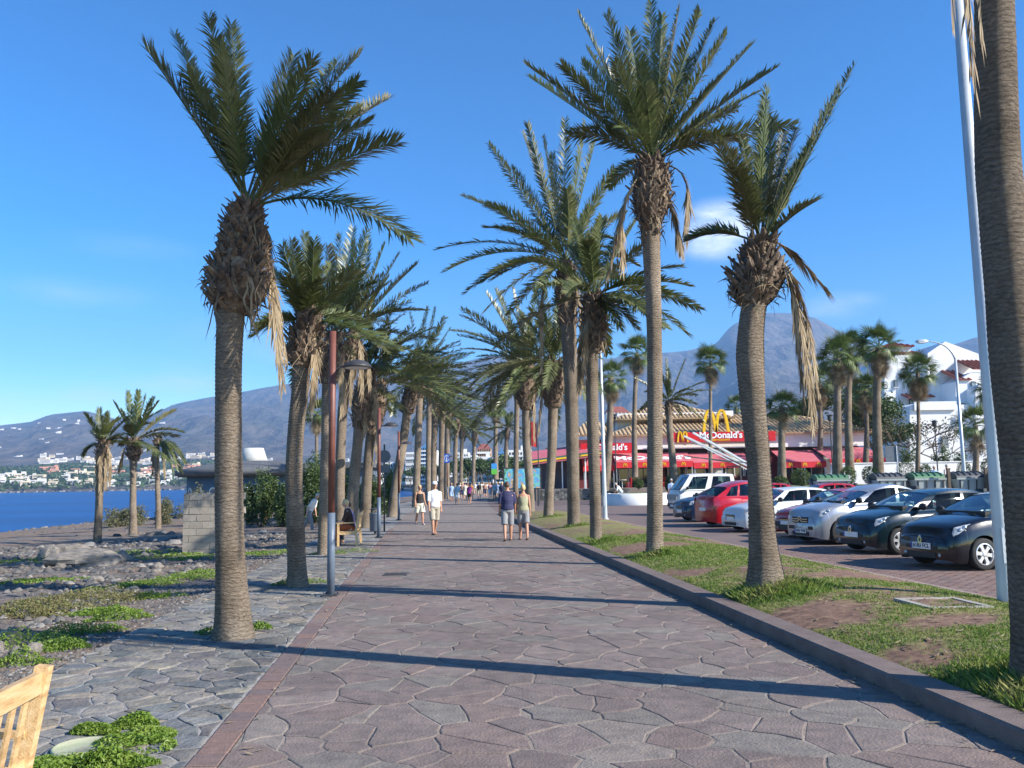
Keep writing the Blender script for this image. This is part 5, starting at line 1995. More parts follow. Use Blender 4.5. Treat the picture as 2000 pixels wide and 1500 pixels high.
weed_patch('small green tufts at the foot of the seaward palms', [wb(430, 1236, 0.32, 0.18, 0), wb(505, 1228, 0.18, 0.10, 0), wb(600, 1138, 0.4, 0.15, 0), wb(560, 1142, 0.3, 0.12, 0), wb(690, 1078, 0.7, 0.35, 0), wb(640, 1082, .5, .3, 0)], 2600, 0.035, m_weed, 6, flat0, 0.09)
# round cover
g = ground_at(163, 1468, 0)
t = thing('round_cover', 'pale green round concrete cover half overgrown by weeds', 'cover', (g.x, g.y, 0.0))
MB().lathe([(0.20, -0.02), (0.20, 0.035), (0.185, 0.045), (0.18, 0.038), (0.0, 0.042)], 30, cap=False).build('lid', pmat('green_concrete', [(0.26, 0.29, 0.17), (0.36, 0.38, 0.25), (0.31, 0.28, 0.19)], scale=6, rough=0.9, bump=0.3), t, True)
MB().lathe([(0.235, -0.02), (0.235, 0.02), (0.205, 0.02), (0.205, -0.02)], 30, cap=False).build('ring', m_mortar_g, t, True)
# drain grate in the promenade
g = ground_at(773, 1122, 0.0)
t = thing('drain_grate', 'small iron drain grate set in the promenade near the front lamp', 'grate', (g.x, g.y, 0.006))
mb = MB()
for k in range(9):
    mb.box((-0.2 + 0.05 * k, 0, 0.004), (0.025, 0.3, 0.012))
mb.build('bars', m_dark, t)
MB().box((0, 0.16, 0.003), (0.46, 0.03, 0.014)).box((0, -0.16, 0.003), (0.46, 0.03, 0.014)).build('frame', m_dark, t)


# ------------------------------------------------------------------ bushes
m_hedge = pmat('hedge_leaf', [(0.026, 0.052, 0.012), (0.050, 0.085, 0.018), (0.075, 0.115, 0.025)], scale=1.5, rough=0.55, trans=0.2)
m_olive = pmat('olive_leaf', [(0.085, 0.090, 0.042), (0.13, 0.13, 0.062), (0.17, 0.16, 0.085)], scale=1.5, rough=0.65, trans=0.2)
m_green = pmat('bush_leaf', [(0.05, 0.085, 0.02), (0.085, 0.13, 0.03), (0.12, 0.16, 0.045)], scale=1.5, rough=0.5, trans=0.25)
m_stem = pmat('stem_bark', [(0.10, 0.075, 0.05), (0.17, 0.13, 0.09)], scale=8, rough=0.95, bump=0.5)


def bush(label, cx, cy, z0, rx, ry, h, count, size, material, seed, group=None, lumps=9, cat='bush', name='bush', topiary=False):
    rs = random.Random(seed)
    t = thing(name, label, cat, (cx, cy, z0), 0, group)
    pts = []
    cs = []
    if topiary:
        cs = [(0, 0, h * 0.55, rx, ry, h * 0.45)]
    else:
        for k in range(lumps):
            a, q = rs.uniform(0, 2 * PI), math.sqrt(rs.random()) * 0.72
            hz = rs.uniform(0.28, 0.72) * h * (1.15 - 0.5 * q)
            cs.append((rx * q * math.cos(a), ry * q * math.sin(a), hz, rx * rs.uniform(0.28, 0.5), ry * rs.uniform(0.28, 0.5), min(hz * 0.95, h * rs.uniform(0.22, 0.38))))
    while len(pts) < count:
        c = rs.choice(cs)
        u = Vector((rs.gauss(0, 1), rs.gauss(0, 1), rs.gauss(0, 1))).normalized()
        q = rs.uniform(0.72, 1.06) if topiary else rs.uniform(0.45, 1.12)
        x, y, z = c[0] + u.x * c[3] * q, c[1] + u.y * c[4] * q, c[2] + u.z * c[5] * q
        if z < 0.02:
            continue
        pts.append((x, y, z, 1))
    me = leaves_mesh('foliage', pts, size, material, rs, 0.5)
    link('foliage', me, t)
    mb = MB()
    for k in range(5 if topiary else 9):
        c = rs.choice(cs)
        mb.tube([(c[0] * 0.15, c[1] * 0.15, -0.05), (c[0] * 0.5, c[1] * 0.5, c[2] * 0.5), (c[0], c[1], c[2])], [0.05, 0.035, 0.015], 5)
    mb.build('stems', m_stem, t)
    return t


def bpx(label, x0, x1, ytop, dist, z0, depth, count, size, material, seed, **kw):
    a, b = at(x0, ytop, dist), at(x1, ytop, dist)
    return bush(label, (a.x + b.x) / 2, dist, z0, (b.x - a.x) / 2, depth, max(0.3, a.z - z0), count, size, material, seed, **kw)


bpx('tall dark green hedge bush before the annex', 478, 548, 912, 43, -.35, 1.6, 5200, 0.16, m_hedge, 1, lumps=16)
bpx('dark green bush filling the gap between the first two palms', 535, 575, 935, 41, -.35, 1.3, 3200, 0.15, m_hedge, 2, lumps=12)
bpx('tall dark bush right behind the slim palm', 580, 660, 888, 44, -.35, 1.8, 5200, 0.16, m_hedge, 3, lumps=16)
bpx('dark bush behind the seated people', 650, 705, 905, 47, -.35, 1.6, 3600, 0.16, m_hedge, 31, lumps=12)
bpx('bright green bush behind the second lamp post', 738, 778, 898, 50, -.3, 1.5, 4200, 0.16, m_green, 4, lumps=14)
bpx('green bush behind the bin', 700, 745, 915, 52, -.3, 1.5, 3000, 0.17, m_green, 41, lumps=12)
bpx('olive green beach shrub between the small palms', 198, 284, 980, 52, -.8, 1.6, 4200, 0.13, m_olive, 5, lumps=16)
bpx('grey green straggly shrub right of the broken palm', 300, 360, 972, 54, -.8, 1.4, 2800, 0.13, m_olive, 6, lumps=12)
bpx('olive shrub showing over the block wall', 365, 428, 945, 48, -.7, 1.4, 3200, 0.13, m_olive, 7, lumps=12)

# ------------------------------------------------------------------ dry litter: bits of leaf and bark blown about
rsl = random.Random(321)
pts = []
for _ in range(1500):
    y = 4.5 * (30 / 4.5) ** rsl.random()
    v = rsl.uniform(V_KERB, V_PARK)
    pts.append((path_c(y) + v, y, strip_z(v, y) + 0.012, rsl.uniform(0.5, 1.6)))
for _ in range(420):
    y = 4.5 * (30 / 4.5) ** rsl.random()
    v = rsl.uniform(V_PAVE, V_LEFT + 0.3) if rsl.random() < 0.6 else V_RIGHT - abs(rsl.gauss(0, 0.12))
    pts.append((path_c(y) + v, y, 0.010, rsl.uniform(0.4, 1.2)))
vs, fs = [], []
for x, y, z, k in pts:
    a = rsl.uniform(0, 2 * PI)
    l, w = 0.05 * k, 0.006 + 0.010 * rsl.random()
    dx, dy = math.cos(a), math.sin(a)
    o = len(vs)
    vs += [(x - dx * l, y - dy * l, z), (x - dy * w, y + dx * w, z + 0.004), (x + dx * l, y + dy * l, z + rsl.uniform(0, 0.02)), (x + dy * w, y - dx * w, z + 0.002)]
    fs.append((o, o + 1, o + 2, o + 3))
me = bpy.data.meshes.new('leaf_litter')
me.from_pydata(vs, [], fs)
me.materials.append(m_dead)
tag(link('leaf_litter', me), 'dry bits of palm leaf blown over lawn and paving', 'litter', None, 'stuff')

# ================================================================== street lamps of the car park
def tall_lamp(label, px, py, z, h, arm_to, dia=0.075):
    g = ground_at(px, py, z)
    t = thing('tall_street_lamp', label, 'lamp post', (g.x, g.y, z), 0, 'tall steel street lamps')
    MB().lathe([(dia * 1.25, -0.02), (dia * 1.25, 0.0), (dia * 1.15, 0.35), (dia, 2.5), (dia * 0.7, h)], 18).build('pole', m_galv, t, True)
    MB().box((-0.01, -dia * 1.12, 0.75), (0.085, 0.03, 0.42)).build('hatch', m_galv, t)
    MB().lathe([(0.16, -0.03), (0.16, 0.015)], 18).build('base_flange', m_galv, t)
    a = Vector(arm_to)
    pts = [Vector((0, 0, h - 0.05)), Vector((a.x * 0.08, a.y * 0.08, h + a.z * 0.5)), Vector((a.x * 0.35, a.y * 0.35, h + a.z * 0.92)), Vector((a.x, a.y, h + a.z))]
    mb = MB()
    mb.tube([bez(pts, i / 12) for i in range(13)], [lerp(dia * 0.68, 0.03, i / 12) for i in range(13)], 8)
    mb.build('arm', m_galv, t, True)
    d = Vector((a.x, a.y, 0)).normalized()
    e = Vector((a.x, a.y, h + a.z))
    hd = MB().tube([e - d * 0.1, e + d * 0.15, e + d * 0.45, e + d * 0.62], [(0.05, 0.045), (0.13, 0.07), (0.13, 0.075), (0.05, 0.03)], 10).build('lamp_head', m_galv, t, True)
    MB().box(tuple(e + d * 0.28 - Vector((0, 0, 0.075))), (0.4, 0.18, 0.03)).build('lens', m_lens, hd)
    return t


tall_lamp('tall grey steel lamp post by the parked cars at the right edge', 1967, 1186, 0.12, 9.2, (1.6, 0.2, 0.9), 0.085)
tall_lamp('slender white lamp post half hidden by lawn palms', 1182, 1013, 0.1, 8.6, (1.3, 0.2, 0.9), 0.085)
tall_lamp('curved street lamp over the rubbish containers, head turned left', 1888, 986, 0.0, 8.4, (-1.5, 0.2, 1.1), 0.10)

# ================================================================== terrace, walls, planters
m_terr = pmat('terrace_floor', [(0.19, 0.15, 0.13), (0.25, 0.20, 0.17)], scale=1, rough=0.85)
tag(MB().box((41, 120, 0.4), (78, 86, 1.2)).build('terrace', m_terr), 'raised terrace that carries the restaurant and houses', None, None, 'structure')
m_stone = pmat('lava_stone', [(0.8, 0.8, 0.8), (1.15, 1.15, 1.15)], scale=6, rough=0.95, bump=0.7, bscale=20, attr='tint')
rsw = random.Random(5)
t = thing('stone_wall', 'low wall of dark lava stones below the red canopy', 'wall', (2.3, 75.8, 0))
MB().box((4.0, 0.1, 0.5), (8.0, 0.30, 1.0)).build('core', m_mortar_g, t)
mb = MB()
mb.col = (1, 1, 1)
for r_ in range(5):
    x = 0.05 - rsw.random() * 0.2
    while x < 7.9:
        w = rsw.uniform(0.2, 0.45)
        c = rsw.choice([0.10, 0.14, 0.18, 0.22, 0.075])
        mb.col = (c, c * 0.97, c * 0.93)
        mb.box((x + w / 2, -0.08 + rsw.uniform(-.02, .02), 0.1 + r_ * 0.2 + rsw.uniform(-.01, .01)), (w - 0.03, 0.1, 0.18))
        x += w
tag(mb.build('stones', m_stone, t), None, None, None, 'stuff')
# round white planter
g = ground_at(1252, 987)
t = thing('round_planter', 'round white walled planter with lawn in front of the restaurant', 'planter', (g.x, g.y + 2.1, 0))
MB().lathe([(2.15, -0.05), (2.15, 0.78), (1.95, 0.80), (1.95, 0.6)], 40, cap=False).build('wall', m_white, t, True)
MB().lathe([(1.96, 0.68), (1.2, 0.80), (0, 0.85)], 40, cap=False).build('lawn', pmat('planter_lawn', [(0.10, 0.13, 0.03), (0.17, 0.19, 0.06)], scale=3, rough=0.9, bump=0.5), t, True)
# long white retaining walls with lawn behind
t = thing('white_garden_wall', 'long low white retaining wall with lawn behind the parked cars', 'wall', (13.2, 51, 0))
mb = MB()
poly = [(-0.5, 4), (1.0, 1.2), (3.2, 0.1), (6, -0.2), (9, 0.4), (11.5, 1.5), (12.4, 3.0), (16.0, 3.6), (16, 12), (-0.5, 12)]
mb.prism(poly, -0.05, 1.1)
mb.build('wall', m_white, t)
MB().prism([(x * 0.97 + 0.2, y * 0.97 + 0.3) for x, y in poly], 1.0, 1.13).build('lawn', MATS['planter_lawn'], t)
t = thing('white_boundary_wall', 'plain white boundary wall below the apartment house', 'wall', (27.5, 68, 0))
MB().box((9, 0, 1.35), (22, 0.3, 2.7)).build('wall', m_white, t)
MB().box((9, 0, 2.74), (22.2, 0.42, 0.08)).build('coping', m_white, t)
# clipped ball shrubs
for i, (lb, x0, x1, yt, d, z0) in enumerate((
        ('clipped round shrub beside the restaurant door', 1237, 1257, 936, 74, 0.9), ('clipped round shrub right of the planter palm', 1298, 1312, 930, 62, 0.7),
        ('clipped ball shrub before the scaly fan palm', 1543, 1583, 915, 52, 1.05), ('clipped ball shrub at the foot of the first tall fan palm', 1640, 1670, 911, 52, 1.05),
        ('clipped ball shrub at the foot of the tallest fan palm', 1683, 1716, 910, 53, 1.05), ('small clipped shrub half hidden behind the leaning palm', 1510, 1538, 930, 50, 1.05),
        ('dark clipped shrub beyond the containers', 1795, 1818, 906, 60, 0.9), ('dark clipped shrub near the two standing people', 1868, 1895, 900, 60, 0.9),
        ('dark pointed shrub left of the rubbish containers', 1750, 1785, 897, 62, 0.9), ('dark shrub right of the curved lamp', 1915, 1940, 895, 60, 0.9))):
    bpx(lb, x0, x1, yt, d, z0, 0.5, 1600, 0.10, m_green if i < 6 else m_hedge, 60 + i, topiary=True, group='clipped shrubs')
for i, (lb, x0, x1, yt, d) in enumerate((('flowering hedge over the white boundary wall', 1752, 1800, 868, 72), ('big green bush over the white boundary wall', 1818, 1858, 862, 73), ('reddish hedge right of the curved lamp', 1856, 1900, 875, 72))):
    bpx(lb, x0, x1, yt, d, 1.0, 1.0, 2600, 0.16, m_green, 80 + i)

# ================================================================== restaurant
m_tile = pmat('clay_tile', [(0.40, 0.27, 0.14), (0.52, 0.37, 0.21), (0.30, 0.21, 0.125)], scale=0.8, detail=8, rough=0.85, bump=0.2, bscale=12)
m_red = pmat('sign_red', [(0.62, 0.012, 0.02), (0.55, 0.01, 0.018)], scale=1, rough=0.35)
m_awn = pmat('awning_red', [(0.62, 0.17, 0.20), (0.56, 0.13, 0.16)], scale=0.7, rough=0.75, trans=0.15)
m_yel = pmat('sign_yellow', [(0.85, 0.52, 0.01)], rough=0.35)
m_letter = pmat('letter_white', [(0.85, 0.85, 0.85)], rough=0.4)
m_inside = pmat('dark_interior', [(0.02, 0.012, 0.012), (0.045, 0.022, 0.02)], scale=1.5, rough=0.7)
m_brickred = pmat('maroon_wall', [(0.13, 0.02, 0.02), (0.18, 0.03, 0.028)], scale=2, rough=0.7)
m_dglass = pmat('shop_glass', [(0.02, 0.022, 0.025), (0.05, 0.045, 0.045)], scale=1.2, rough=0.05, spec=0.8)


def tile_roof(name, parent, e0, e1, r0, r1, spacing=0.42, material=None, thick=0.12):
    """roof slope from the eave e0-e1 up to the ridge r0-r1, covered with half-round tile columns"""
    e0, e1, r0, r1 = map(Vector, (e0, e1, r0, r1))
    nrm = (e1 - e0).cross(r0 - e0).normalized()
    if nrm.z < 0:
        nrm = -nrm
    mb = MB()
    th = nrm * thick
    mb.add([tuple(v) for v in (e0, e1, r1, r0, e0 - th, e1 - th, r1 - th, r0 - th)], [(0, 1, 2, 3), (7, 6, 5, 4), (0, 4, 5, 1), (1, 5, 6, 2), (2, 6, 7, 3), (3, 7, 4, 0)])
    k = max(1, int((e1 - e0).length / spacing))
    sd = (e1 - e0).normalized()
    wr = (r1 - r0).length
    for i in range(k):
        t_ = (i + 0.5) / k
        a = e0.lerp(e1, t_)
        # walk straight up the slope until the hip or ridge
        up = (r0 - e0) - sd * (r0 - e0).dot(sd)
        if up.length < 1e-3:
            up = (r1 - e1) - sd * (r1 - e1).dot(sd)
        s = (a - e0).dot(sd)
        s0, s1 = (r0 - e0).dot(sd), (r1 - e0).dot(sd)
        tot = (e1 - e0).length
        f = 1.0
        if s < s0:
            f = s / max(s0, 1e-6)
        if s > s1:
            f = min(f, (tot - s) / max(tot - s1, 1e-6))
        if f < 0.04:
            continue
        b = a + up * min(f, 1)
        rr = spacing * 0.30
        steps_ = max(1, int((b - a).length / 0.9))
        for q in range(steps_):
            p, n_ = a.lerp(b, q / steps_), a.lerp(b, (q + 1) / steps_)
            vs = []
            for c, o in ((p, 1.0), (n_, 0.8)):
                for ang in (0, 45, 90, 135, 180):
                    vs.append(tuple(c + sd * (rr * math.cos(R(ang)) * o) + nrm * (rr * math.sin(R(ang)) * o + 0.004)))
            mb.add(vs, [(j, j + 1, j + 6, j + 5) for j in range(4)] + [(0, 1, 2, 3, 4)])
    return tag(mb.build(name, material or m_tile, parent), None, None, None, 'stuff')


def hip_roof(parent, x0, x1, y0, y1, ze, zr, inset, spacing=0.42, material=None):
    ym = (y0 + y1) / 2
    a, b = (x0 + inset, ym, zr), (x1 - inset, ym, zr)
    for q in (((x0, y0, ze), (x1, y0, ze), a, b), ((x1, y1, ze), (x0, y1, ze), b, a), ((x0, y1, ze), (x0, y0, ze), a, a), ((x1, y0, ze), (x1, y1, ze), b, b)):
        tile_roof('roof_slope', parent, *q, spacing=spacing, material=material)


def XP(px, d=80.0):
    return (px - 1000) / FOC * d * 1.0068


FX = Matrix.Rotation(R(90), 4, 'X')
rest_t = thing('restaurant', 'single storey fast food restaurant with tiled roof and red awnings', 'restaurant', (0, 0, 0))
MB().box(((XP(1180) + XP(1690)) / 2, 88, 5.35), (XP(1690) - XP(1180), 14, 1.5)).build('upper_wall', m_white, rest_t)
MB().box(((XP(1180) + XP(1690)) / 2, 88.6, 2.8), (XP(1690) - XP(1180) - 0.6, 13.4, 3.6)).build('shop_front', m_inside, rest_t)
for k in range(13):
    x0 = XP(1190) + k * 1.85
    if k % 3 == 2:
        MB().box((x0 + 0.9, 81.75, 2.75), (1.3, 0.3, 3.5)).build('pillar', m_white if k % 2 else m_brickred, rest_t)
    else:
        p_ = MB().box((x0 + 0.9, 81.82, 2.4), (1.65, 0.06, 2.7)).build('glass_door', m_dglass, rest_t)
        mb = MB()
        for dx in (-0.86, 0.0, 0.86):
            mb.box((x0 + 0.9 + dx, 81.77, 2.4), (0.07, 0.08, 2.76))
        mb.build('door_frame', m_white, p_)
MB().box(((XP(1250) + XP(1690)) / 2, 81.6, 1.45), (XP(1690) - XP(1330), 0.25, 0.9)).build('dado', m_brickred, rest_t)
hip_roof(rest_t, XP(1182), XP(1720), 80.4, 96, 5.95, 8.3, 6.5, 0.40)
MB().box((XP(1325), 89, 7.4), (10.5, 7, 2.0)).build('upper_storey', m_white, rest_t)
hip_roof(rest_t, XP(1205), XP(1455), 84.0, 95, 7.75, 9.6, 5.0, 0.40)
MB().box((XP(1448), 86.5, 7.8), (1.2, 1.4, 1.5)).build('chimney', m_white, rest_t)
tile_roof('porch_roof', rest_t, (XP(1115), 80.6, 6.0), (XP(1190), 80.6, 6.0), (XP(1150), 86, 7.6), (XP(1190), 86, 7.6), 0.4)
MB().box((XP(1160), 82.9, 3.9), (3.4, 4.2, 3.4)).build('porch', m_brickred, rest_t)
# left sign and main sign
b1 = MB().box((XP(1182), 80.0, 4.72), (XP(1232) - XP(1130), 0.25, 0.98)).build('sign_board', m_red, rest_t)
lettering("McDonald's", 0.80, m_letter, b1, Matrix.Translation((XP(1182), 79.86, 4.78)) @ FX, bold=0.022, extrude=0.012)
b2 = MB().box(((XP(1299) + XP(1508)) / 2, 79.95, 5.62), (XP(1508) - XP(1299), 0.28, 0.92)).build('sign_board', m_red, rest_t)
lettering("McDonald's", 0.86, m_letter, b2, Matrix.Translation((XP(1402), 79.79, 5.76)) @ FX, bold=0.024, extrude=0.012)
lettering("RESTAURANTE", 0.22, m_yel, b2, Matrix.Translation((XP(1402), 79.79, 5.31)) @ FX, bold=0.008, extrude=0.012, spacing=1.15)


def arches(parent, cx, y, z0, w, h, th, dep):
    mb = MB()
    for s in (-1, 1):
        pts = []
        for i in range(25):
            u = i / 24 * 2 - 1
            pts.append(Vector((cx + s * w * 0.25 + u * w * 0.25 * (1.0 if abs(u) < 1 else 1), y, z0 + h * (1 - abs(u) ** 2.6))))
        for i in range(24):
            p, q = pts[i], pts[i + 1]
            d = (q - p).normalized()
            sd = Vector((-d.z, 0, d.x)) * (th / 2)
            vs = [tuple(v + Vector((0, o, 0))) for o in (-dep / 2, dep / 2) for v in (p - sd, p + sd, q + sd, q - sd)]
            mb.add(vs, [(0, 1, 2, 3), (7, 6, 5, 4), (0, 4, 5, 1), (1, 5, 6, 2), (2, 6, 7, 3), (3, 7, 4, 0)])
    return mb.build('arches_emblem', m_yel, parent)


arches(b2, XP(1396), 80.4, 6.1, 2.35, 2.05, 0.24, 0.35)
arches(b2, XP(1328), 79.74, 5.15, 0.95, 1.0, 0.13, 0.06)


def awning(label_px0, label_px1, zt, zb, out, y0=80.9, letters=None, emblems=0):
    x0, x1 = XP(label_px0), XP(label_px1)
    y1 = y0 - out
    mb = MB()
    mb.add([(x0, y0, zt), (x1, y0, zt), (x1, y1, zb), (x0, y1, zb), (x0, y0, zt - 0.05), (x1, y0, zt - 0.05), (x1, y1, zb - 0.05), (x0, y1, zb - 0.05)],
           [(3, 2, 1, 0), (4, 5, 6, 7), (0, 4, 7, 3), (1, 2, 6, 5), (0, 1, 5, 4)])
    a = mb.build('awning', m_awn, rest_t)
    MB().box(((x0 + x1) / 2, y1 - 0.02, zb - 0.27), (x1 - x0, 0.04, 0.52)).build('valance', pmat('valance_red', [(0.66, 0.02, 0.03)], rough=0.7), a)
    for x in (x0 + 0.1, (x0 + x1) / 2, x1 - 0.1):
        MB().bar((x, y1 + 0.1, zb), (x, y1 + 0.1, 0.95), 0.07).build('post', m_galv, a)
    if letters:
        ang = math.atan2(zt - zb, out)
        lettering(letters, 1.5, m_letter, a, Matrix.Translation(((x0 + x1) / 2, (y0 + y1) / 2 - 0.3, (zt + zb) / 2 - 0.3 * (zt - zb) / out + 0.03)) @ Matrix.Rotation(ang, 4, 'X'), bold=0.05, extrude=0.015)
    for k in range(emblems):
        arches(a, x0 + (x1 - x0) * (k + 0.5) / emblems, y1 - 0.05, zb - 0.42, 0.34, 0.32, 0.05, 0.02)


awning(1132, 1192, 4.05, 3.1, 2.4)
awning(1193, 1340, 4.25, 3.35, 2.6, letters="McDonald's", emblems=4)
awning(1342, 1450, 4.15, 3.2, 2.4, emblems=3)
awning(1505, 1585, 4.25, 3.1, 3.4, emblems=3)
awning(1586, 1690, 4.45, 3.3, 4.2, emblems=3)
# tables and red chairs on the terrace
for i, (px_, d) in enumerate(((1209, 77.5), (1275, 78), (1362, 78), (1575, 76.5), (1620, 76.8))):
    x = XP(px_, d)
    t = thing('cafe_table', ['small white table by the restaurant door', 'small white table behind the planter', 'small white table behind the white van', 'small white table under the right awning',
                             'small white table under the last awning'][i], 'table', (x, d, 1.0), 0, 'terrace tables')
    MB().lathe([(0.38, 0.70), (0.40, 0.72), (0.40, 0.745), (0, 0.75)], 16, cap=False).build('top', m_white, t)
    MB().lathe([(0.04, 0), (0.04, 0.7)], 8).build('leg', m_galv, t)
    c = thing('cafe_chair', ['red chair by the restaurant door', 'red chair behind the planter', 'red chair behind the white van', 'red chair under the right awning', 'red chair under the last awning'][i], 'chair',
              (x + 0.62, d + 0.1, 1.0), 0.3, 'red terrace chairs')
    MB().box((0, 0, 0.44), (0.42, 0.42, 0.04)).build('seat', m_red, c)
    MB().box((0.2, 0, 0.70), (0.04, 0.42, 0.42)).build('backrest', m_red, c)
    for a in (-1, 1):
        for b in (-1, 1):
            MB().bar((a * 0.18, b * 0.18, 0), (a * 0.18, b * 0.18, 0.43), 0.03).build('leg', m_red, c)

# ================================================================== canopy, billboard, banner
m_green_trim = pmat('green_trim', [(0.03, 0.14, 0.10)], rough=0.5)
kt = thing('canopy_bar', 'open terrace bar with red canopy edged in yellow and green', 'pavilion', (2.2, 77.5, 1.0))
mb = MB()
mb.add([(-0.6, -1.2, 2.35), (6.2, -1.2, 3.1), (6.2, 5, 4.4), (-0.6, 5, 3.6), (-0.6, -1.2, 2.2), (6.2, -1.2, 2.95), (6.2, 5, 4.25), (-0.6, 5, 3.45)],
       [(0, 1, 2, 3), (7, 6, 5, 4), (0, 4, 5, 1), (1, 5, 6, 2), (2, 6, 7, 3), (3, 7, 4, 0)])
rf = mb.build('roof', m_awn, kt)
MB().bar((-0.65, -1.24, 2.44), (6.2, -1.24, 3.20), 0.05, 0.14).build('yellow_edge', m_yel, rf)
MB().bar((-0.62, -1.20, 2.60), (6.2, -1.2, 3.36), 0.05, 0.14).build('green_edge', m_green_trim, rf)
for x in (0.1, 2.2, 4.3):
    MB().bar((x, -0.9, -0.1), (x, -0.9, 2.3 + 0.11 * x), 0.10).build('post', m_white, kt)
MB().box((3, 4.2, 1.6), (6.4, 0.2, 3.3)).build('back_wall', pmat('dim_wall', [(0.10, 0.10, 0.13), (0.14, 0.13, 0.16)], scale=1, rough=0.8), kt)
MB().box((4.2, 1.8, 0.55), (2.2, 0.6, 1.1)).build('counter', m_brickred, kt)

bt = ground_at(1022, 985)
bb = thing('billboard', 'standing billboard with a blue and green tropical picture beside the promenade', 'billboard', (bt.x - 0.1, 60, 0))
mb = MB()
mb.box((0, 0, 1.95), (2.7, 0.16, 1.55))
mb.build('casing', m_dark, bb)


def poster_mat():
    m, nt, bs = _nodes('poster')
    L = nt.links
    tc = nt.nodes.new('ShaderNodeTexCoord')
    n = nt.nodes.new('ShaderNodeTexNoise')
    n.inputs['Scale'].default_value = 2.2
    n.inputs['Detail'].default_value = 4
    L.new(tc.outputs['Object'], n.inputs['Vector'])
    r = nt.nodes.new('ShaderNodeValToRGB')
    e = r.color_ramp.elements
    e[0].position, e[0].color = 0.36, (0.03, 0.18, 0.10, 1)
    e[1].position, e[1].color = 0.70, (0.75, 0.80, 0.75, 1)
    e.new(0.46).color = (0.25, 0.55, 0.45, 1)
    e.new(0.54).color = (0.05, 0.35, 0.68, 1)
    e.new(0.62).color = (0.55, 0.30, 0.08, 1)
    L.new(n.outputs['Fac'], r.inputs[0])
    L.new(r.outputs[0], bs.inputs['Base Color'])
    bs.inputs['Roughness'].default_value = 0.3
    return m


MB().box((0, -0.09, 1.95), (2.5, 0.02, 1.36)).build('poster', poster_mat(), bb)
for x in (-1.1, 1.1):
    MB().bar((x, 0, 0), (x, 0, 1.2), 0.12).build('leg', m_dark, bb)
p = at(1053, 975, 66)
fl = thing('banner_pole', 'red hanging banner on a dark pole above the canopy', 'banner', (p.x, 66, 0))
MB().lathe([(0.05, 0), (0.04, 6.4)], 8).build('pole', m_dark, fl)
mb = MB()
vs, fs = [], []
for i in range(7):
    for j in range(9):
        u, v = i / 6, j / 8
        vs.append((-0.08 - u * (0.75 + 0.35 * v), 0.06 * math.sin(u * 9 + v * 2), 6.25 - 1.9 * v + 0.25 * u))
for i in range(6):
    for j in range(8):
        fs.append((i * 9 + j, i * 9 + j + 1, (i + 1) * 9 + j + 1, (i + 1) * 9 + j))
mb.add(vs, fs)
mb.build('cloth', pmat('banner_red', [(0.50, 0.02, 0.025), (0.42, 0.02, 0.02)], scale=1, rough=0.7, trans=0.2), fl, True)
p = at(960, 960, 118)
fl = thing('advert_banner', 'small blue and green banner on a post over the distant crowd', 'banner', (p.x, 118, 0))
MB().lathe([(0.05, 0), (0.04, 4.4)], 8).build('pole', m_dark, fl)
MB().box((0.4, 0, 3.9), (0.78, 0.04, 0.75)).build('upper_panel', pmat('banner_blue', [(0.05, 0.30, 0.65)], rough=0.6), fl)
MB().box((0.4, 0, 3.15), (0.78, 0.04, 0.75)).build('lower_panel', pmat('banner_green', [(0.12, 0.50, 0.06)], rough=0.6), fl)

# ================================================================== rubbish containers
m_cont = pmat('container_grey', [(0.30, 0.34, 0.33), (0.38, 0.42, 0.40)], scale=2, rough=0.5, bump=0.05)
m_lid = pmat('container_green', [(0.055, 0.15, 0.075), (0.08, 0.19, 0.10)], scale=2, rough=0.55)
m_lid_d = pmat('container_dark', [(0.05, 0.055, 0.06), (0.08, 0.085, 0.09)], scale=2, rough=0.55)


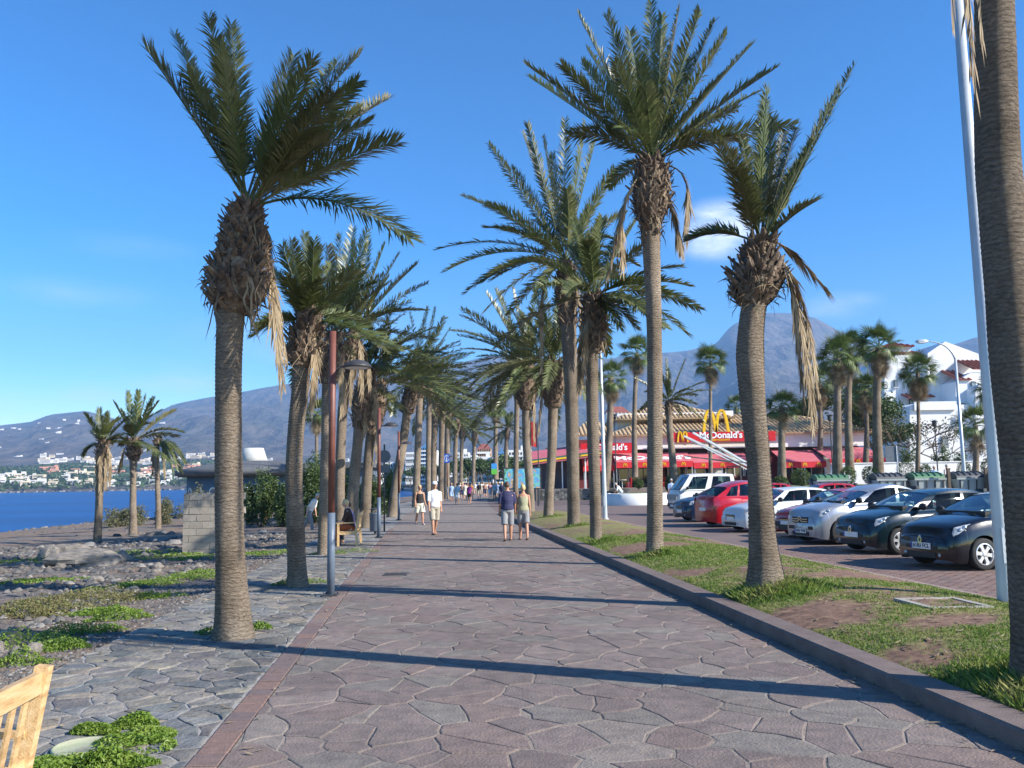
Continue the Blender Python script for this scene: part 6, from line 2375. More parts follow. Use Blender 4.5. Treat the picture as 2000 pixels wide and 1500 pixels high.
def container(label, px0, px1, d, lid, gz=0.05):
    x0, x1 = XP(px0, d), XP(px1, d)
    w = x1 - x0
    t = thing('rubbish_container', label, 'container', ((x0 + x1) / 2, d, gz), 0, 'rubbish containers at the kerb')
    mb = MB()
    mb.add([(-w * .44, -.55, .2), (w * .44, -.55, .2), (w * .44, .55, .2), (-w * .44, .55, .2), (-w * .5, -.68, 1.45), (w * .5, -.68, 1.45), (w * .5, .68, 1.45), (-w * .5, .68, 1.45)],
           [(3, 2, 1, 0), (4, 5, 6, 7), (0, 1, 5, 4), (1, 2, 6, 5), (2, 3, 7, 6), (3, 0, 4, 7)])
    b = mb.build('body', m_cont, t)
    mb = MB()
    for k in range(4):
        x = -w * .42 + w * .84 * k / 3
        mb.bar((x * 0.94, -.60, .25), (x, -.70, 1.40), 0.06, 0.04)
    mb.build('ribs', m_lid_d, b)
    MB().box((0, -0.69, 1.46), (w * 1.06, 0.08, 0.09)).box((0, 0.69, 1.46), (w * 1.06, 0.08, 0.09)).build('rim', m_cont, b)
    mb = MB()
    vs, fs = [], []
    for i in range(9):
        a = PI * i / 8
        for x in (-w * .5, w * .5):
            vs.append((x, -0.64 * math.cos(a), 1.5 + 0.30 * math.sin(a)))
    for i in range(8):
        fs.append((2 * i, 2 * i + 1, 2 * i + 3, 2 * i + 2))
    fs.append(tuple(2 * i for i in range(9)))
    fs.append(tuple(2 * i + 1 for i in range(8, -1, -1)))
    mb.add(vs, fs)
    l = mb.build('lid', lid, t)
    mb = MB()
    for k in range(5):
        x = -w * .4 + w * .8 * k / 4
        mb.tube([(x, -0.66 * math.cos(PI * i / 8), 1.515 + 0.31 * math.sin(PI * i / 8)) for i in range(1, 8)], 0.025, 4)
    mb.build('lid_ribs', lid, l)
    for a in (-1, 1):
        MB().lathe([(0.10, -0.03), (0.10, 0.03)], 10, (a * w * .4, -0.5, 0.10), 'X').build('caster', m_dark, t)
    for a in (-1, 1):
        MB().bar((a * (w * .5 + .05), -0.3, 0.5), (a * (w * .5 + .05), 0.3, 1.55), 0.05, 0.25).build('side_arm', m_lid_d, t)


container('green lidded container hidden up to the lid behind the red hatchback', 1577, 1638, 50.5 - 3, m_lid)
container('grey container with open top left of the green lidded one', 1690, 1744, 45, m_lid_d)
container('green lidded rubbish container left of the curved lamp', 1762, 1820, 45, m_lid)
container('grey rubbish container directly behind the curved lamp', 1842, 1898, 45, m_lid_d)
container('dark rubbish container at the right beside the grey lamp post', 1916, 1962, 44, m_lid_d)
for i, (px_, d) in enumerate(((1838, 44), (1910, 44))):
    t = thing('wooden_post', ['squared wooden post between the containers', 'squared wooden post right of the curved lamp'][i], 'post', (XP(px_, d), d, 0), 0, 'wooden posts')
    MB().box((0, 0, 1.0), (0.14, 0.14, 2.0)).build('shaft', m_stem, t)
    MB().box((0, 0, 2.03), (0.17, 0.17, 0.06)).build('cap', m_stem, t)
t = thing('information_sign', 'grey sign board on a thin post behind the parked cars', 'sign', (XP(1741, 48), 48, 0))
MB().lathe([(0.035, 0), (0.035, 3.4)], 8).build('post', m_galv, t)
MB().box((-0.25, 0.04, 2.95), (0.75, 0.03, 0.9)).build('board', m_signback, t)
for i, (px_, d, ht) in enumerate(((1198, 70, 6.6), (1616, 58, 5.4), (1818, 63, 5.2))):
    t = thing('garden_lamp', ['thin dark lamp post at the restaurant corner', 'thin dark lamp post between fan palms', 'thin dark lamp post at the boundary wall'][i], 'lamp post', (XP(px_, d), d, 0.6), 0, 'thin dark lamp posts')
    MB().lathe([(0.05, 0), (0.04, ht - 0.5)], 8).build('post', m_dark, t)
    MB().lathe([(0.05, ht - .5), (0.16, ht - .4), (0.16, ht - .15), (0.24, ht - .1), (0.0, ht)], 12).build('lantern', m_dark, t)

# ================================================================== white apartment house
m_apt = pmat('white_house', [(0.74, 0.745, 0.75), (0.82, 0.82, 0.82)], scale=0.4, detail=8, rough=0.85)
m_rtile = pmat('red_tile', [(0.30, 0.085, 0.055), (0.22, 0.06, 0.045), (0.37, 0.13, 0.085)], scale=1, detail=7, rough=0.85)
AD = 104.0


def AX(px):
    return XP(px, AD)


def AZ(px, py):
    return at(px, py, AD).z


ap = thing('apartment_house', 'large stepped white apartment house with red tiled roofs', 'apartment house', (0, 0, 0))


def face_prism(name, pts, y0, y1, material, parent):
    """outline given as picture places on the front plane, with real depth"""
    P = [at(x, y, AD) for x, y in pts]
    n_ = len(P)
    vs = [(p.x, y0, p.z) for p in P] + [(p.x, y1, p.z) for p in P]
    fs = [tuple(range(n_ - 1, -1, -1)), tuple(range(n_, 2 * n_))]
    for i in range(n_):
        j = (i + 1) % n_
        fs.append((i, j, n_ + j, n_ + i))
    return MB().add(vs, fs).build(name, material, parent)


face_prism('gable_wall', [(1812, 920), (1812, 690), (1846, 667), (1911, 691), (1913, 712), (1926, 722), (1926, 920)], 104, 118, m_apt, ap)
face_prism('side_wall', [(1738, 920), (1738, 706), (1762, 690), (1812, 690), (1812, 920)], 105.5, 116, m_apt, ap)
w2 = face_prism('terrace_block', [(1740, 920), (1740, 800), (1752, 795), (1862, 798), (1862, 920)], 99, 105.4, m_apt, ap)
MB().box(((AX(1742) + AX(1820)) / 2, 98.8, AZ(1780, 800)), (AX(1820) - AX(1742), 0.25, 1.0)).build('parapet', m_apt, w2)
face_prism('stair_block', [(1858, 920), (1858, 768), (1868, 760), (1926, 770), (1926, 920)], 98.5, 104, m_apt, ap)
face_prism('bay', [(1838, 792), (1838, 752), (1868, 734), (1905, 734), (1926, 740), (1926, 792)], 100.5, 104, m_apt, ap)
for (xa, xb, yb, ya, d0, d1) in ((1758, 1842, 690, 668, 106, 111), (1869, 1912, 728, 704, 100.2, 104), (1836, 1866, 748, 724, 100.2, 104), (1872, 1926, 786, 764, 97.8, 101)):
    k = d0 / AD
    tile_roof('roof', ap, (AX(xa), d0, AZ(xa, yb)), (AX(xb), d0, AZ(xb, yb)), (AX(xa + (8 if xa < 1800 else 2)), d1, AZ(xa, ya)), (AX(xb - (8 if xa < 1800 else 2)), d1, AZ(xb, ya)), 0.5, m_rtile)
rl = MB().box((AX(1798), 111, AZ(1798, 672)), (3.2, 3.2, 1.4)).build('lantern', m_apt, ap)
hip_roof(ap, AX(1798) - 2.0, AX(1798) + 2.0, 109, 113, AZ(1798, 663), AZ(1798, 652), 1.9, 0.5, m_rtile)
for (x0, x1, y0, y1, d) in ((1772, 1779, 776, 796, 105.4), (1781, 1792, 776, 796, 105.4), (1794, 1804, 776, 796, 105.4), (1806, 1813, 776, 796, 105.4), (1745, 1752, 742, 756, 105.4), (1830, 1842, 852, 876, 98.9),
                            (1906, 1920, 840, 868, 98.4), (1895, 1904, 745, 757, 100.4), (1758, 1765, 846, 862, 98.9), (1772, 1779, 720, 734, 105.4), (1790, 1797, 720, 734, 105.4), (1880, 1888, 800, 815, 98.4)):
    a, b = AX(x0) * d / AD, AX(x1) * d / AD
    za, zb = at(x0, y0, d).z, at(x0, y1, d).z
    w_ = MB().box(((a + b) / 2, d - 0.02, (za + zb) / 2), (b - a, 0.1, za - zb)).build('window', m_dark, ap)
    MB().box(((a + b) / 2, d - 0.08, (za + zb) / 2), (b - a - 0.14, 0.02, za - zb - 0.14)).build('pane', pmat('house_pane', [(0.10, 0.13, 0.16), (0.22, 0.25, 0.28)], scale=0.7, rough=0.08), w_)
    MB().box(((a + b) / 2, d - 0.1, zb - 0.05), (b - a + 0.2, 0.2, 0.08)).build('sill', m_apt, w_)
tile_roof('porch_canopy', ap, (AX(1765), 103.2, AZ(1765, 778)), (AX(1818), 103.2, AZ(1818, 775)), (AX(1768), 105.4, AZ(1765, 768)), (AX(1816), 105.4, AZ(1818, 766)), 0.5, m_rtile)


# bare spreading tree before the house
def small_tree(label, px, py, d, h, spread, seed, gz, leaves=900, material=None, lsize=0.16, trunk_r=0.12, name='tree', cat='tree', group=None, dense=False):
    rs = random.Random(seed)
    g = at(px, py, d)
    t = thing(name, label, cat, (g.x, d, gz), 0, group)
    mb = MB()
    tips = []

    def grow(p, dir_, l, r_, depth):
        q = p + dir_ * l
        mb.tube([p, p.lerp(q, .5) + Vector((rs.gauss(0, .05), rs.gauss(0, .05), 0)) * l, q], [r_, r_ * .85, r_ * .7], 5, cap=False)
        if depth == 0:
            tips.append(q)
            return
        for _ in range(rs.choice((2, 3, 3))):
            nd = (dir_ + Vector((rs.gauss(0, spread), rs.gauss(0, spread), rs.gauss(0.05, .25)))).normalized()
            grow(q, nd, l * rs.uniform(.6, .85), r_ * .62, depth - 1)
    grow(Vector((0, 0, -0.1)), Vector((rs.gauss(0, .1), 0, 1)).normalized(), h * 0.34, trunk_r, 4)
    mb.build('trunk', m_stem, t)
    pts = []
    for _ in range(leaves):
        c = rs.choice(tips)
        q = 0.5 if dense else 0.35
        pts.append((c.x + rs.gauss(0, q), c.y + rs.gauss(0, q), c.z + rs.gauss(0, q * 0.7), 1))
    link('crown', leaves_mesh('crown', pts, lsize, material or m_olive, rs), t)
    return t


small_tree('bare spreading garden tree before the white apartment house', 1770, 905, 74, 7.0, 0.75, 3, 1.0, 700, m_olive, 0.2)
small_tree('dry flat topped garden tree beside the curved lamp', 1835, 905, 76, 6.4, 0.9, 5, 1.0, 900, pmat('dry_leaf', [(0.16, 0.11, 0.06), (0.12, 0.10, 0.05)], scale=2, rough=0.7), 0.22)
small_tree('tall leafy tree in the grove behind the fan palms', 1672, 925, 84, 10, 0.55, 7, 1.0, 4200, m_hedge, 0.34, 0.2, dense=True)
small_tree('dark leafy tree left of the grove behind the restaurant', 1625, 925, 92, 10, 0.55, 9, 1.0, 4200, m_hedge, 0.36, 0.2, dense=True)
small_tree('dark leafy tree between the grove and the white house', 1722, 925, 88, 9, 0.55, 11, 1.0, 4200, m_hedge, 0.34, 0.2, dense=True)

# ================================================================== cars
m_tyre = pmat('tyre', [(0.018, 0.018, 0.018), (0.03, 0.03, 0.03)], scale=20, rough=0.85)
m_rim = pmat('wheel_trim', [(0.62, 0.63, 0.65)], rough=0.3, metal=0.6)
m_black = pmat('black_plastic', [(0.018, 0.018, 0.02)], rough=0.55)
m_plate = pmat('number_plate', [(0.78, 0.78, 0.78)], rough=0.4)
m_eu = pmat('plate_blue', [(0.02, 0.06, 0.35)], rough=0.4)
m_cglass = glass_mat('car_glass', (0.42, 0.54, 0.52), refl=0.34)
m_hl = pmat('headlamp_glass', [(0.16, 0.18, 0.20), (0.52, 0.55, 0.57)], scale=14, rough=0.08, spec=0.8, coat=1.0)
m_tail = pmat('tail_lamp', [(0.35, 0.01, 0.012)], rough=0.15, coat=1.0)
m_chrome = pmat('chrome', [(0.8, 0.8, 0.82)], rough=0.12, metal=1.0)
m_seat = pmat('seat_cloth', [(0.05, 0.055, 0.06), (0.09, 0.095, 0.10)], scale=6, rough=0.9)


def wheel_meshes(r, spokes=6, full=False):
    tyre = MB().lathe([(r * 0.66, -0.085), (r * 0.90, -0.095), (r * 0.985, -0.075), (r, -0.03), (r, 0.03), (r * 0.985, 0.075), (r * 0.90, 0.095), (r * 0.66, 0.085)], 32, (0, 0, 0), 'Y', cap=False).mesh('tyre', m_tyre, True)
    rim = MB()
    rim.lathe([(r * 0.68, -0.08), (r * 0.68, 0.094), (r * 0.62, 0.098), (r * 0.60, 0.07)], 32, (0, 0, 0), 'Y', cap=False)
    rim.lathe([(0.0, 0.095), (r * 0.12, 0.094), (r * 0.18, 0.085), (r * 0.18, 0.02)], 16, (0, 0, 0), 'Y', cap=False)
    for k in range(spokes):
        a = 2 * PI * k / spokes
        d = Vector((math.sin(a), 0, math.cos(a)))
        s = Vector((math.cos(a), 0, -math.sin(a)))
        vs = []
        for q, w in ((0.14, 0.13), (0.40, 0.10), (0.64, 0.15)):
            for y in (0.085 - 0.02 * (q < 0.3) * 0, 0.04):
                for sg in (-1, 1):
                    vs.append(tuple(d * (r * q) + s * (sg * r * w * (1.0 if full is False else 1.5)) + Vector((0, y, 0))))
        fs = []
        for i in (0, 4):
            fs += [(i, i + 1, i + 5, i + 4), (i + 1, i + 3, i + 7, i + 5), (i + 3, i + 2, i + 6, i + 7), (i + 2, i, i + 4, i + 6)]
        rim.add(vs, fs)
    rm = rim.mesh('rim', m_rim)
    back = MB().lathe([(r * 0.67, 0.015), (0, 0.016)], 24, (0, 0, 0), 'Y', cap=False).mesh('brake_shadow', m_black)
    return tyre, rm, back


WH = {}


class Car:
    """car body as a skin over cross sections; x forwards, y to its left, z up"""

    def __init__(s, **kw):
        d = dict(L=3.8, W=1.64, H=1.42, r=0.29, xf=1.22, xr=-1.25, sill=0.13, nose=0.66, hood=0.90, belt=0.96, tail=0.98, xb_f=1.02, xt_f=0.28, xt_r=-1.40, xb_r=-1.75, wb=0.90, wt=0.70,
                 arch=0.05, panes=((0.16, 0.52), (0.56, 0.86)), hoodpow=0.7, nosedrop=0.12, roofbow=0.05, capw=0.86)
        d.update(kw)
        s.__dict__.update(d)

    def top(s, x):
        h = s.L / 2
        if x > s.xb_f:
            t = (x - s.xb_f) / (h - s.xb_f)
            z = lerp(s.hood, s.nose, t ** (1 / s.hoodpow))
            z -= s.nosedrop * smooth(0.80, 1.0, t) * 1.2
            return z
        if x < s.xb_r:
            t = (s.xb_r - x) / (h + s.xb_r)
            return lerp(s.tail, s.tail - 0.10, t * t)
        return lerp(s.hood, s.tail, smooth(s.xb_f, s.xb_r, x) if s.xb_f < s.xb_r else (s.xb_f - x) / (s.xb_f - s.xb_r)) if True else 0

    def bottom(s, x):
        z = s.sill + 0.02 * smooth(s.L / 2 - 0.3, s.L / 2, abs(x))
        for xw in (s.xf, s.xr):
            ra = s.r + s.arch
            if abs(x - xw) < ra:
                z = max(z, s.r + math.sqrt(max(0, ra * ra - (x - xw) ** 2)))
        return z

    def half(s, x):
        h = s.L / 2
        t = clamp((abs(x) - h * 0.62) / (h * 0.38))
        return s.W / 2 * (1 - (1 - s.capw) * t ** 2.2)

    def section(s, x):
        zb, zt, w = s.bottom(x), s.top(x), s.half(x)
        zb = min(zb, zt - 0.12)
        bow = 0.045 if s.xb_r < x < s.xb_f else 0.06
        zs = s.sill
        pts = []
        for q, k in ((0.0, 0.93), (0.12, 0.975), (0.40, 1.0), (0.62, 0.995), (0.84, 0.965), (1.0, 0.90)):
            z = zb + (zt - zb) * q
            zn = (z - zs) / max(0.2, zt - zs)
            kk = interp([0, .12, .4, .62, .84, 1], [0.93, 0.975, 1.0, 0.995, 0.965, 0.90], zn)
            pts.append(Vector((x, w * kk, z)))
        pts.append(Vector((x, w * 0.74, zt + bow * 0.55)))
        pts.append(Vector((x, w * 0.38, zt + bow * 0.92)))
        pts.append(Vector((x, 0, zt + bow)))
        return pts

    def surf(s, x, q, off=0.006):
        """point on the skin: q = index along the section (0..8), pushed out a little"""
        P = s.section(x)
        i = min(int(q), len(P) - 2)
        p = P[i].lerp(P[i + 1], q - i)
        t = (P[i + 1] - P[i])
        n_ = Vector((0, t.z, -t.y)).normalized()
        if n_.y < 0 and q < 5:
            n_ = -n_
        if q >= 5 and n_.z < 0:
            n_ = -n_
        return p + n_ * off + Vector((off * 0.6 * (1 if x > 0 else -1), 0, 0))

    def patch(s, x0, x1, q0f, q1f, nx=8, nq=5, side=1, off=0.006):
        """patch on the skin between x0..x1; q0f and q1f give the lower and upper edge along x"""
        vs, fs = [], []
        for i in range(nx + 1):
            t = i / nx
            x = lerp(x0, x1, t)
            a, b = q0f(t), q1f(t)
            for j in range(nq + 1):
                v = s.surf(x, lerp(a, b, j / nq), off)
                vs.append((v.x, v.y * side, v.z))
        for i in range(nx):
            for j in range(nq):
                fs.append((i * (nq + 1) + j, (i + 1) * (nq + 1) + j, (i + 1) * (nq + 1) + j + 1, i * (nq + 1) + j + 1))
        return MB().add(vs, fs)

    def build(s, label, paint, loc, rotz, group='parked cars', plate=None, spokes=6, emblem=None, bumper=None, trim=None, front_detail='grille', handle=True, seat=True, fog=True, plate_z=0.42, rear=False):
        t = thing('parked_car', label, 'car', loc, rotz, group)
        h = s.L / 2
        xs = set()
        k = 34
        for i in range(k + 1):
            xs.add(round(-h + s.L * i / k, 4))
        for xw in (s.xf, s.xr):
            ra = s.r + s.arch
            for i in range(15):
                xs.add(round(xw - ra * math.cos(PI * i / 14), 4))
            xs.add(round(xw - ra - 0.004, 4))
            xs.add(round(xw + ra + 0.004, 4))
        for e in (0.015, 0.04, 0.08, 0.13):
            xs.add(round(h - e, 4))
            xs.add(round(-h + e, 4))
        xs = sorted(x for x in xs if -h <= x <= h)
        vs, fs = [], []
        for x in xs:
            P = s.section(x)
            e = h - abs(x)
            sq = 1 - 0.16 * (1 - smooth(0, 0.14, e)) if e < 0.14 else 1
            row = []
            for p in P:
                row.append((p.x, p.y * sq, lerp(0.48, p.z, 0.90 + 0.10 * (sq - 0.84) / 0.16) if e < 0.14 else p.z))
            full = row + [(a, -b, c) for a, b, c in row[-2::-1]]
            vs += full
        m_ = len(full)
        for i in range(len(xs) - 1):
            for j in range(m_ - 1):
                fs.append((i * m_ + j, (i + 1) * m_ + j, (i + 1) * m_ + j + 1, i * m_ + j + 1))
        fs.append(tuple(range(m_)))
        fs.append(tuple((len(xs) - 1) * m_ + j for j in range(m_ - 1, -1, -1)))
        body = MB().add(vs, fs).build('body', paint, t, True)
        # dark floor and wheel houses
        mb = MB().box((0, 0, 0.36), (s.L - 0.5, s.W - 0.52, 0.3))
        mb.build('underbody', m_black, t)
        # cabin: ruled sides between belt and roof line
        def side_pt(u, v, sd, off=0.0):
            xb = lerp(s.xb_f, s.xb_r, u)
            xt = lerp(s.xt_f, s.xt_r, u)
            zb = s.top(xb) + 0.0
            zt = s.H - 0.055 - s.roofbow * (2 * u - 1) ** 2 * 1.6
            yb = min(s.half(xb) * s.wb, s.W / 2 * s.wb)
            yt = s.W / 2 * s.wt
            bulge = 0.025 * math.sin(PI * v)
            return Vector((lerp(xb, xt, v), (lerp(yb, yt, v) + bulge + off) * sd, lerp(zb, zt, v)))
        us = sorted({0.0, 1.0, *[round(a, 3) for p in s.panes for a in p], *[round(lerp(p[0], p[1], i / 6), 3) for p in s.panes for i in range(7)]})
        vvv = [0.0, 0.08, 0.3, 0.55, 0.8, 0.88, 1.0]
        frame = MB()
        for sd in (1, -1):
            for pa, pb in s.panes:
                uu = [lerp(pa, pb, i / 8) for i in range(9)]
                vs, fs = [], []
                for u in uu:
                    e = min(u - pa, pb - u) / (pb - pa)
                    top_ = 0.88 - 0.10 * (1 - smooth(0, 0.16, e))
                    for v in (0.08, 0.3, 0.55, 0.75, top_):
                        vs.append(tuple(side_pt(u, v, sd, -0.004)))
                for i in range(8):
                    for j in range(4):
                        fs.append((i * 5 + j, (i + 1) * 5 + j, (i + 1) * 5 + j + 1, i * 5 + j + 1))
                MB().add(vs, fs).build('side_window', m_cglass, t, True)
            for a, b in zip(us, us[1:]):
                inside = any(p[0] - 1e-4 <= a and b <= p[1] + 1e-4 for p in s.panes)
                for c, d in zip(vvv, vvv[1:]):
                    if inside and c >= 0.079 and d <= 0.881:
                        continue
                    frame.add([tuple(side_pt(u, v, sd)) for u, v in ((a, c), (b, c), (b, d), (a, d))], [(0, 1, 2, 3)])
        # roof
        nu, nv = 10, 8
        vs, fs = [], []
        for i in range(nu + 1):
            a = side_pt(i / nu, 1.0, 1)
            for j in range(nv + 1):
                w = 1 - 2 * j / nv
                vs.append((a.x + (0.05 * (1 - w * w) if i < 3 else -0.04 * (1 - w * w) if i > nu - 3 else 0), a.y * w, a.z + 0.055 * (1 - w * w) ** 0.6))
        for i in range(nu):
            for j in range(nv):
                fs.append((i * (nv + 1) + j, (i + 1) * (nv + 1) + j, (i + 1) * (nv + 1) + j + 1, i * (nv + 1) + j + 1))
        frame.add(vs, fs)
        frame.build('cabin', paint, t, True)
        # screens
        for u, nm in ((0.0, 'windscreen'), (1.0, 'rear_window')):
            vs, fs = [], []
            out = 0.10 if u == 0 else -0.05
            for j in range(9):
                v = lerp(0.02, 0.985, j / 8)
                a = side_pt(u, v, 1)
                for i in range(11):
                    w = 1 - 2 * i / 10
                    vs.append((a.x + out * (1 - w * w) * (1 - 0.45 * v) + (-0.004 if u == 0 else 0.004), a.y * w * 0.985, a.z + 0.05 * (1 - w * w) * (0.9 if v < 0.5 else 1)))
            for j in range(8):
                for i in range(10):
                    fs.append((j * 11 + i, j * 11 + i + 1, (j + 1) * 11 + i + 1, (j + 1) * 11 + i))
            MB().add(vs, fs).build(nm, m_cglass, t, True)
        # inside
        if seat:
            for sx, sy in ((0.15, 0.36), (0.15, -0.36), (-0.85, 0.36), (-0.85, -0.36)):
                x = lerp(s.xb_f, s.xb_r, 0.42) + sx - 0.2
                mb = MB().box((x, sy, s.belt - 0.12), (0.5, 0.46, 0.2)).box((x - 0.22, sy, s.belt + 0.12), (0.14, 0.46, 0.5)).box((x - 0.24, sy, s.belt + 0.36), (0.09, 0.24, 0.16))
                mb.build('seat', m_seat, t)
            MB().box((s.xb_f - 0.18, 0, s.belt + 0.02), (0.3, s.W * 0.72, 0.14)).build('dashboard', m_black, t)
            mb = MB()
            for i in range(16):
                a0, a1 = 2 * PI * i / 16, 2 * PI * (i + 1) / 16
                mb.bar((s.xb_f - 0.42 + 0.07 * math.cos(a0), 0.36 + 0.17 * math.sin(a0), s.belt + 0.04 + 0.13 * math.cos(a0)), (s.xb_f - 0.42 + 0.07 * math.cos(a1), 0.36 + 0.17 * math.sin(a1), s.belt + 0.04 + 0.13 * math.cos(a1)), 0.025)
            mb.build('steering_wheel', m_black, t)
        # wheels
        key = (round(s.r, 2), spokes)
        if key not in WH:
            WH[key] = wheel_meshes(s.r, spokes)
        ty, rm, bk = WH[key]
        for xw in (s.xf, s.xr):
            for sd in (1, -1):
                w = bpy.data.objects.new('wheel', bk)
                COL.objects.link(w)
                w.parent = t
                w.location = (xw, sd * (s.W / 2 - 0.115), s.r)
                w.rotation_euler = (0, 0.3 * xw, 0 if sd > 0 else PI)
                for nm, me_ in (('tyre', ty), ('rim', rm)):
                    o = bpy.data.objects.new(nm, me_)
                    COL.objects.link(o)
                    o.parent = w
        # lamps
        for sd in (1, -1):
            hl = s.patch(h - 0.46, h - 0.10, lambda u: lerp(4.75, 3.75, u) + 0.25 * (1 - smooth(0.75, 1, u)) * 0 + 0.5 * smooth(0.8, 1, u), lambda u: lerp(4.9, 5.35, u) - 0.45 * smooth(0.8, 1, u), 10, 5, sd, 0.008).build('headlight', m_hl, t, True)
            for q in (0.34, 0.62):
                c = s.surf(lerp(h - 0.46, h - 0.10, q), 4.5, 0.012)
                MB().ball((c.x, c.y * sd, c.z), (0.03, 0.03, 0.035), 8, 6).build('reflector', m_chrome, hl, True)
            s.patch(-h + 0.05, -h + 0.26, lambda u: 3.2, lambda u: 4.9, 5, 4, sd, 0.008).build('tail_light', m_tail, t, True)
            c = s.surf(s.xf - s.r - 0.28, 3.4, 0.005)
            MB().ball((c.x, c.y * sd, c.z), (0.045, 0.01, 0.018), 8, 6).build('side_indicator', m_chrome, t, True)
            # mirrors
            c = side_pt(0.12, 0.05, sd)
            MB().ball((c.x + 0.02, c.y + 0.13 * sd, c.z + 0.085), (0.07, 0.115, 0.08), 10, 8).bar((c.x + 0.02, c.y - 0.02 * sd, c.z + 0.03), (c.x + 0.02, c.y + 0.08 * sd, c.z + 0.05), 0.05).build('mirror', m_black, t, True)
            # door seams and handles
            for x in (s.xf - s.r - 0.13, s.panes[0][1] * (s.xb_r - s.xb_f) + s.xb_f - 0.06):
                s.patch(x - 0.005, x + 0.005, lambda u: 0.1, lambda u: 5.0, 1, 12, sd, 0.002).build('door_seam', m_black, t)
            if handle:
                x = s.panes[0][1] * (s.xb_r - s.xb_f) + s.xb_f + 0.10
                c = s.surf(x, 4.1, 0.012)
                MB().box((c.x, c.y * sd, c.z), (0.17, 0.03, 0.035)).build('door_handle', trim or paint, t)
            s.patch(s.xr + s.r + 0.1, s.xf - s.r - 0.1, lambda u: 2.35, lambda u: 2.75, 10, 1, sd, 0.007).build('rub_strip', trim or m_black, t)
        # front end
        fx = h + 0.004
        w = s.half(h) * 0.84
        MB().box((fx, 0, s.sill + 0.13), (0.03, w * 1.2, 0.10)).build('lower_intake', m_black, t)
        if front_detail == 'grille':
            g_ = MB().box((fx - 0.01, 0, s.nose - 0.16), (0.04, w * 0.95, 0.09)).build('grille', m_black, t)
            MB().box((fx + 0.012, 0, s.nose - 0.16), (0.012, w * 0.9, 0.012)).build('grille_bar', m_chrome, g_)
        elif front_detail == 'chevrons':
            mb = MB()
            for k_ in range(2):
                z = s.nose - 0.11 - 0.06 * k_
                mb.bar((fx + 0.012, -w * 0.55, z - 0.02), (fx + 0.012, -0.09, z - 0.02), 0.014).bar((fx + 0.012, -0.09, z - 0.02), (fx + 0.012, 0, z + 0.045), 0.02)
                mb.bar((fx + 0.012, 0, z + 0.045), (fx + 0.012, 0.09, z - 0.02), 0.02).bar((fx + 0.012, 0.09, z - 0.02), (fx + 0.012, w * 0.55, z - 0.02), 0.014)
            g_ = MB().box((fx - 0.012, 0, s.nose - 0.15), (0.04, w * 1.15, 0.15)).build('grille', m_black, t)
            mb.build('emblem', m_chrome, g_)
            for sd in (1, -1):
                MB().box((fx - 0.02, sd * w * 0.72, s.sill + 0.28), (0.05, w * 0.34, 0.09)).build('bumper_pad', m_black, t)
        if front_detail == 'plain':
            MB().box((fx - 0.012, 0, s.nose - 0.30), (0.04, w * 1.35, 0.07)).build('air_slot', m_black, t)
        if emblem == 'diamond':
            mb = MB()
            z0, y0 = s.nose - 0.17, 0
            P_ = [(0, 0.075), (0.045, 0), (0, -0.075), (-0.045, 0)]
            for i in range(4):
                a, b = P_[i], P_[(i + 1) % 4]
                mb.bar((fx + 0.022, a[0], z0 + a[1]), (fx + 0.022, b[0], z0 + b[1]), 0.022)
            mb.build('emblem', m_chrome, t)
        if fog:
            for sd in (1, -1):
                MB().lathe([(0.0, 0.015), (0.034, 0.012), (0.038, 0.0)], 12, (fx - 0.01, sd * w * 0.74, s.sill + 0.14), 'X', cap=False).build('fog_lamp', m_hl, t, True)
        pl = MB().box((fx + 0.018, 0, plate_z), (0.012, 0.50, 0.115)).build('number_plate', m_plate, t)
        MB().box((fx + 0.026, -0.228, plate_z), (0.004, 0.042, 0.112)).build('country_band', m_eu, pl)
        if plate:
            M = Matrix.Translation((fx + 0.026, 0.02, plate_z)) @ Matrix.Rotation(R(90), 4, 'Z') @ Matrix.Rotation(R(90), 4, 'X')
            lettering(plate, 0.105, m_black, pl, M, extrude=0.002, bold=0.002)
        pr = MB().box((-fx - 0.018, 0, 0.62), (0.012, 0.50, 0.115)).build('rear_plate', m_plate, t)
        if bumper:
            MB().box((h - 0.06, 0, s.sill + 0.24), (0.16, s.half(h) * 1.72, 0.16)).build('bumper', bumper, t)
        # wipers
        for yy in (-0.1, 0.45):
            MB().bar((s.xb_f + 0.05, yy, s.top(s.xb_f) + 0.06), (s.xb_f - 0.04, yy - 0.45, s.top(s.xb_f) + 0.10), 0.018).build('wiper', m_black, t)
        return t


def paint(name, col, rough=0.28, metal=0.0):
    return pmat(name, [col], rough=rough, metal=metal, coat=0.85, spec=0.25)


HEAD = R(180 + 15)


def park(px, py, front_off, ang=HEAD):
    """centre of a car whose front end stands at a place of the photograph"""
    g = ground_at(px, py)
    d = Vector((math.cos(ang), math.sin(ang), 0))
    return (g.x - d.x * front_off, g.y - d.y * front_off, 0.014)


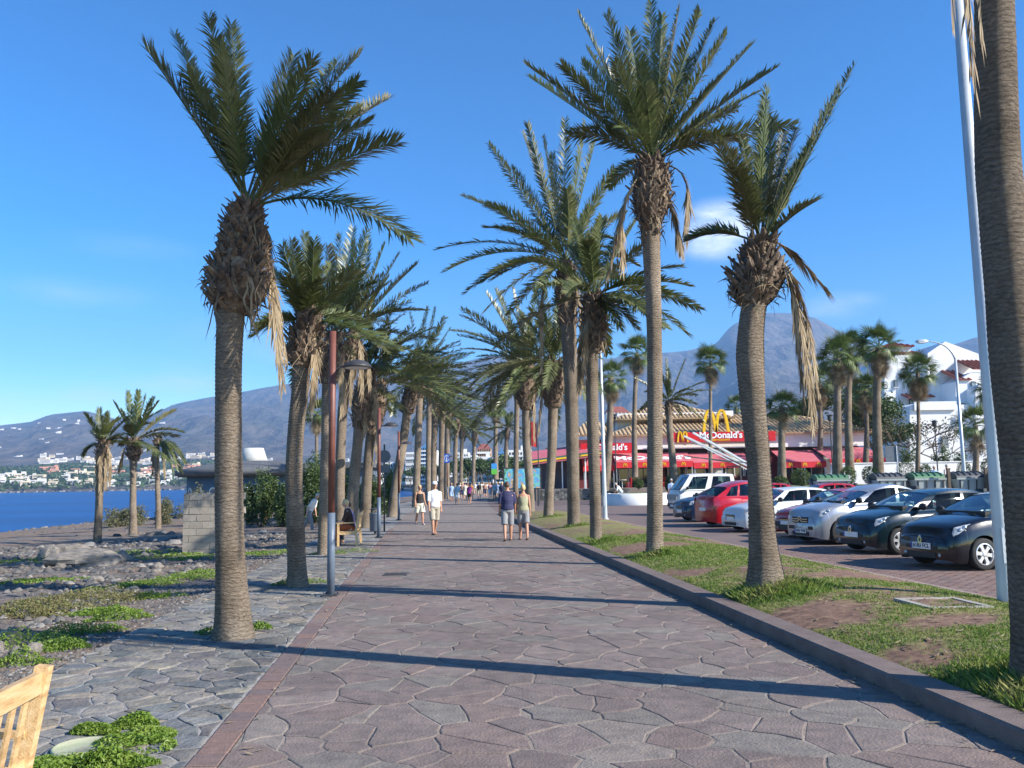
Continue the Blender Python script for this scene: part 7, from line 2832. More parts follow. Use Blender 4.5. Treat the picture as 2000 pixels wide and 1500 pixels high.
clio = dict(L=3.78, W=1.64, H=1.42, r=0.29, xf=1.22, xr=-1.22, nose=0.70, hood=0.92, belt=0.95, tail=0.97, xb_f=0.98, xt_f=0.22, xt_r=-1.36, xb_r=-1.72, panes=((0.15, 0.54), (0.58, 0.84)))
Car(**clio).build('black hatchback at the right end of the row, plate 6183 FCL', paint('paint_black', (0.006, 0.0065, 0.010)), park(1803, 1111, 1.89), HEAD, plate='6183 FCL', emblem='diamond', front_detail='plain')
Car(**clio).build('very dark blue green hatchback, second from the right end', paint('paint_darkgreen', (0.005, 0.015, 0.020)), park(1665, 1081, 1.89), HEAD, emblem='diamond', front_detail='plain')
Car(L=3.85, W=1.67, H=1.52, r=0.30, xf=1.27, xr=-1.19, nose=0.76, hood=1.0, belt=1.0, tail=1.0, xb_f=1.12, xt_f=0.22, xt_r=-1.30, xb_r=-1.80, wt=0.68, roofbow=0.11, panes=((0.16, 0.54), (0.58, 0.86)), nosedrop=0.10).build(
    'silver rounded hatchback with chevron grille, third from the right', paint('paint_silver', (0.36, 0.38, 0.41), 0.3, 0.45), park(1566, 1062, 1.92), HEAD, plate='5643 FHB', front_detail='chevrons', plate_z=0.33)
Car(L=3.75, W=1.60, H=1.40, r=0.28, nose=0.66, hood=0.88, belt=0.93, tail=0.95, xb_f=0.90, xt_f=0.25, xt_r=-1.3, xb_r=-1.70, panes=((0.14, 0.52), (0.56, 0.84))).build(
    'bright red hatchback left of the silver rounded one', paint('paint_red', (0.42, 0.010, 0.018)), park(1535, 1050, 1.88), HEAD, bumper=m_black)
Car(L=3.85, W=1.64, H=1.42, r=0.28, nose=0.66, hood=0.90, belt=0.94, tail=0.98, xb_f=0.92, xt_f=0.25, xt_r=-1.35, xb_r=-1.75, panes=((0.14, 0.52), (0.56, 0.84))).build(
    'white hatchback nosing out behind the leaning palm trunk', paint('paint_white', (0.60, 0.62, 0.63), 0.3), park(1428, 1039, 1.92), HEAD)
Car(L=4.27, W=1.75, H=1.64, r=0.31, xf=1.35, xr=-1.38, nose=0.80, hood=1.02, belt=1.04, tail=1.06, xb_f=1.45, xt_f=0.45, xt_r=-1.45, xb_r=-1.98, wt=0.70, roofbow=0.13, panes=((0.16, 0.50), (0.53, 0.74), (0.77, 0.90))).build(
    'red people carrier parked with its tail to the lawn', paint('paint_crimson', (0.40, 0.008, 0.016)), park(1374, 1029, 2.14), HEAD + PI, rear=True)
# the people carrier shows its tail: put it so that the tail stands at the front line
pc = [o for o in bpy.data.objects if o.get('label') == 'red people carrier parked with its tail to the lawn'][0]
pc.location = park(1374, 1029, 2.14)
Car(L=3.9, W=1.68, H=1.46, r=0.29, nose=0.74, hood=0.95, belt=0.98, tail=1.0, xb_f=1.05, xt_f=0.2, xt_r=-1.35, xb_r=-1.75).build(
    'dark blue hatchback between the van and the red people carrier', paint('paint_navy', (0.010, 0.022, 0.055)), park(1328, 1019, 1.95), HEAD)
# white double cab van with a ladder rack
van = Car(L=4.6, W=1.70, H=1.98, r=0.30, xf=1.45, xr=-1.3, sill=0.24, nose=1.02, hood=1.16, belt=1.16, tail=1.18, xb_f=2.16, xt_f=1.62, xt_r=-0.55, xb_r=-0.62, wb=0.95, wt=0.84, roofbow=0.02, panes=((0.10, 0.44), (0.54, 0.92)), hoodpow=1.0,
          nosedrop=0.05, capw=0.94)
vt = van.build('white flat nosed double cab van carrying ladders and poles', paint('paint_van', (0.70, 0.70, 0.68), 0.35), park(1318, 1007, 2.3), R(180 + 8), bumper=m_black, front_detail='grille', emblem=None, fog=False, plate_z=0.45)
vt['category'] = 'van'
vt.name = 'parked_van'
MB().box((2.31, 0, 0.86), (0.03, 1.45, 0.26)).build('grey_nose_panel', pmat('nose_grey', [(0.28, 0.30, 0.32)], rough=0.5), vt)
rk = MB()
for x in (-0.9, -2.1):
    rk.bar((x, -0.8, 1.0), (x, -0.8, 2.3), 0.05).bar((x, 0.8, 1.0), (x, 0.8, 2.3), 0.05).bar((x, -0.8, 2.3), (x, 0.8, 2.3), 0.05)
rk.build('rack', m_dark, vt)
MB().box((-1.5, 0, 0.95), (1.5, 1.68, 0.5)).build('load_bed', m_white, vt)
for k, (y, z0, c) in enumerate(((0.55, 2.15, m_galv), (0.25, 2.2, m_galv), (-0.05, 2.25, m_galv), (-0.35, 2.2, pmat('pole_cream', [(0.6, 0.52, 0.3)], rough=0.5)), (-0.6, 2.15, m_galv))):
    MB().bar((-2.3, y, z0 - 0.25), (0.9 + 0.35 * (k % 3), y + 0.1, z0 + 1.55 + 0.2 * (k % 2)), 0.09 if k < 3 else 0.05).build('pole', c, vt)
MB().bar((-2.2, 0.7, 2.35), (1.5, 0.72, 2.75), 0.05).build('pole', m_dark, vt)
MB().bar((-2.2, -0.7, 2.35), (1.3, -0.72, 2.85), 0.05).build('pole', m_dark, vt)
# cars in the lane behind
g = at(1605, 960, 40)
Car(L=4.0, W=1.66, H=1.44, r=0.29, xb_f=0.95, xt_f=0.3, xt_r=-1.3, xb_r=-1.75, nose=0.7, panes=((0.14, 0.42), (0.45, 0.68), (0.71, 0.86))).build('red hatchback standing sideways in the lane behind the row', paint('paint_red2', (0.38, 0.012, 0.02)),
                                                                                                                                   (g.x, 40, 0.014), R(184))
g = at(1485, 955, 46)
Car(L=4.0, W=1.66, H=1.44, r=0.29, panes=((0.14, 0.42), (0.45, 0.68), (0.71, 0.86))).build('red car behind the leaning palm in the lane', paint('paint_red2', (0.38, 0.012, 0.02)), (g.x, 46, 0.014), R(182))
g = at(1938, 965, 31)
Car(L=3.9, W=1.66, H=1.46, r=0.29).build('maroon car half hidden behind the grey lamp post', paint('paint_maroon', (0.12, 0.010, 0.014)), (g.x + 1.3, 31, 0.014), R(200))

# scooter parked at the planter
g = ground_at(1204, 985)
sc = thing('motor_scooter', 'dark motor scooter beside the round white planter', 'scooter', (g.x, g.y, 0), R(20))
for x in (-0.6, 0.62):
    MB().lathe([(0.14, -0.05), (0.24, -0.05), (0.25, 0), (0.24, 0.05), (0.14, 0.05)], 18, (x, 0, 0.25), 'Y').build('wheel', m_tyre, sc, True)
MB().tube([(-0.85, 0, 0.55), (-0.55, 0, 0.62), (-0.1, 0, 0.60), (0.05, 0, 0.35), (0.35, 0, 0.28)], [(0.10, 0.12), (0.17, 0.17), (0.15, 0.14), (0.15, 0.08), (0.15, 0.06)], 10).build('body', paint('paint_scooter', (0.05, 0.012, 0.014)), sc, True)
MB().tube([(0.35, 0, 0.28), (0.46, 0, 0.6), (0.42, 0, 1.0)], [(0.18, 0.05), (0.20, 0.06), (0.10, 0.08)], 10).build('leg_shield', paint('paint_scooter', (0.05, 0.012, 0.014)), sc, True)
MB().bar((0.40, -0.33, 1.03), (0.40, 0.33, 1.03), 0.035).build('handlebar', m_black, sc)
MB().tube([(-0.75, 0, 0.80), (-0.3, 0, 0.80), (0, 0, 0.76)], [(0.13, 0.05), (0.15, 0.06), (0.10, 0.05)], 10).build('saddle', m_black, sc, True)
MB().bar((0.45, 0, 0.6), (0.62, 0, 0.25), 0.06).build('fork', m_dark, sc)
SCOOT = (g.x, g.y)

# ================================================================== people
PENDING = []          # (temporary object, final name, parent, material)


def remesh_later(mb, name, parent, material, voxel, smooth_it=5):
    o = link('shape_in_work', mb.mesh('shape_in_work'))
    m = o.modifiers.new('r', 'REMESH')
    m.mode = 'VOXEL'
    m.voxel_size = voxel
    sm = o.modifiers.new('s', 'SMOOTH')
    sm.factor = 0.5
    sm.iterations = smooth_it
    PENDING.append((o, name, parent, material))


def finish_people():
    dg = bpy.context.evaluated_depsgraph_get()
    for o, name, parent, material in PENDING:
        me = bpy.data.meshes.new_from_object(o.evaluated_get(dg))
        me.materials.clear()
        me.materials.append(material)
        me.polygons.foreach_set('use_smooth', [True] * len(me.polygons))
        link(name, me, parent)
    for o, *_ in PENDING:
        bpy.data.objects.remove(o)
    PENDING.clear()


def limb(mb, pts, rads, n=10):
    """tapered rounded limb"""
    pts = [Vector(p) for p in pts]
    mb.tube(pts, rads, n)
    for p, r in ((pts[0], rads[0]), (pts[-1], rads[-1])):
        rr = r if not isinstance(r, (list, tuple)) else max(r)
        mb.ball(tuple(p), rr * 0.98, 8, 6)


def hand_into(mb, wrist, d, palm_n, size=1.0):
    """palm, four bent fingers of unequal length and a thumb leaving the side"""
    d = d.normalized()
    s = d.cross(palm_n).normalized()
    c = wrist + d * 0.05 * size
    mb.tube([wrist, c, wrist + d * 0.095 * size], [(0.026 * size, 0.02 * size), (0.040 * size, 0.018 * size), (0.038 * size, 0.015 * size)], 8)
    for k, (o, l) in enumerate(((-0.030, 0.060), (-0.010, 0.072), (0.010, 0.068), (0.029, 0.052))):
        b = wrist + d * 0.09 * size + s * o * size
        e1 = b + d * l * 0.55 * size
        e2 = e1 + (d * 0.7 + palm_n * 0.7) * l * 0.5 * size
        mb.tube([b, e1, e2], [0.0088 * size, 0.0085 * size, 0.007 * size], 6)
    b = wrist + d * 0.03 * size + s * 0.035 * size
    e1 = b + (d * 0.6 + s * 0.7) * 0.035 * size
    mb.tube([b, e1, e1 + (d + palm_n * 0.4) * 0.03 * size], [0.012 * size, 0.0105 * size, 0.008 * size], 6)


def rotx(v, piv, a):
    v = Vector(v) - Vector(piv)
    c, s = math.cos(a), math.sin(a)
    return Vector((v.x, v.y * c - v.z * s, v.y * s + v.z * c)) + Vector(piv)


SKIN = [pmat('skin_tan', [(0.40, 0.20, 0.12), (0.46, 0.24, 0.15)], scale=5, rough=0.55), pmat('skin_light', [(0.52, 0.29, 0.20), (0.58, 0.34, 0.24)], scale=5, rough=0.55)]
HAIR = {'grey': pmat('hair_grey', [(0.38, 0.35, 0.30), (0.5, 0.47, 0.42)], scale=30, rough=0.7), 'blond': pmat('hair_blond', [(0.50, 0.36, 0.16), (0.60, 0.46, 0.24)], scale=30, rough=0.6),
        'brown': pmat('hair_brown', [(0.07, 0.035, 0.018), (0.13, 0.07, 0.035)], scale=30, rough=0.6), 'white': pmat('hair_white', [(0.6, 0.58, 0.54)], scale=30, rough=0.7)}


def cloth(name, c, k=0.85):
    return pmat('cloth_' + name, [tuple(x * k for x in c), c], scale=9, rough=0.85, bump=0.25, bscale=14)


def plaid():
    if 'plaid' in MATS:
        return MATS['plaid']
    m, nt, bs = _nodes('plaid')
    L = nt.links
    tc = nt.nodes.new('ShaderNodeTexCoord')
    out = None
    base = (0.006, 0.008, 0.030, 1)
    for ax, w_, col in (('X', 17, (0.06, 0.075, 0.19, 1)), ('Z', 15, (0.06, 0.075, 0.19, 1)), ('X', 34, (0.03, 0.03, 0.11, 1)), ('Z', 30, (0.06, 0.035, 0.08, 1))):
        wv = nt.nodes.new('ShaderNodeTexWave')
        wv.bands_direction = ax
        wv.inputs['Scale'].default_value = w_ / 2.2
        L.new(tc.outputs['Object'], wv.inputs['Vector'])
        gt = nt.nodes.new('ShaderNodeMapRange')
        gt.inputs['From Min'].default_value = 0.72
        gt.inputs['From Max'].default_value = 0.95
        gt.inputs['To Max'].default_value = 0.6
        L.new(wv.outputs['Fac'], gt.inputs['Value'])
        mx = nt.nodes.new('ShaderNodeMix')
        mx.data_type = 'RGBA'
        L.new(gt.outputs[0], mx.inputs[0])
        if out is None:
            mx.inputs[6].default_value = base
        else:
            L.new(out, mx.inputs[6])
        mx.inputs[7].default_value = col
        out = mx.outputs[2]
    L.new(out, bs.inputs['Base Color'])
    bs.inputs['Roughness'].default_value = 0.85
    MATS['plaid'] = m
    return m


def person(label, loc, rotz, H=1.72, stride=0.25, arms=(0.25, -0.25), elbow=(0.35, 0.35), shirt=None, sleeve=0.55, bottom=None, leg=0.45, hair='grey', hat=None, skin=0, woman=False, fat=1.0, sit=False,
           bend=0.0, arm_out=(0.10, 0.10), voxel=0.011, group=None, shoes=None, strap=False, long_hair=False, skirt=False, arm_pts=None, category='person', shirt_low=0.90):
    """standing, walking or sitting figure; faces local +Y. stride: leg swing in radians; arms: swing of each arm"""
    t = thing('person', label, category, loc, rotz, group)
    k = H / 1.72
    body = MB()
    sh_w = 0.175 if woman else 0.195
    hip_z = 0.90
    PEL = Vector((0, 0, hip_z))
    tors = [(0.80, 0.06, 0.10), (0.86, 0.155, 0.115), (0.94, 0.168, 0.122), (1.06, 0.140 if woman else 0.152, 0.105 * fat), (1.20, 0.150 if woman else 0.165, 0.115 * fat), (1.32, 0.165 if woman else 0.185, 0.112),
            (1.40, 0.150, 0.092), (1.445, 0.085, 0.07), (1.49, 0.052, 0.056), (1.56, 0.050, 0.055)]

    def B(v):
        """upper body bend forwards about the hips"""
        return rotx(v, PEL, -bend) if bend else Vector(v)
    dz = -0.47 if sit else 0.0

    def loftt(mb, rows, g=1.0):
        mb.tube([B((0, 0.0, z)) + Vector((0, 0, dz)) for z, a, b in rows], [(a * g, b * g * 1.0) for z, a, b in rows], 16)
    loftt(body, [(z, a * fat ** 0.5, b) for z, a, b in tors])
    # head with jaw, nose, ears
    hc = Vector((0, 0.015, 1.615))

    def HB(v):
        return B(v) + Vector((0, 0, dz))
    hm = MB()
    hm.ball(tuple(hc), (0.076, 0.095, 0.112), 14, 11)
    hm.ball(tuple(hc + Vector((0, 0.022, -0.055))), (0.056, 0.070, 0.062), 10, 8)
    hm.ball(tuple(hc + Vector((0, 0.100, -0.018))), (0.013, 0.022, 0.022), 6, 5)
    hm.ball(tuple(hc + Vector((0, 0.086, -0.062))), (0.024, 0.010, 0.008), 6, 5)
    for s in (-1, 1):
        hm.ball(tuple(hc + Vector((s * 0.079, 0.0, -0.012))), (0.012, 0.022, 0.032), 6, 5)
        hm.ball(tuple(hc + Vector((s * 0.030, 0.082, 0.022))), (0.018, 0.012, 0.008), 6, 5)
    hm.v = [tuple(HB(v)) for v in hm.v]
    body.add(hm.v, hm.f)
    shirt_mb, pants_mb, shoe_mb = MB(), MB(), MB()
    # legs
    for i, s in enumerate((-1, 1)):
        sw = stride * s
        hip = Vector((s * 0.092, 0, hip_z - 0.02 + dz))
        if sit:
            knee = hip + Vector((s * 0.04, 0.43, 0.02))
            ank = knee + Vector((0, -0.05 + 0.06 * s, -0.40))
            foot = Vector((0, 1, 0))
        else:
            knee = hip + Vector((s * 0.005, math.sin(sw) * 0.42, -math.cos(sw) * 0.42))
            kb = sw - (0.50 * abs(sw) if sw > 0 else 0.9 * abs(sw) + 0.05)
            ank = knee + Vector((0, math.sin(kb) * 0.40, -math.cos(kb) * 0.40))
            foot = Vector((0, math.cos(kb * 0.5), math.sin(kb * 0.5) if sw < 0 else 0.08)).normalized()
        limb(body, [hip, hip.lerp(knee, .5), knee, knee.lerp(ank, .35), ank], [0.088, 0.074, 0.054, 0.056, 0.036])
        heel = ank + Vector((0, -0.03, -0.045))
        body.tube([heel - foot * 0.03, heel + foot * 0.08, heel + foot * 0.17, heel + foot * 0.22], [(0.034, 0.035), (0.04, 0.034), (0.045, 0.025), (0.03, 0.014)], 8)
        shoe_mb.tube([heel - foot * 0.045 - Vector((0, 0, .008)), heel + foot * 0.08 - Vector((0, 0, .010)), heel + foot * 0.18 - Vector((0, 0, .012)), heel + foot * 0.235 - Vector((0, 0, .012))],
                     [(0.040, 0.034), (0.046, 0.034), (0.05, 0.028), (0.034, 0.018)], 10)
        if not skirt:
            e = hip.lerp(knee, clamp(leg / 0.42)) if leg <= 0.42 else knee.lerp(ank, clamp((leg - 0.42) / 0.40))
            pts = [hip + Vector((0, 0, 0.04)), hip.lerp(knee, .5) if leg > 0.3 else hip.lerp(e, .5)]
            rr = [0.104, 0.100]
            if leg > 0.42:
                pts += [knee, e]
                rr += [0.082, 0.070 if leg > 0.6 else 0.082]
            else:
                pts += [e]
                rr += [0.098]
            pants_mb.tube(pts, rr, 12)
        else:
            pants_mb.tube([hip + Vector((0, 0, 0.04)), hip.lerp(knee, .6), hip.lerp(knee, clamp(leg / 0.42))], [0.11, 0.125, 0.135], 12)
    loftt(pants_mb, [(0.82, 0.13, 0.118), (0.87, 0.172, 0.132), (0.94, 0.180, 0.134), (1.01, 0.168, 0.126 * fat), (1.03, 0.160, 0.120 * fat)])
    # arms
    for i, s in enumerate((-1, 1)):
        shd = Vector((s * (sh_w - 0.005), 0.0, 1.362))
        a = arms[i]
        dirv = Vector((s * arm_out[i], math.sin(a), -math.cos(a))).normalized()
        elb = shd + dirv * 0.285
        b = a + elbow[i]
        d2 = Vector((s * arm_out[i] * 0.6, math.sin(b), -math.cos(b))).normalized()
        wr = elb + d2 * 0.245
        if arm_pts and arm_pts[i]:
            elb, wr = Vector(arm_pts[i][0]), Vector(arm_pts[i][1])
            dirv, d2 = (elb - shd).normalized(), (wr - elb).normalized()
        P_ = [HB(v) for v in (shd, shd.lerp(elb, .5), elb, elb.lerp(wr, .4), wr)]
        limb(body, P_, [0.052, 0.046, 0.038, 0.037, 0.026])
        hand_into(body, P_[-1], (P_[-1] - P_[2]), Vector((-s, 0, 0)))
        if sleeve > 0:
            e = P_[0].lerp(P_[2], clamp(sleeve / 0.5)) if sleeve <= 0.5 else P_[2].lerp(P_[4], clamp((sleeve - 0.5) / 0.5))
            pp = [P_[0] + Vector((-s * 0.04, 0, 0.01)), P_[0], P_[0].lerp(e, .5) if sleeve <= .5 else P_[2], e]
            shirt_mb.tube(pp, [0.056, 0.060, 0.060, 0.060 if sleeve <= .55 else 0.046], 12)
    top = [(shirt_low, 0.178 * fat ** .5, 0.134 * fat), (0.98, 0.180 * fat ** .5, 0.134 * fat), (1.07, 0.166 if not woman else 0.152, 0.122 * fat), (1.20, 0.176 if not woman else 0.164, 0.130 * fat), (1.31, 0.190 if not woman else 0.172, 0.124)]
    if strap:
        top += [(1.36, 0.150, 0.100)]
    else:
        top += [(1.385, 0.172, 0.106), (1.42, 0.135, 0.090), (1.45, 0.085, 0.074), (1.465, 0.070, 0.066)]
    loftt(shirt_mb, top)
    if strap:
        for s in (-1, 1):
            shirt_mb.tube([HB((s * 0.085, -0.095, 1.33)), HB((s * 0.09, -0.03, 1.425)), HB((s * 0.085, 0.09, 1.33))], 0.022, 6)
    for mb in (body, shirt_mb, pants_mb, shoe_mb):
        mb.v = [tuple(Vector(v) * k) for v in mb.v]
    remesh_later(body, 'body', t, SKIN[skin], voxel if voxel > 0.01 else 0.008, 3)
    if shirt:
        remesh_later(shirt_mb, 'shirt', t, shirt, max(voxel, 0.014))
    if bottom:
        remesh_later(pants_mb, 'skirt' if skirt else 'trousers', t, bottom, max(voxel, 0.014))
    if shoes:
        remesh_later(shoe_mb, 'shoes', t, shoes, max(voxel, 0.012))
    # hair and hat
    hb = MB()
    for v in ((0, -0.012, 0.018),):
        hb.ball(tuple(hc + Vector(v)), (0.084, 0.098, 0.108), 14, 10)
    hb.v = [tuple(HB(v) * k) for v in hb.v if True]
    keep = []
    for f in hb.f:
        c = sum((Vector(hb.v[i]) for i in f), Vector()) / len(f)
        lc = c / k - (HB(hc))
        if not (lc.y > 0.045 and lc.z < 0.055) and lc.z > (-0.10 if long_hair else -0.055):
            keep.append(f)
    hb.f = keep
    if long_hair:
        hb.tube([HB(hc + Vector((0, -0.07, 0.02))) * k, HB(hc + Vector((0, -0.09, -0.08))) * k, HB(hc + Vector((0, -0.085, -0.17))) * k], [0.06 * k, 0.065 * k, 0.04 * k], 8)
    hb.build('hair', HAIR[hair], t, True)
    if hat:
        hh = MB()
        hh.lathe([(0.088, 0.0), (0.090, 0.03), (0.075, 0.075), (0.04, 0.095), (0, 0.10)], 16, tuple(hc + Vector((0, 0.0, 0.035))), cap=False)
        hh.tube([tuple(hc + Vector((0, 0.06, 0.042))), tuple(hc + Vector((0, 0.12, 0.036))), tuple(hc + Vector((0, 0.16, 0.028)))], [(0.075, 0.006), (0.07, 0.005), (0.04, 0.004)], 10)
        hh.v = [tuple(HB(v) * k) for v in hh.v]
        hh.build('cap', hat, t, True)
    return t


def foot_at(px, py, z=0.0):
    g = ground_at(px, py, z)
    return (g.x, g.y, z)


w_shirt = cloth('white', (0.80, 0.80, 0.80))
khaki = cloth('khaki', (0.40, 0.36, 0.28))
greyshort = cloth('grey', (0.26, 0.26, 0.27))
sage = cloth('sage', (0.36, 0.35, 0.22))
brownc = cloth('brown', (0.055, 0.028, 0.018))
orangec = cloth('orange', (0.45, 0.10, 0.03))
blackc = cloth('black', (0.02, 0.018, 0.018))
creamc = cloth('cream', (0.66, 0.62, 0.50))
bluec = cloth('pale_blue', (0.30, 0.42, 0.62))
purple = cloth('purple', (0.30, 0.04, 0.26))
navy = cloth('navy', (0.03, 0.04, 0.10))
lilac = cloth('lilac', (0.38, 0.30, 0.48))
tealc = cloth('light_teal', (0.35, 0.52, 0.62))
m_shoe = pmat('shoe_brown', [(0.12, 0.07, 0.045)], rough=0.6)
m_shoe_w = pmat('shoe_white', [(0.6, 0.6, 0.6)], rough=0.6)

# couple walking away, arm in arm
person('man in dark blue plaid shirt and grey shorts walking away beside the kerb', foot_at(992, 1056), R(4), 1.74, 0.20, (-0.1, 0.05), (0.35, 0.55), plaid(), 0.5, greyshort, 0.42, 'brown', fat=1.18, skin=0, shoes=m_shoe, voxel=0.010)
person('woman in sage top and grey shorts walking away beside the plaid shirt man', foot_at(1023, 1054), R(4), 1.64, -0.18, (0.15, -0.12), (0.5, 0.25), sage, 0.0, greyshort, 0.36, 'blond', fat=1.12, woman=True, strap=True, skin=0, shoes=m_shoe,
       voxel=0.010)
# couple coming towards the viewer
person('man in white t-shirt, white cap and khaki shorts walking towards the viewer', foot_at(849, 1044), R(203), 1.78, 0.24, (-0.15, 0.2), (0.25, 0.3), w_shirt, 0.5, khaki, 0.42, 'grey', hat=w_shirt, fat=1.15, skin=0, shoes=m_shoe, voxel=0.010)
person('woman in black top and cream skirt walking towards the viewer', foot_at(820, 1025), R(205), 1.66, -0.2, (0.1, -0.1), (0.6, 0.5), blackc, 0.0, creamc, 0.36, 'blond', woman=True, strap=True, skin=0, skirt=True, shoes=m_shoe_w, voxel=0.011)
# seated pair on the bench, facing the sea
ba = R(5.7)
for i, (dy, sh, ha, lb, bt_, hh) in enumerate(((-0.28, brownc, 'blond', 'blond person in brown top and orange trousers sitting on the bench', orangec, 1.70), (0.36, lilac, 'brown', 'person in lilac top sitting at the far end of the bench', navy, 1.58))):
    x = BENCH2[0] - dy * math.sin(ba) - 0.02
    y = BENCH2[1] + dy * math.cos(ba)
    person(lb, (x + 0.06, y, 0.085), R(90) + ba, hh, 0, (0.55, 0.55), (0.9, 0.9), sh, 0.5, bt_, 0.80, ha, sit=True, skin=1, bend=0.18, voxel=0.012, shoes=m_shoe)
person('man in white shirt bending forward as he walks over the beach ground', (foot_at(604, 1041, -0.25)[0], foot_at(604, 1041, -0.25)[1], -0.22), R(-100), 1.70, 0.3, (0.25, -0.1), (0.4, 0.3), w_shirt, 0.5, greyshort, 0.8, 'grey', bend=0.5, skin=1,
       voxel=0.013, shoes=m_shoe)
# pair in the middle distance
person('walker in white top and white shorts before the crowd', foot_at(893, 985), R(0), 1.66, 0.2, (0.2, -0.2), (0.3, 0.3), tealc, 0.5, w_shirt, 0.36, 'brown', skin=0, voxel=0.014, shoes=m_shoe)
person('walker in purple top and black shorts before the crowd', foot_at(917, 985), R(0), 1.62, -0.2, (0.2, -0.2), (0.3, 0.3), purple, 0.3, blackc, 0.26, 'brown', skin=0, woman=True, voxel=0.014, shoes=m_shoe)
person('walker in navy top close ahead of the plaid shirt man', foot_at(981, 983), R(0), 1.72, 0.2, (0.3, -0.3), (0.5, 0.3), navy, 0.5, khaki, 0.42, 'blond', skin=1, voxel=0.015, shoes=m_shoe)
# people by the restaurant
person('person in white dress leaning over the motor scooter', (SCOOT[0] + 0.35, SCOOT[1] - 0.35, 0), R(80), 1.66, 0.1, (0.9, 0.7), (0.5, 0.5), w_shirt, 0.5, w_shirt, 0.30, 'grey', bend=0.6, skirt=True, woman=True, voxel=0.014, shoes=m_shoe)
p = at(1312, 975, 56)
person('bald man in striped blue shirt standing left of the van', (p.x, 56, 0.0), R(200), 1.75, 0.05, (0, 0), (0.2, 0.2), bluec, 0.5, navy, 0.8, 'white', voxel=0.015, shoes=m_shoe)
p = at(1825, 925, 56)
person('man in pale blue shirt standing beyond the containers', (p.x, 56, 0.55), R(180), 1.76, 0.1, (0, 0), (0.2, 0.2), bluec, 0.5, navy, 0.8, 'white', voxel=0.015, shoes=m_shoe)
p = at(1850, 925, 56)
person('man in pale pink shirt and grey shorts standing beyond the containers', (p.x, 56, 0.62), R(20), 1.78, 0.1, (0, 0), (0.4, 0.4), cloth('pale_pink', (0.62, 0.52, 0.50)), 0.5, greyshort, 0.42, 'grey', voxel=0.015, shoes=m_shoe)
MB_pl = MB().box((26.5 + 2.2, 57.5, 0.25), (8, 5, 0.56))
tag(MB_pl.build('raised_pavement', m_terr), 'raised pavement beyond the rubbish containers', None, None, 'structure')
# the far crowd
tops = [('pale blue dress', bluec, bluec), ('white shirt', w_shirt, khaki), ('bare brown torso', None, navy), ('cream dress', creamc, creamc), ('teal shirt', tealc, greyshort), ('orange shirt', cloth('orange2', (0.5, 0.22, 0.08)), greyshort), ('black top', blackc, khaki),
        ('pink top', cloth('pink', (0.55, 0.28, 0.30)), w_shirt)]
crowd_spots = [(882, 977, 78, 0), (903, 972, 88, 2), (909, 976, 84, 3), (921, 975, 84, 5), (899, 967, 98, 1), (936, 971, 90, 6), (947, 970, 94, 2), (951, 967, 100, 1), (957, 971, 90, 7), (966, 975, 82, 4), (972, 968, 96, 0), (940, 962, 125, 3), (928, 962, 120, 1),
               (914, 963, 120, 2), (954, 962, 122, 5), (905, 961, 128, 7), (963, 963, 118, 6), (944, 960, 135, 1), (934, 960, 138, 4), (890, 966, 105, 5)]
place = ['on the left edge of the distant crowd', 'second from the left in the crowd', 'left of centre in the crowd', 'in the middle of the crowd', 'behind the left walkers', 'right of centre in the crowd', 'right of the middle, farther off',
         'beside the banner post', 'under the blue and green banner', 'on the right, nearest to the kerb side', 'right edge of the crowd', 'far back in the middle', 'far back left of the middle', 'far back on the left', 'far back below the banner',
         'farthest left at the back', 'far back on the right', 'among the farthest figures, middle', 'among the farthest figures, left', 'between the left palms']
bases = {}
finish_people()
for i, (px_, py_, d, v) in enumerate(crowd_spots):
    x = at(px_, py_, d).x
    nm, tp, bt_ = tops[v]
    lb = 'walker in %s %s' % (nm, place[i])
    if v not in bases:
        o = person(lb, (x, d, 0), R(rng.choice((0, 180)) + rng.uniform(-15, 15)), 1.70, 0.22, (0.2, -0.2), (0.3, 0.3), tp, 0.4, bt_, 0.40, rng.choice(('brown', 'grey', 'blond')), skin=v % 2, voxel=0.022, woman='dress' in nm, skirt='dress' in nm,
                   group='distant promenade crowd', shoes=m_shoe)
        finish_people()
        bases[v] = o
    else:
        copy_tree(bases[v], None, (x, d, 0), R(rng.choice((0, 180)) + rng.uniform(-15, 15)), lb)

# ================================================================== hotels at the head of the bay
m_hw = pmat('hotel_white', [(0.66, 0.655, 0.63), (0.74, 0.735, 0.72)], scale=0.05, rough=0.85)
m_hb = pmat('hotel_blue', [(0.08, 0.22, 0.42), (0.11, 0.28, 0.50)], scale=0.08, rough=0.35)
m_ho = pmat('hotel_ochre', [(0.42, 0.24, 0.13), (0.50, 0.31, 0.18)], scale=0.05, rough=0.85)
m_hd = pmat('balcony_shade', [(0.06, 0.065, 0.075), (0.10, 0.10, 0.11)], scale=0.2, rough=0.5)


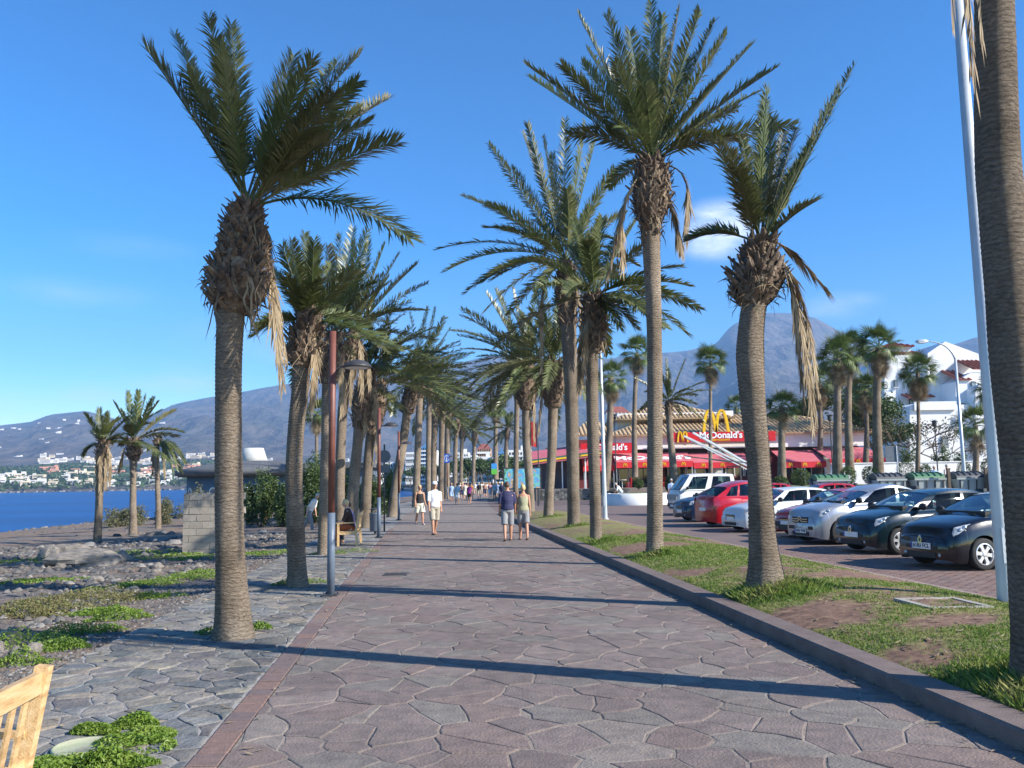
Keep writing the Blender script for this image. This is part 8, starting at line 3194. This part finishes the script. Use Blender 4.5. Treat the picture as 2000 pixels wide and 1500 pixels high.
def hotel(label, px0, px1, ytop, d, wall, floors, base_z=1.0, depth=14, bays=6, pitched=False):
    x0, x1 = XP(px0, d), XP(px1, d)
    zt = at((px0 + px1) / 2, ytop, d).z
    w, h = x1 - x0, zt - base_z
    t = thing('hotel', label, 'hotel', ((x0 + x1) / 2, d + depth / 2, base_z), 0, 'hotels at the head of the bay')
    MB().box((0, 0.6, h / 2 - 1), (w, depth, h + 2)).build('wall', wall, t)
    fh = h / floors
    for f in range(floors):
        z = f * fh
        b = MB().box((0, -depth / 2 + 0.42, z + fh * 0.62), (w * 0.94, 0.5, fh * 0.52)).build('window_band', m_hd, t)
        MB().box((0, -depth / 2 - 0.25, z + fh * 0.24), (w * 0.98, 1.6, fh * 0.40)).build('balcony', m_hw, t)
        for k in range(bays + 1):
            MB().box((-w * 0.47 + w * 0.94 * k / bays, -depth / 2 - 0.1, z + fh * 0.6), (0.35, 1.2, fh * 0.8)).build('partition', wall, b)
    if pitched:
        MB().add([(-w / 2, -depth / 2, h), (w / 2, -depth / 2, h), (w / 2, depth / 2, h), (-w / 2, depth / 2, h), (-w / 2 + 2, 0, h + 3), (w / 2 - 2, 0, h + 3)], [(0, 1, 5, 4), (1, 2, 5), (2, 3, 4, 5), (3, 0, 4)]).build('roof', m_rtile, t)
    else:
        MB().box((0, 0, h + 0.4), (w * 1.01, depth, 0.9)).build('parapet', wall, t)
        MB().box((w * 0.2, 0, h + 1.6), (w * 0.2, depth * 0.4, 2.2)).build('lift_house', wall, t)


hotel('blue glass hotel tower showing between two palm trunks', 819, 834, 875, 430, m_hb, 9, bays=3)
hotel('white hotel wing joined to the right of the blue tower', 834, 851, 882, 436, m_hw, 8, bays=4)
hotel('long low white hotel left of the blue tower', 792, 817, 886, 470, m_hw, 5)
hotel('low white apartment row beyond the water strip', 752, 792, 905, 480, m_hw, 3, bays=8)
hotel('white hotel with balconies right of the pedestrian sign', 886, 914, 887, 420, m_hw, 7)
hotel('small white hotel left of the ochre house', 912, 930, 893, 400, m_hw, 5, bays=5)
hotel('ochre and white hotel with tiled roof above the crowd', 930, 957, 877, 440, m_ho, 7, pitched=True)
hotel('white gridded hotel below the ochre one', 926, 960, 897, 385, m_hw, 4)
hotel('dark blue banded hotel behind the fan palm', 966, 982, 886, 370, m_hb, 8, bays=4)
hotel('white banded hotel behind the billboard', 984, 1036, 883, 330, m_hw, 6, bays=9)
hotel('white hotel block right of the lawn palms', 1038, 1060, 895, 320, m_hw, 5)
hotel('white hotel far left beyond the round house', 700, 745, 912, 560, m_hw, 3, bays=9)
hotel('tiled white house high behind the restaurant', 1182, 1228, 806, 330, m_hw, 3, base_z=12, pitched=True)
# trees and palms along the far promenade
far_tree = []
for i, (x, y, d, h, m) in enumerate(((880, 940, 200, 7, m_hedge), (898, 940, 230, 8, m_green), (912, 940, 210, 7, m_hedge), (926, 940, 240, 8, m_hedge), (940, 940, 220, 8, m_green), (953, 940, 200, 7, m_hedge), (975, 940, 170, 6, m_hedge), (990, 940, 180, 7, m_green),
                                     (800, 945, 330, 7, m_hedge), (815, 945, 300, 7, m_green), (845, 945, 280, 7, m_hedge), (865, 942, 260, 8, m_hedge), (1010, 940, 200, 7, m_hedge), (1050, 938, 150, 6, m_green), (1075, 938, 130, 6, m_hedge), (1100, 938, 140, 7, m_green))):
    lb = ['first', 'second', 'third', 'fourth', 'fifth', 'sixth', 'seventh', 'eighth'][i % 8] + ' round tree from the left ' + ('over the distant crowd' if i < 8 else 'among the farther trees below the hotels')
    small_tree(lb, x, y, d, h, 0.6, 300 + i, 0.0 if d < 260 else 0.5, 1100, m, 0.75, 0.22, group='trees below the hotels', dense=True)

# ================================================================== the far town across the bay
rsf = random.Random(99)
m_house = [pmat('house_white', [(0.56, 0.54, 0.51), (0.66, 0.64, 0.60)], scale=0.1, rough=0.9, rnd=0.1), pmat('house_terracotta', [(0.48, 0.22, 0.14), (0.54, 0.27, 0.17)], scale=0.1, rough=0.9, rnd=0.12),
           pmat('house_cream', [(0.60, 0.50, 0.36), (0.66, 0.56, 0.42)], scale=0.1, rough=0.9, rnd=0.12)]
house_me = []
for k in range(3):
    row = []
    for v in range(3):
        mb = MB()
        mb.box((0, 0, 0.3), (1, 0.8, 1.4))
        if v:
            mb.box((0.32, 0.05, 1.15), (0.34, 0.6, 0.5))
        if v == 2:
            mb.box((-0.62, -0.1, 0.1), (0.4, 0.6, 0.9))
        row.append(mb.mesh('house', m_house[k]))
    house_me.append(row)
m_band = pmat('house_openings', [(0.10, 0.10, 0.11)], rough=0.6)
open_me = MB().box((0, -0.405, 0.72), (0.8, 0.03, 0.16)).box((0, -0.405, 0.30), (0.8, 0.03, 0.16)).mesh('openings', m_band)


def town(label, group, count, px0, px1, r0, r1, kinds, wid, hgt, rows=None, openings=True):
    for _ in range(count):
        px_ = rsf.uniform(px0, px1)
        r_ = rsf.choice(rows) + rsf.uniform(-25, 25) if rows else rsf.uniform(r0, r1)
        az = math.atan((px_ - 1000) / FOC / 0.9934)
        z = far_z(az, r_)
        if z < -1:
            continue
        k = rsf.choice(kinds)
        o = link('house', house_me[k][rsf.randrange(3)], None, (r_ * math.sin(az), r_ * math.cos(az), z), -az + rsf.uniform(-.3, .3))
        w = rsf.uniform(*wid)
        o.scale = (w, w * rsf.uniform(0.6, 0.9), rsf.uniform(*hgt))
        tag(o, label, 'house', group)
        if openings:
            link('window_openings', open_me, o)


town('white or cream house crowded along the far shore of the bay', 'houses on the far shore', 70, -30, 420, 1290, 1560, (0, 0, 2, 2), (9, 20), (4, 8))
town('terracotta coloured house in the quarter behind the far shore', 'terracotta houses behind the far shore', 36, 90, 400, 1540, 1830, (1, 1, 1, 2), (10, 21), (4, 8))
town('white house in the upper town at the foot of the far hills', 'houses at the foot of the hills', 52, 90, 470, 2150, 2450, (0, 0, 2), (12, 26), (4, 7), rows=(2150, 2260, 2420))
town('tiny white house scattered on the slope of the far hill', 'houses scattered on the far hill', 60, -20, 320, 2700, 4900, (0,), (10, 22), (4, 6), openings=False)
town('white house in the terraced rows above the round building', 'house rows above the round building', 46, 400, 720, 1500, 2100, (0, 0, 2), (10, 22), (4, 7), rows=(1500, 1640, 1800, 2050))
town('white house scattered below the mountains behind the hotels', 'houses below the mountains', 34, 720, 1060, 620, 1300, (0, 0, 2, 1), (12, 24), (6, 11))
# dark scrub along the far shore
mb = MB()
pts = []
for _ in range(5200):
    px_ = rsf.uniform(-60, 640)
    r_ = rsf.uniform(1270, 2000) if px_ < 420 else rsf.uniform(1000, 2000)
    az = math.atan((px_ - 1000) / FOC / 0.9934)
    z = far_z(az, r_)
    if z < -1:
        continue
    for _k in range(2):
        pts.append((r_ * math.sin(az) + rsf.gauss(0, 4), r_ * math.cos(az) + rsf.gauss(0, 4), z + rsf.uniform(0, 5), 1))
tag(link('shrubbery', leaves_mesh('shrubbery', pts, 7.0, m_hedge, rsf)), 'dark garden shrubs and trees between the far houses', 'shrubs', None, 'stuff')
# breakwater stones along the far water
mb = MB()
mb.col = (1, 1, 1)
for _ in range(900):
    px_ = rsf.uniform(-40, 860)
    rs_ = interp(SHORE_PX, SHORE_R, px_)
    if rs_ < 100:
        continue
    az = math.atan((px_ - 1000) / FOC / 0.9934)
    r_ = rs_ + rsf.uniform(-6, 10)
    c = rsf.uniform(0.06, 0.3)
    mb.col = (c, c * .95, c * .9)
    s = rsf.uniform(0.8, 2.2)
    mb.box((r_ * math.sin(az), r_ * math.cos(az), -2.0 + s * 0.3), (s * 2, s * 1.5, s), Matrix.Rotation(rsf.uniform(0, 3), 3, 'Z'))
tag(mb.build('breakwater_rubble', m_stone), 'dark breakwater stones along the far shore', 'stones', None, 'stuff')

# ================================================================== the air
hz = MB().box((0, 3300, 700), (14400, 8200, 1414)).build('haze')
hm = bpy.data.materials.new('haze_air')
hm.use_nodes = True
nt = hm.node_tree
nt.nodes.remove(nt.nodes['Principled BSDF'])
pv = nt.nodes.new('ShaderNodeVolumePrincipled')
pv.inputs['Color'].default_value = (0.31, 0.56, 1.0, 1)
pv.inputs['Density'].default_value = 0.00013
pv.inputs['Anisotropy'].default_value = 0.0
nt.links.new(pv.outputs[0], nt.nodes['Material Output'].inputs['Volume'])
hz.data.materials.append(hm)
tag(hz, 'thin blue haze over the bay', 'haze', None, 'stuff')
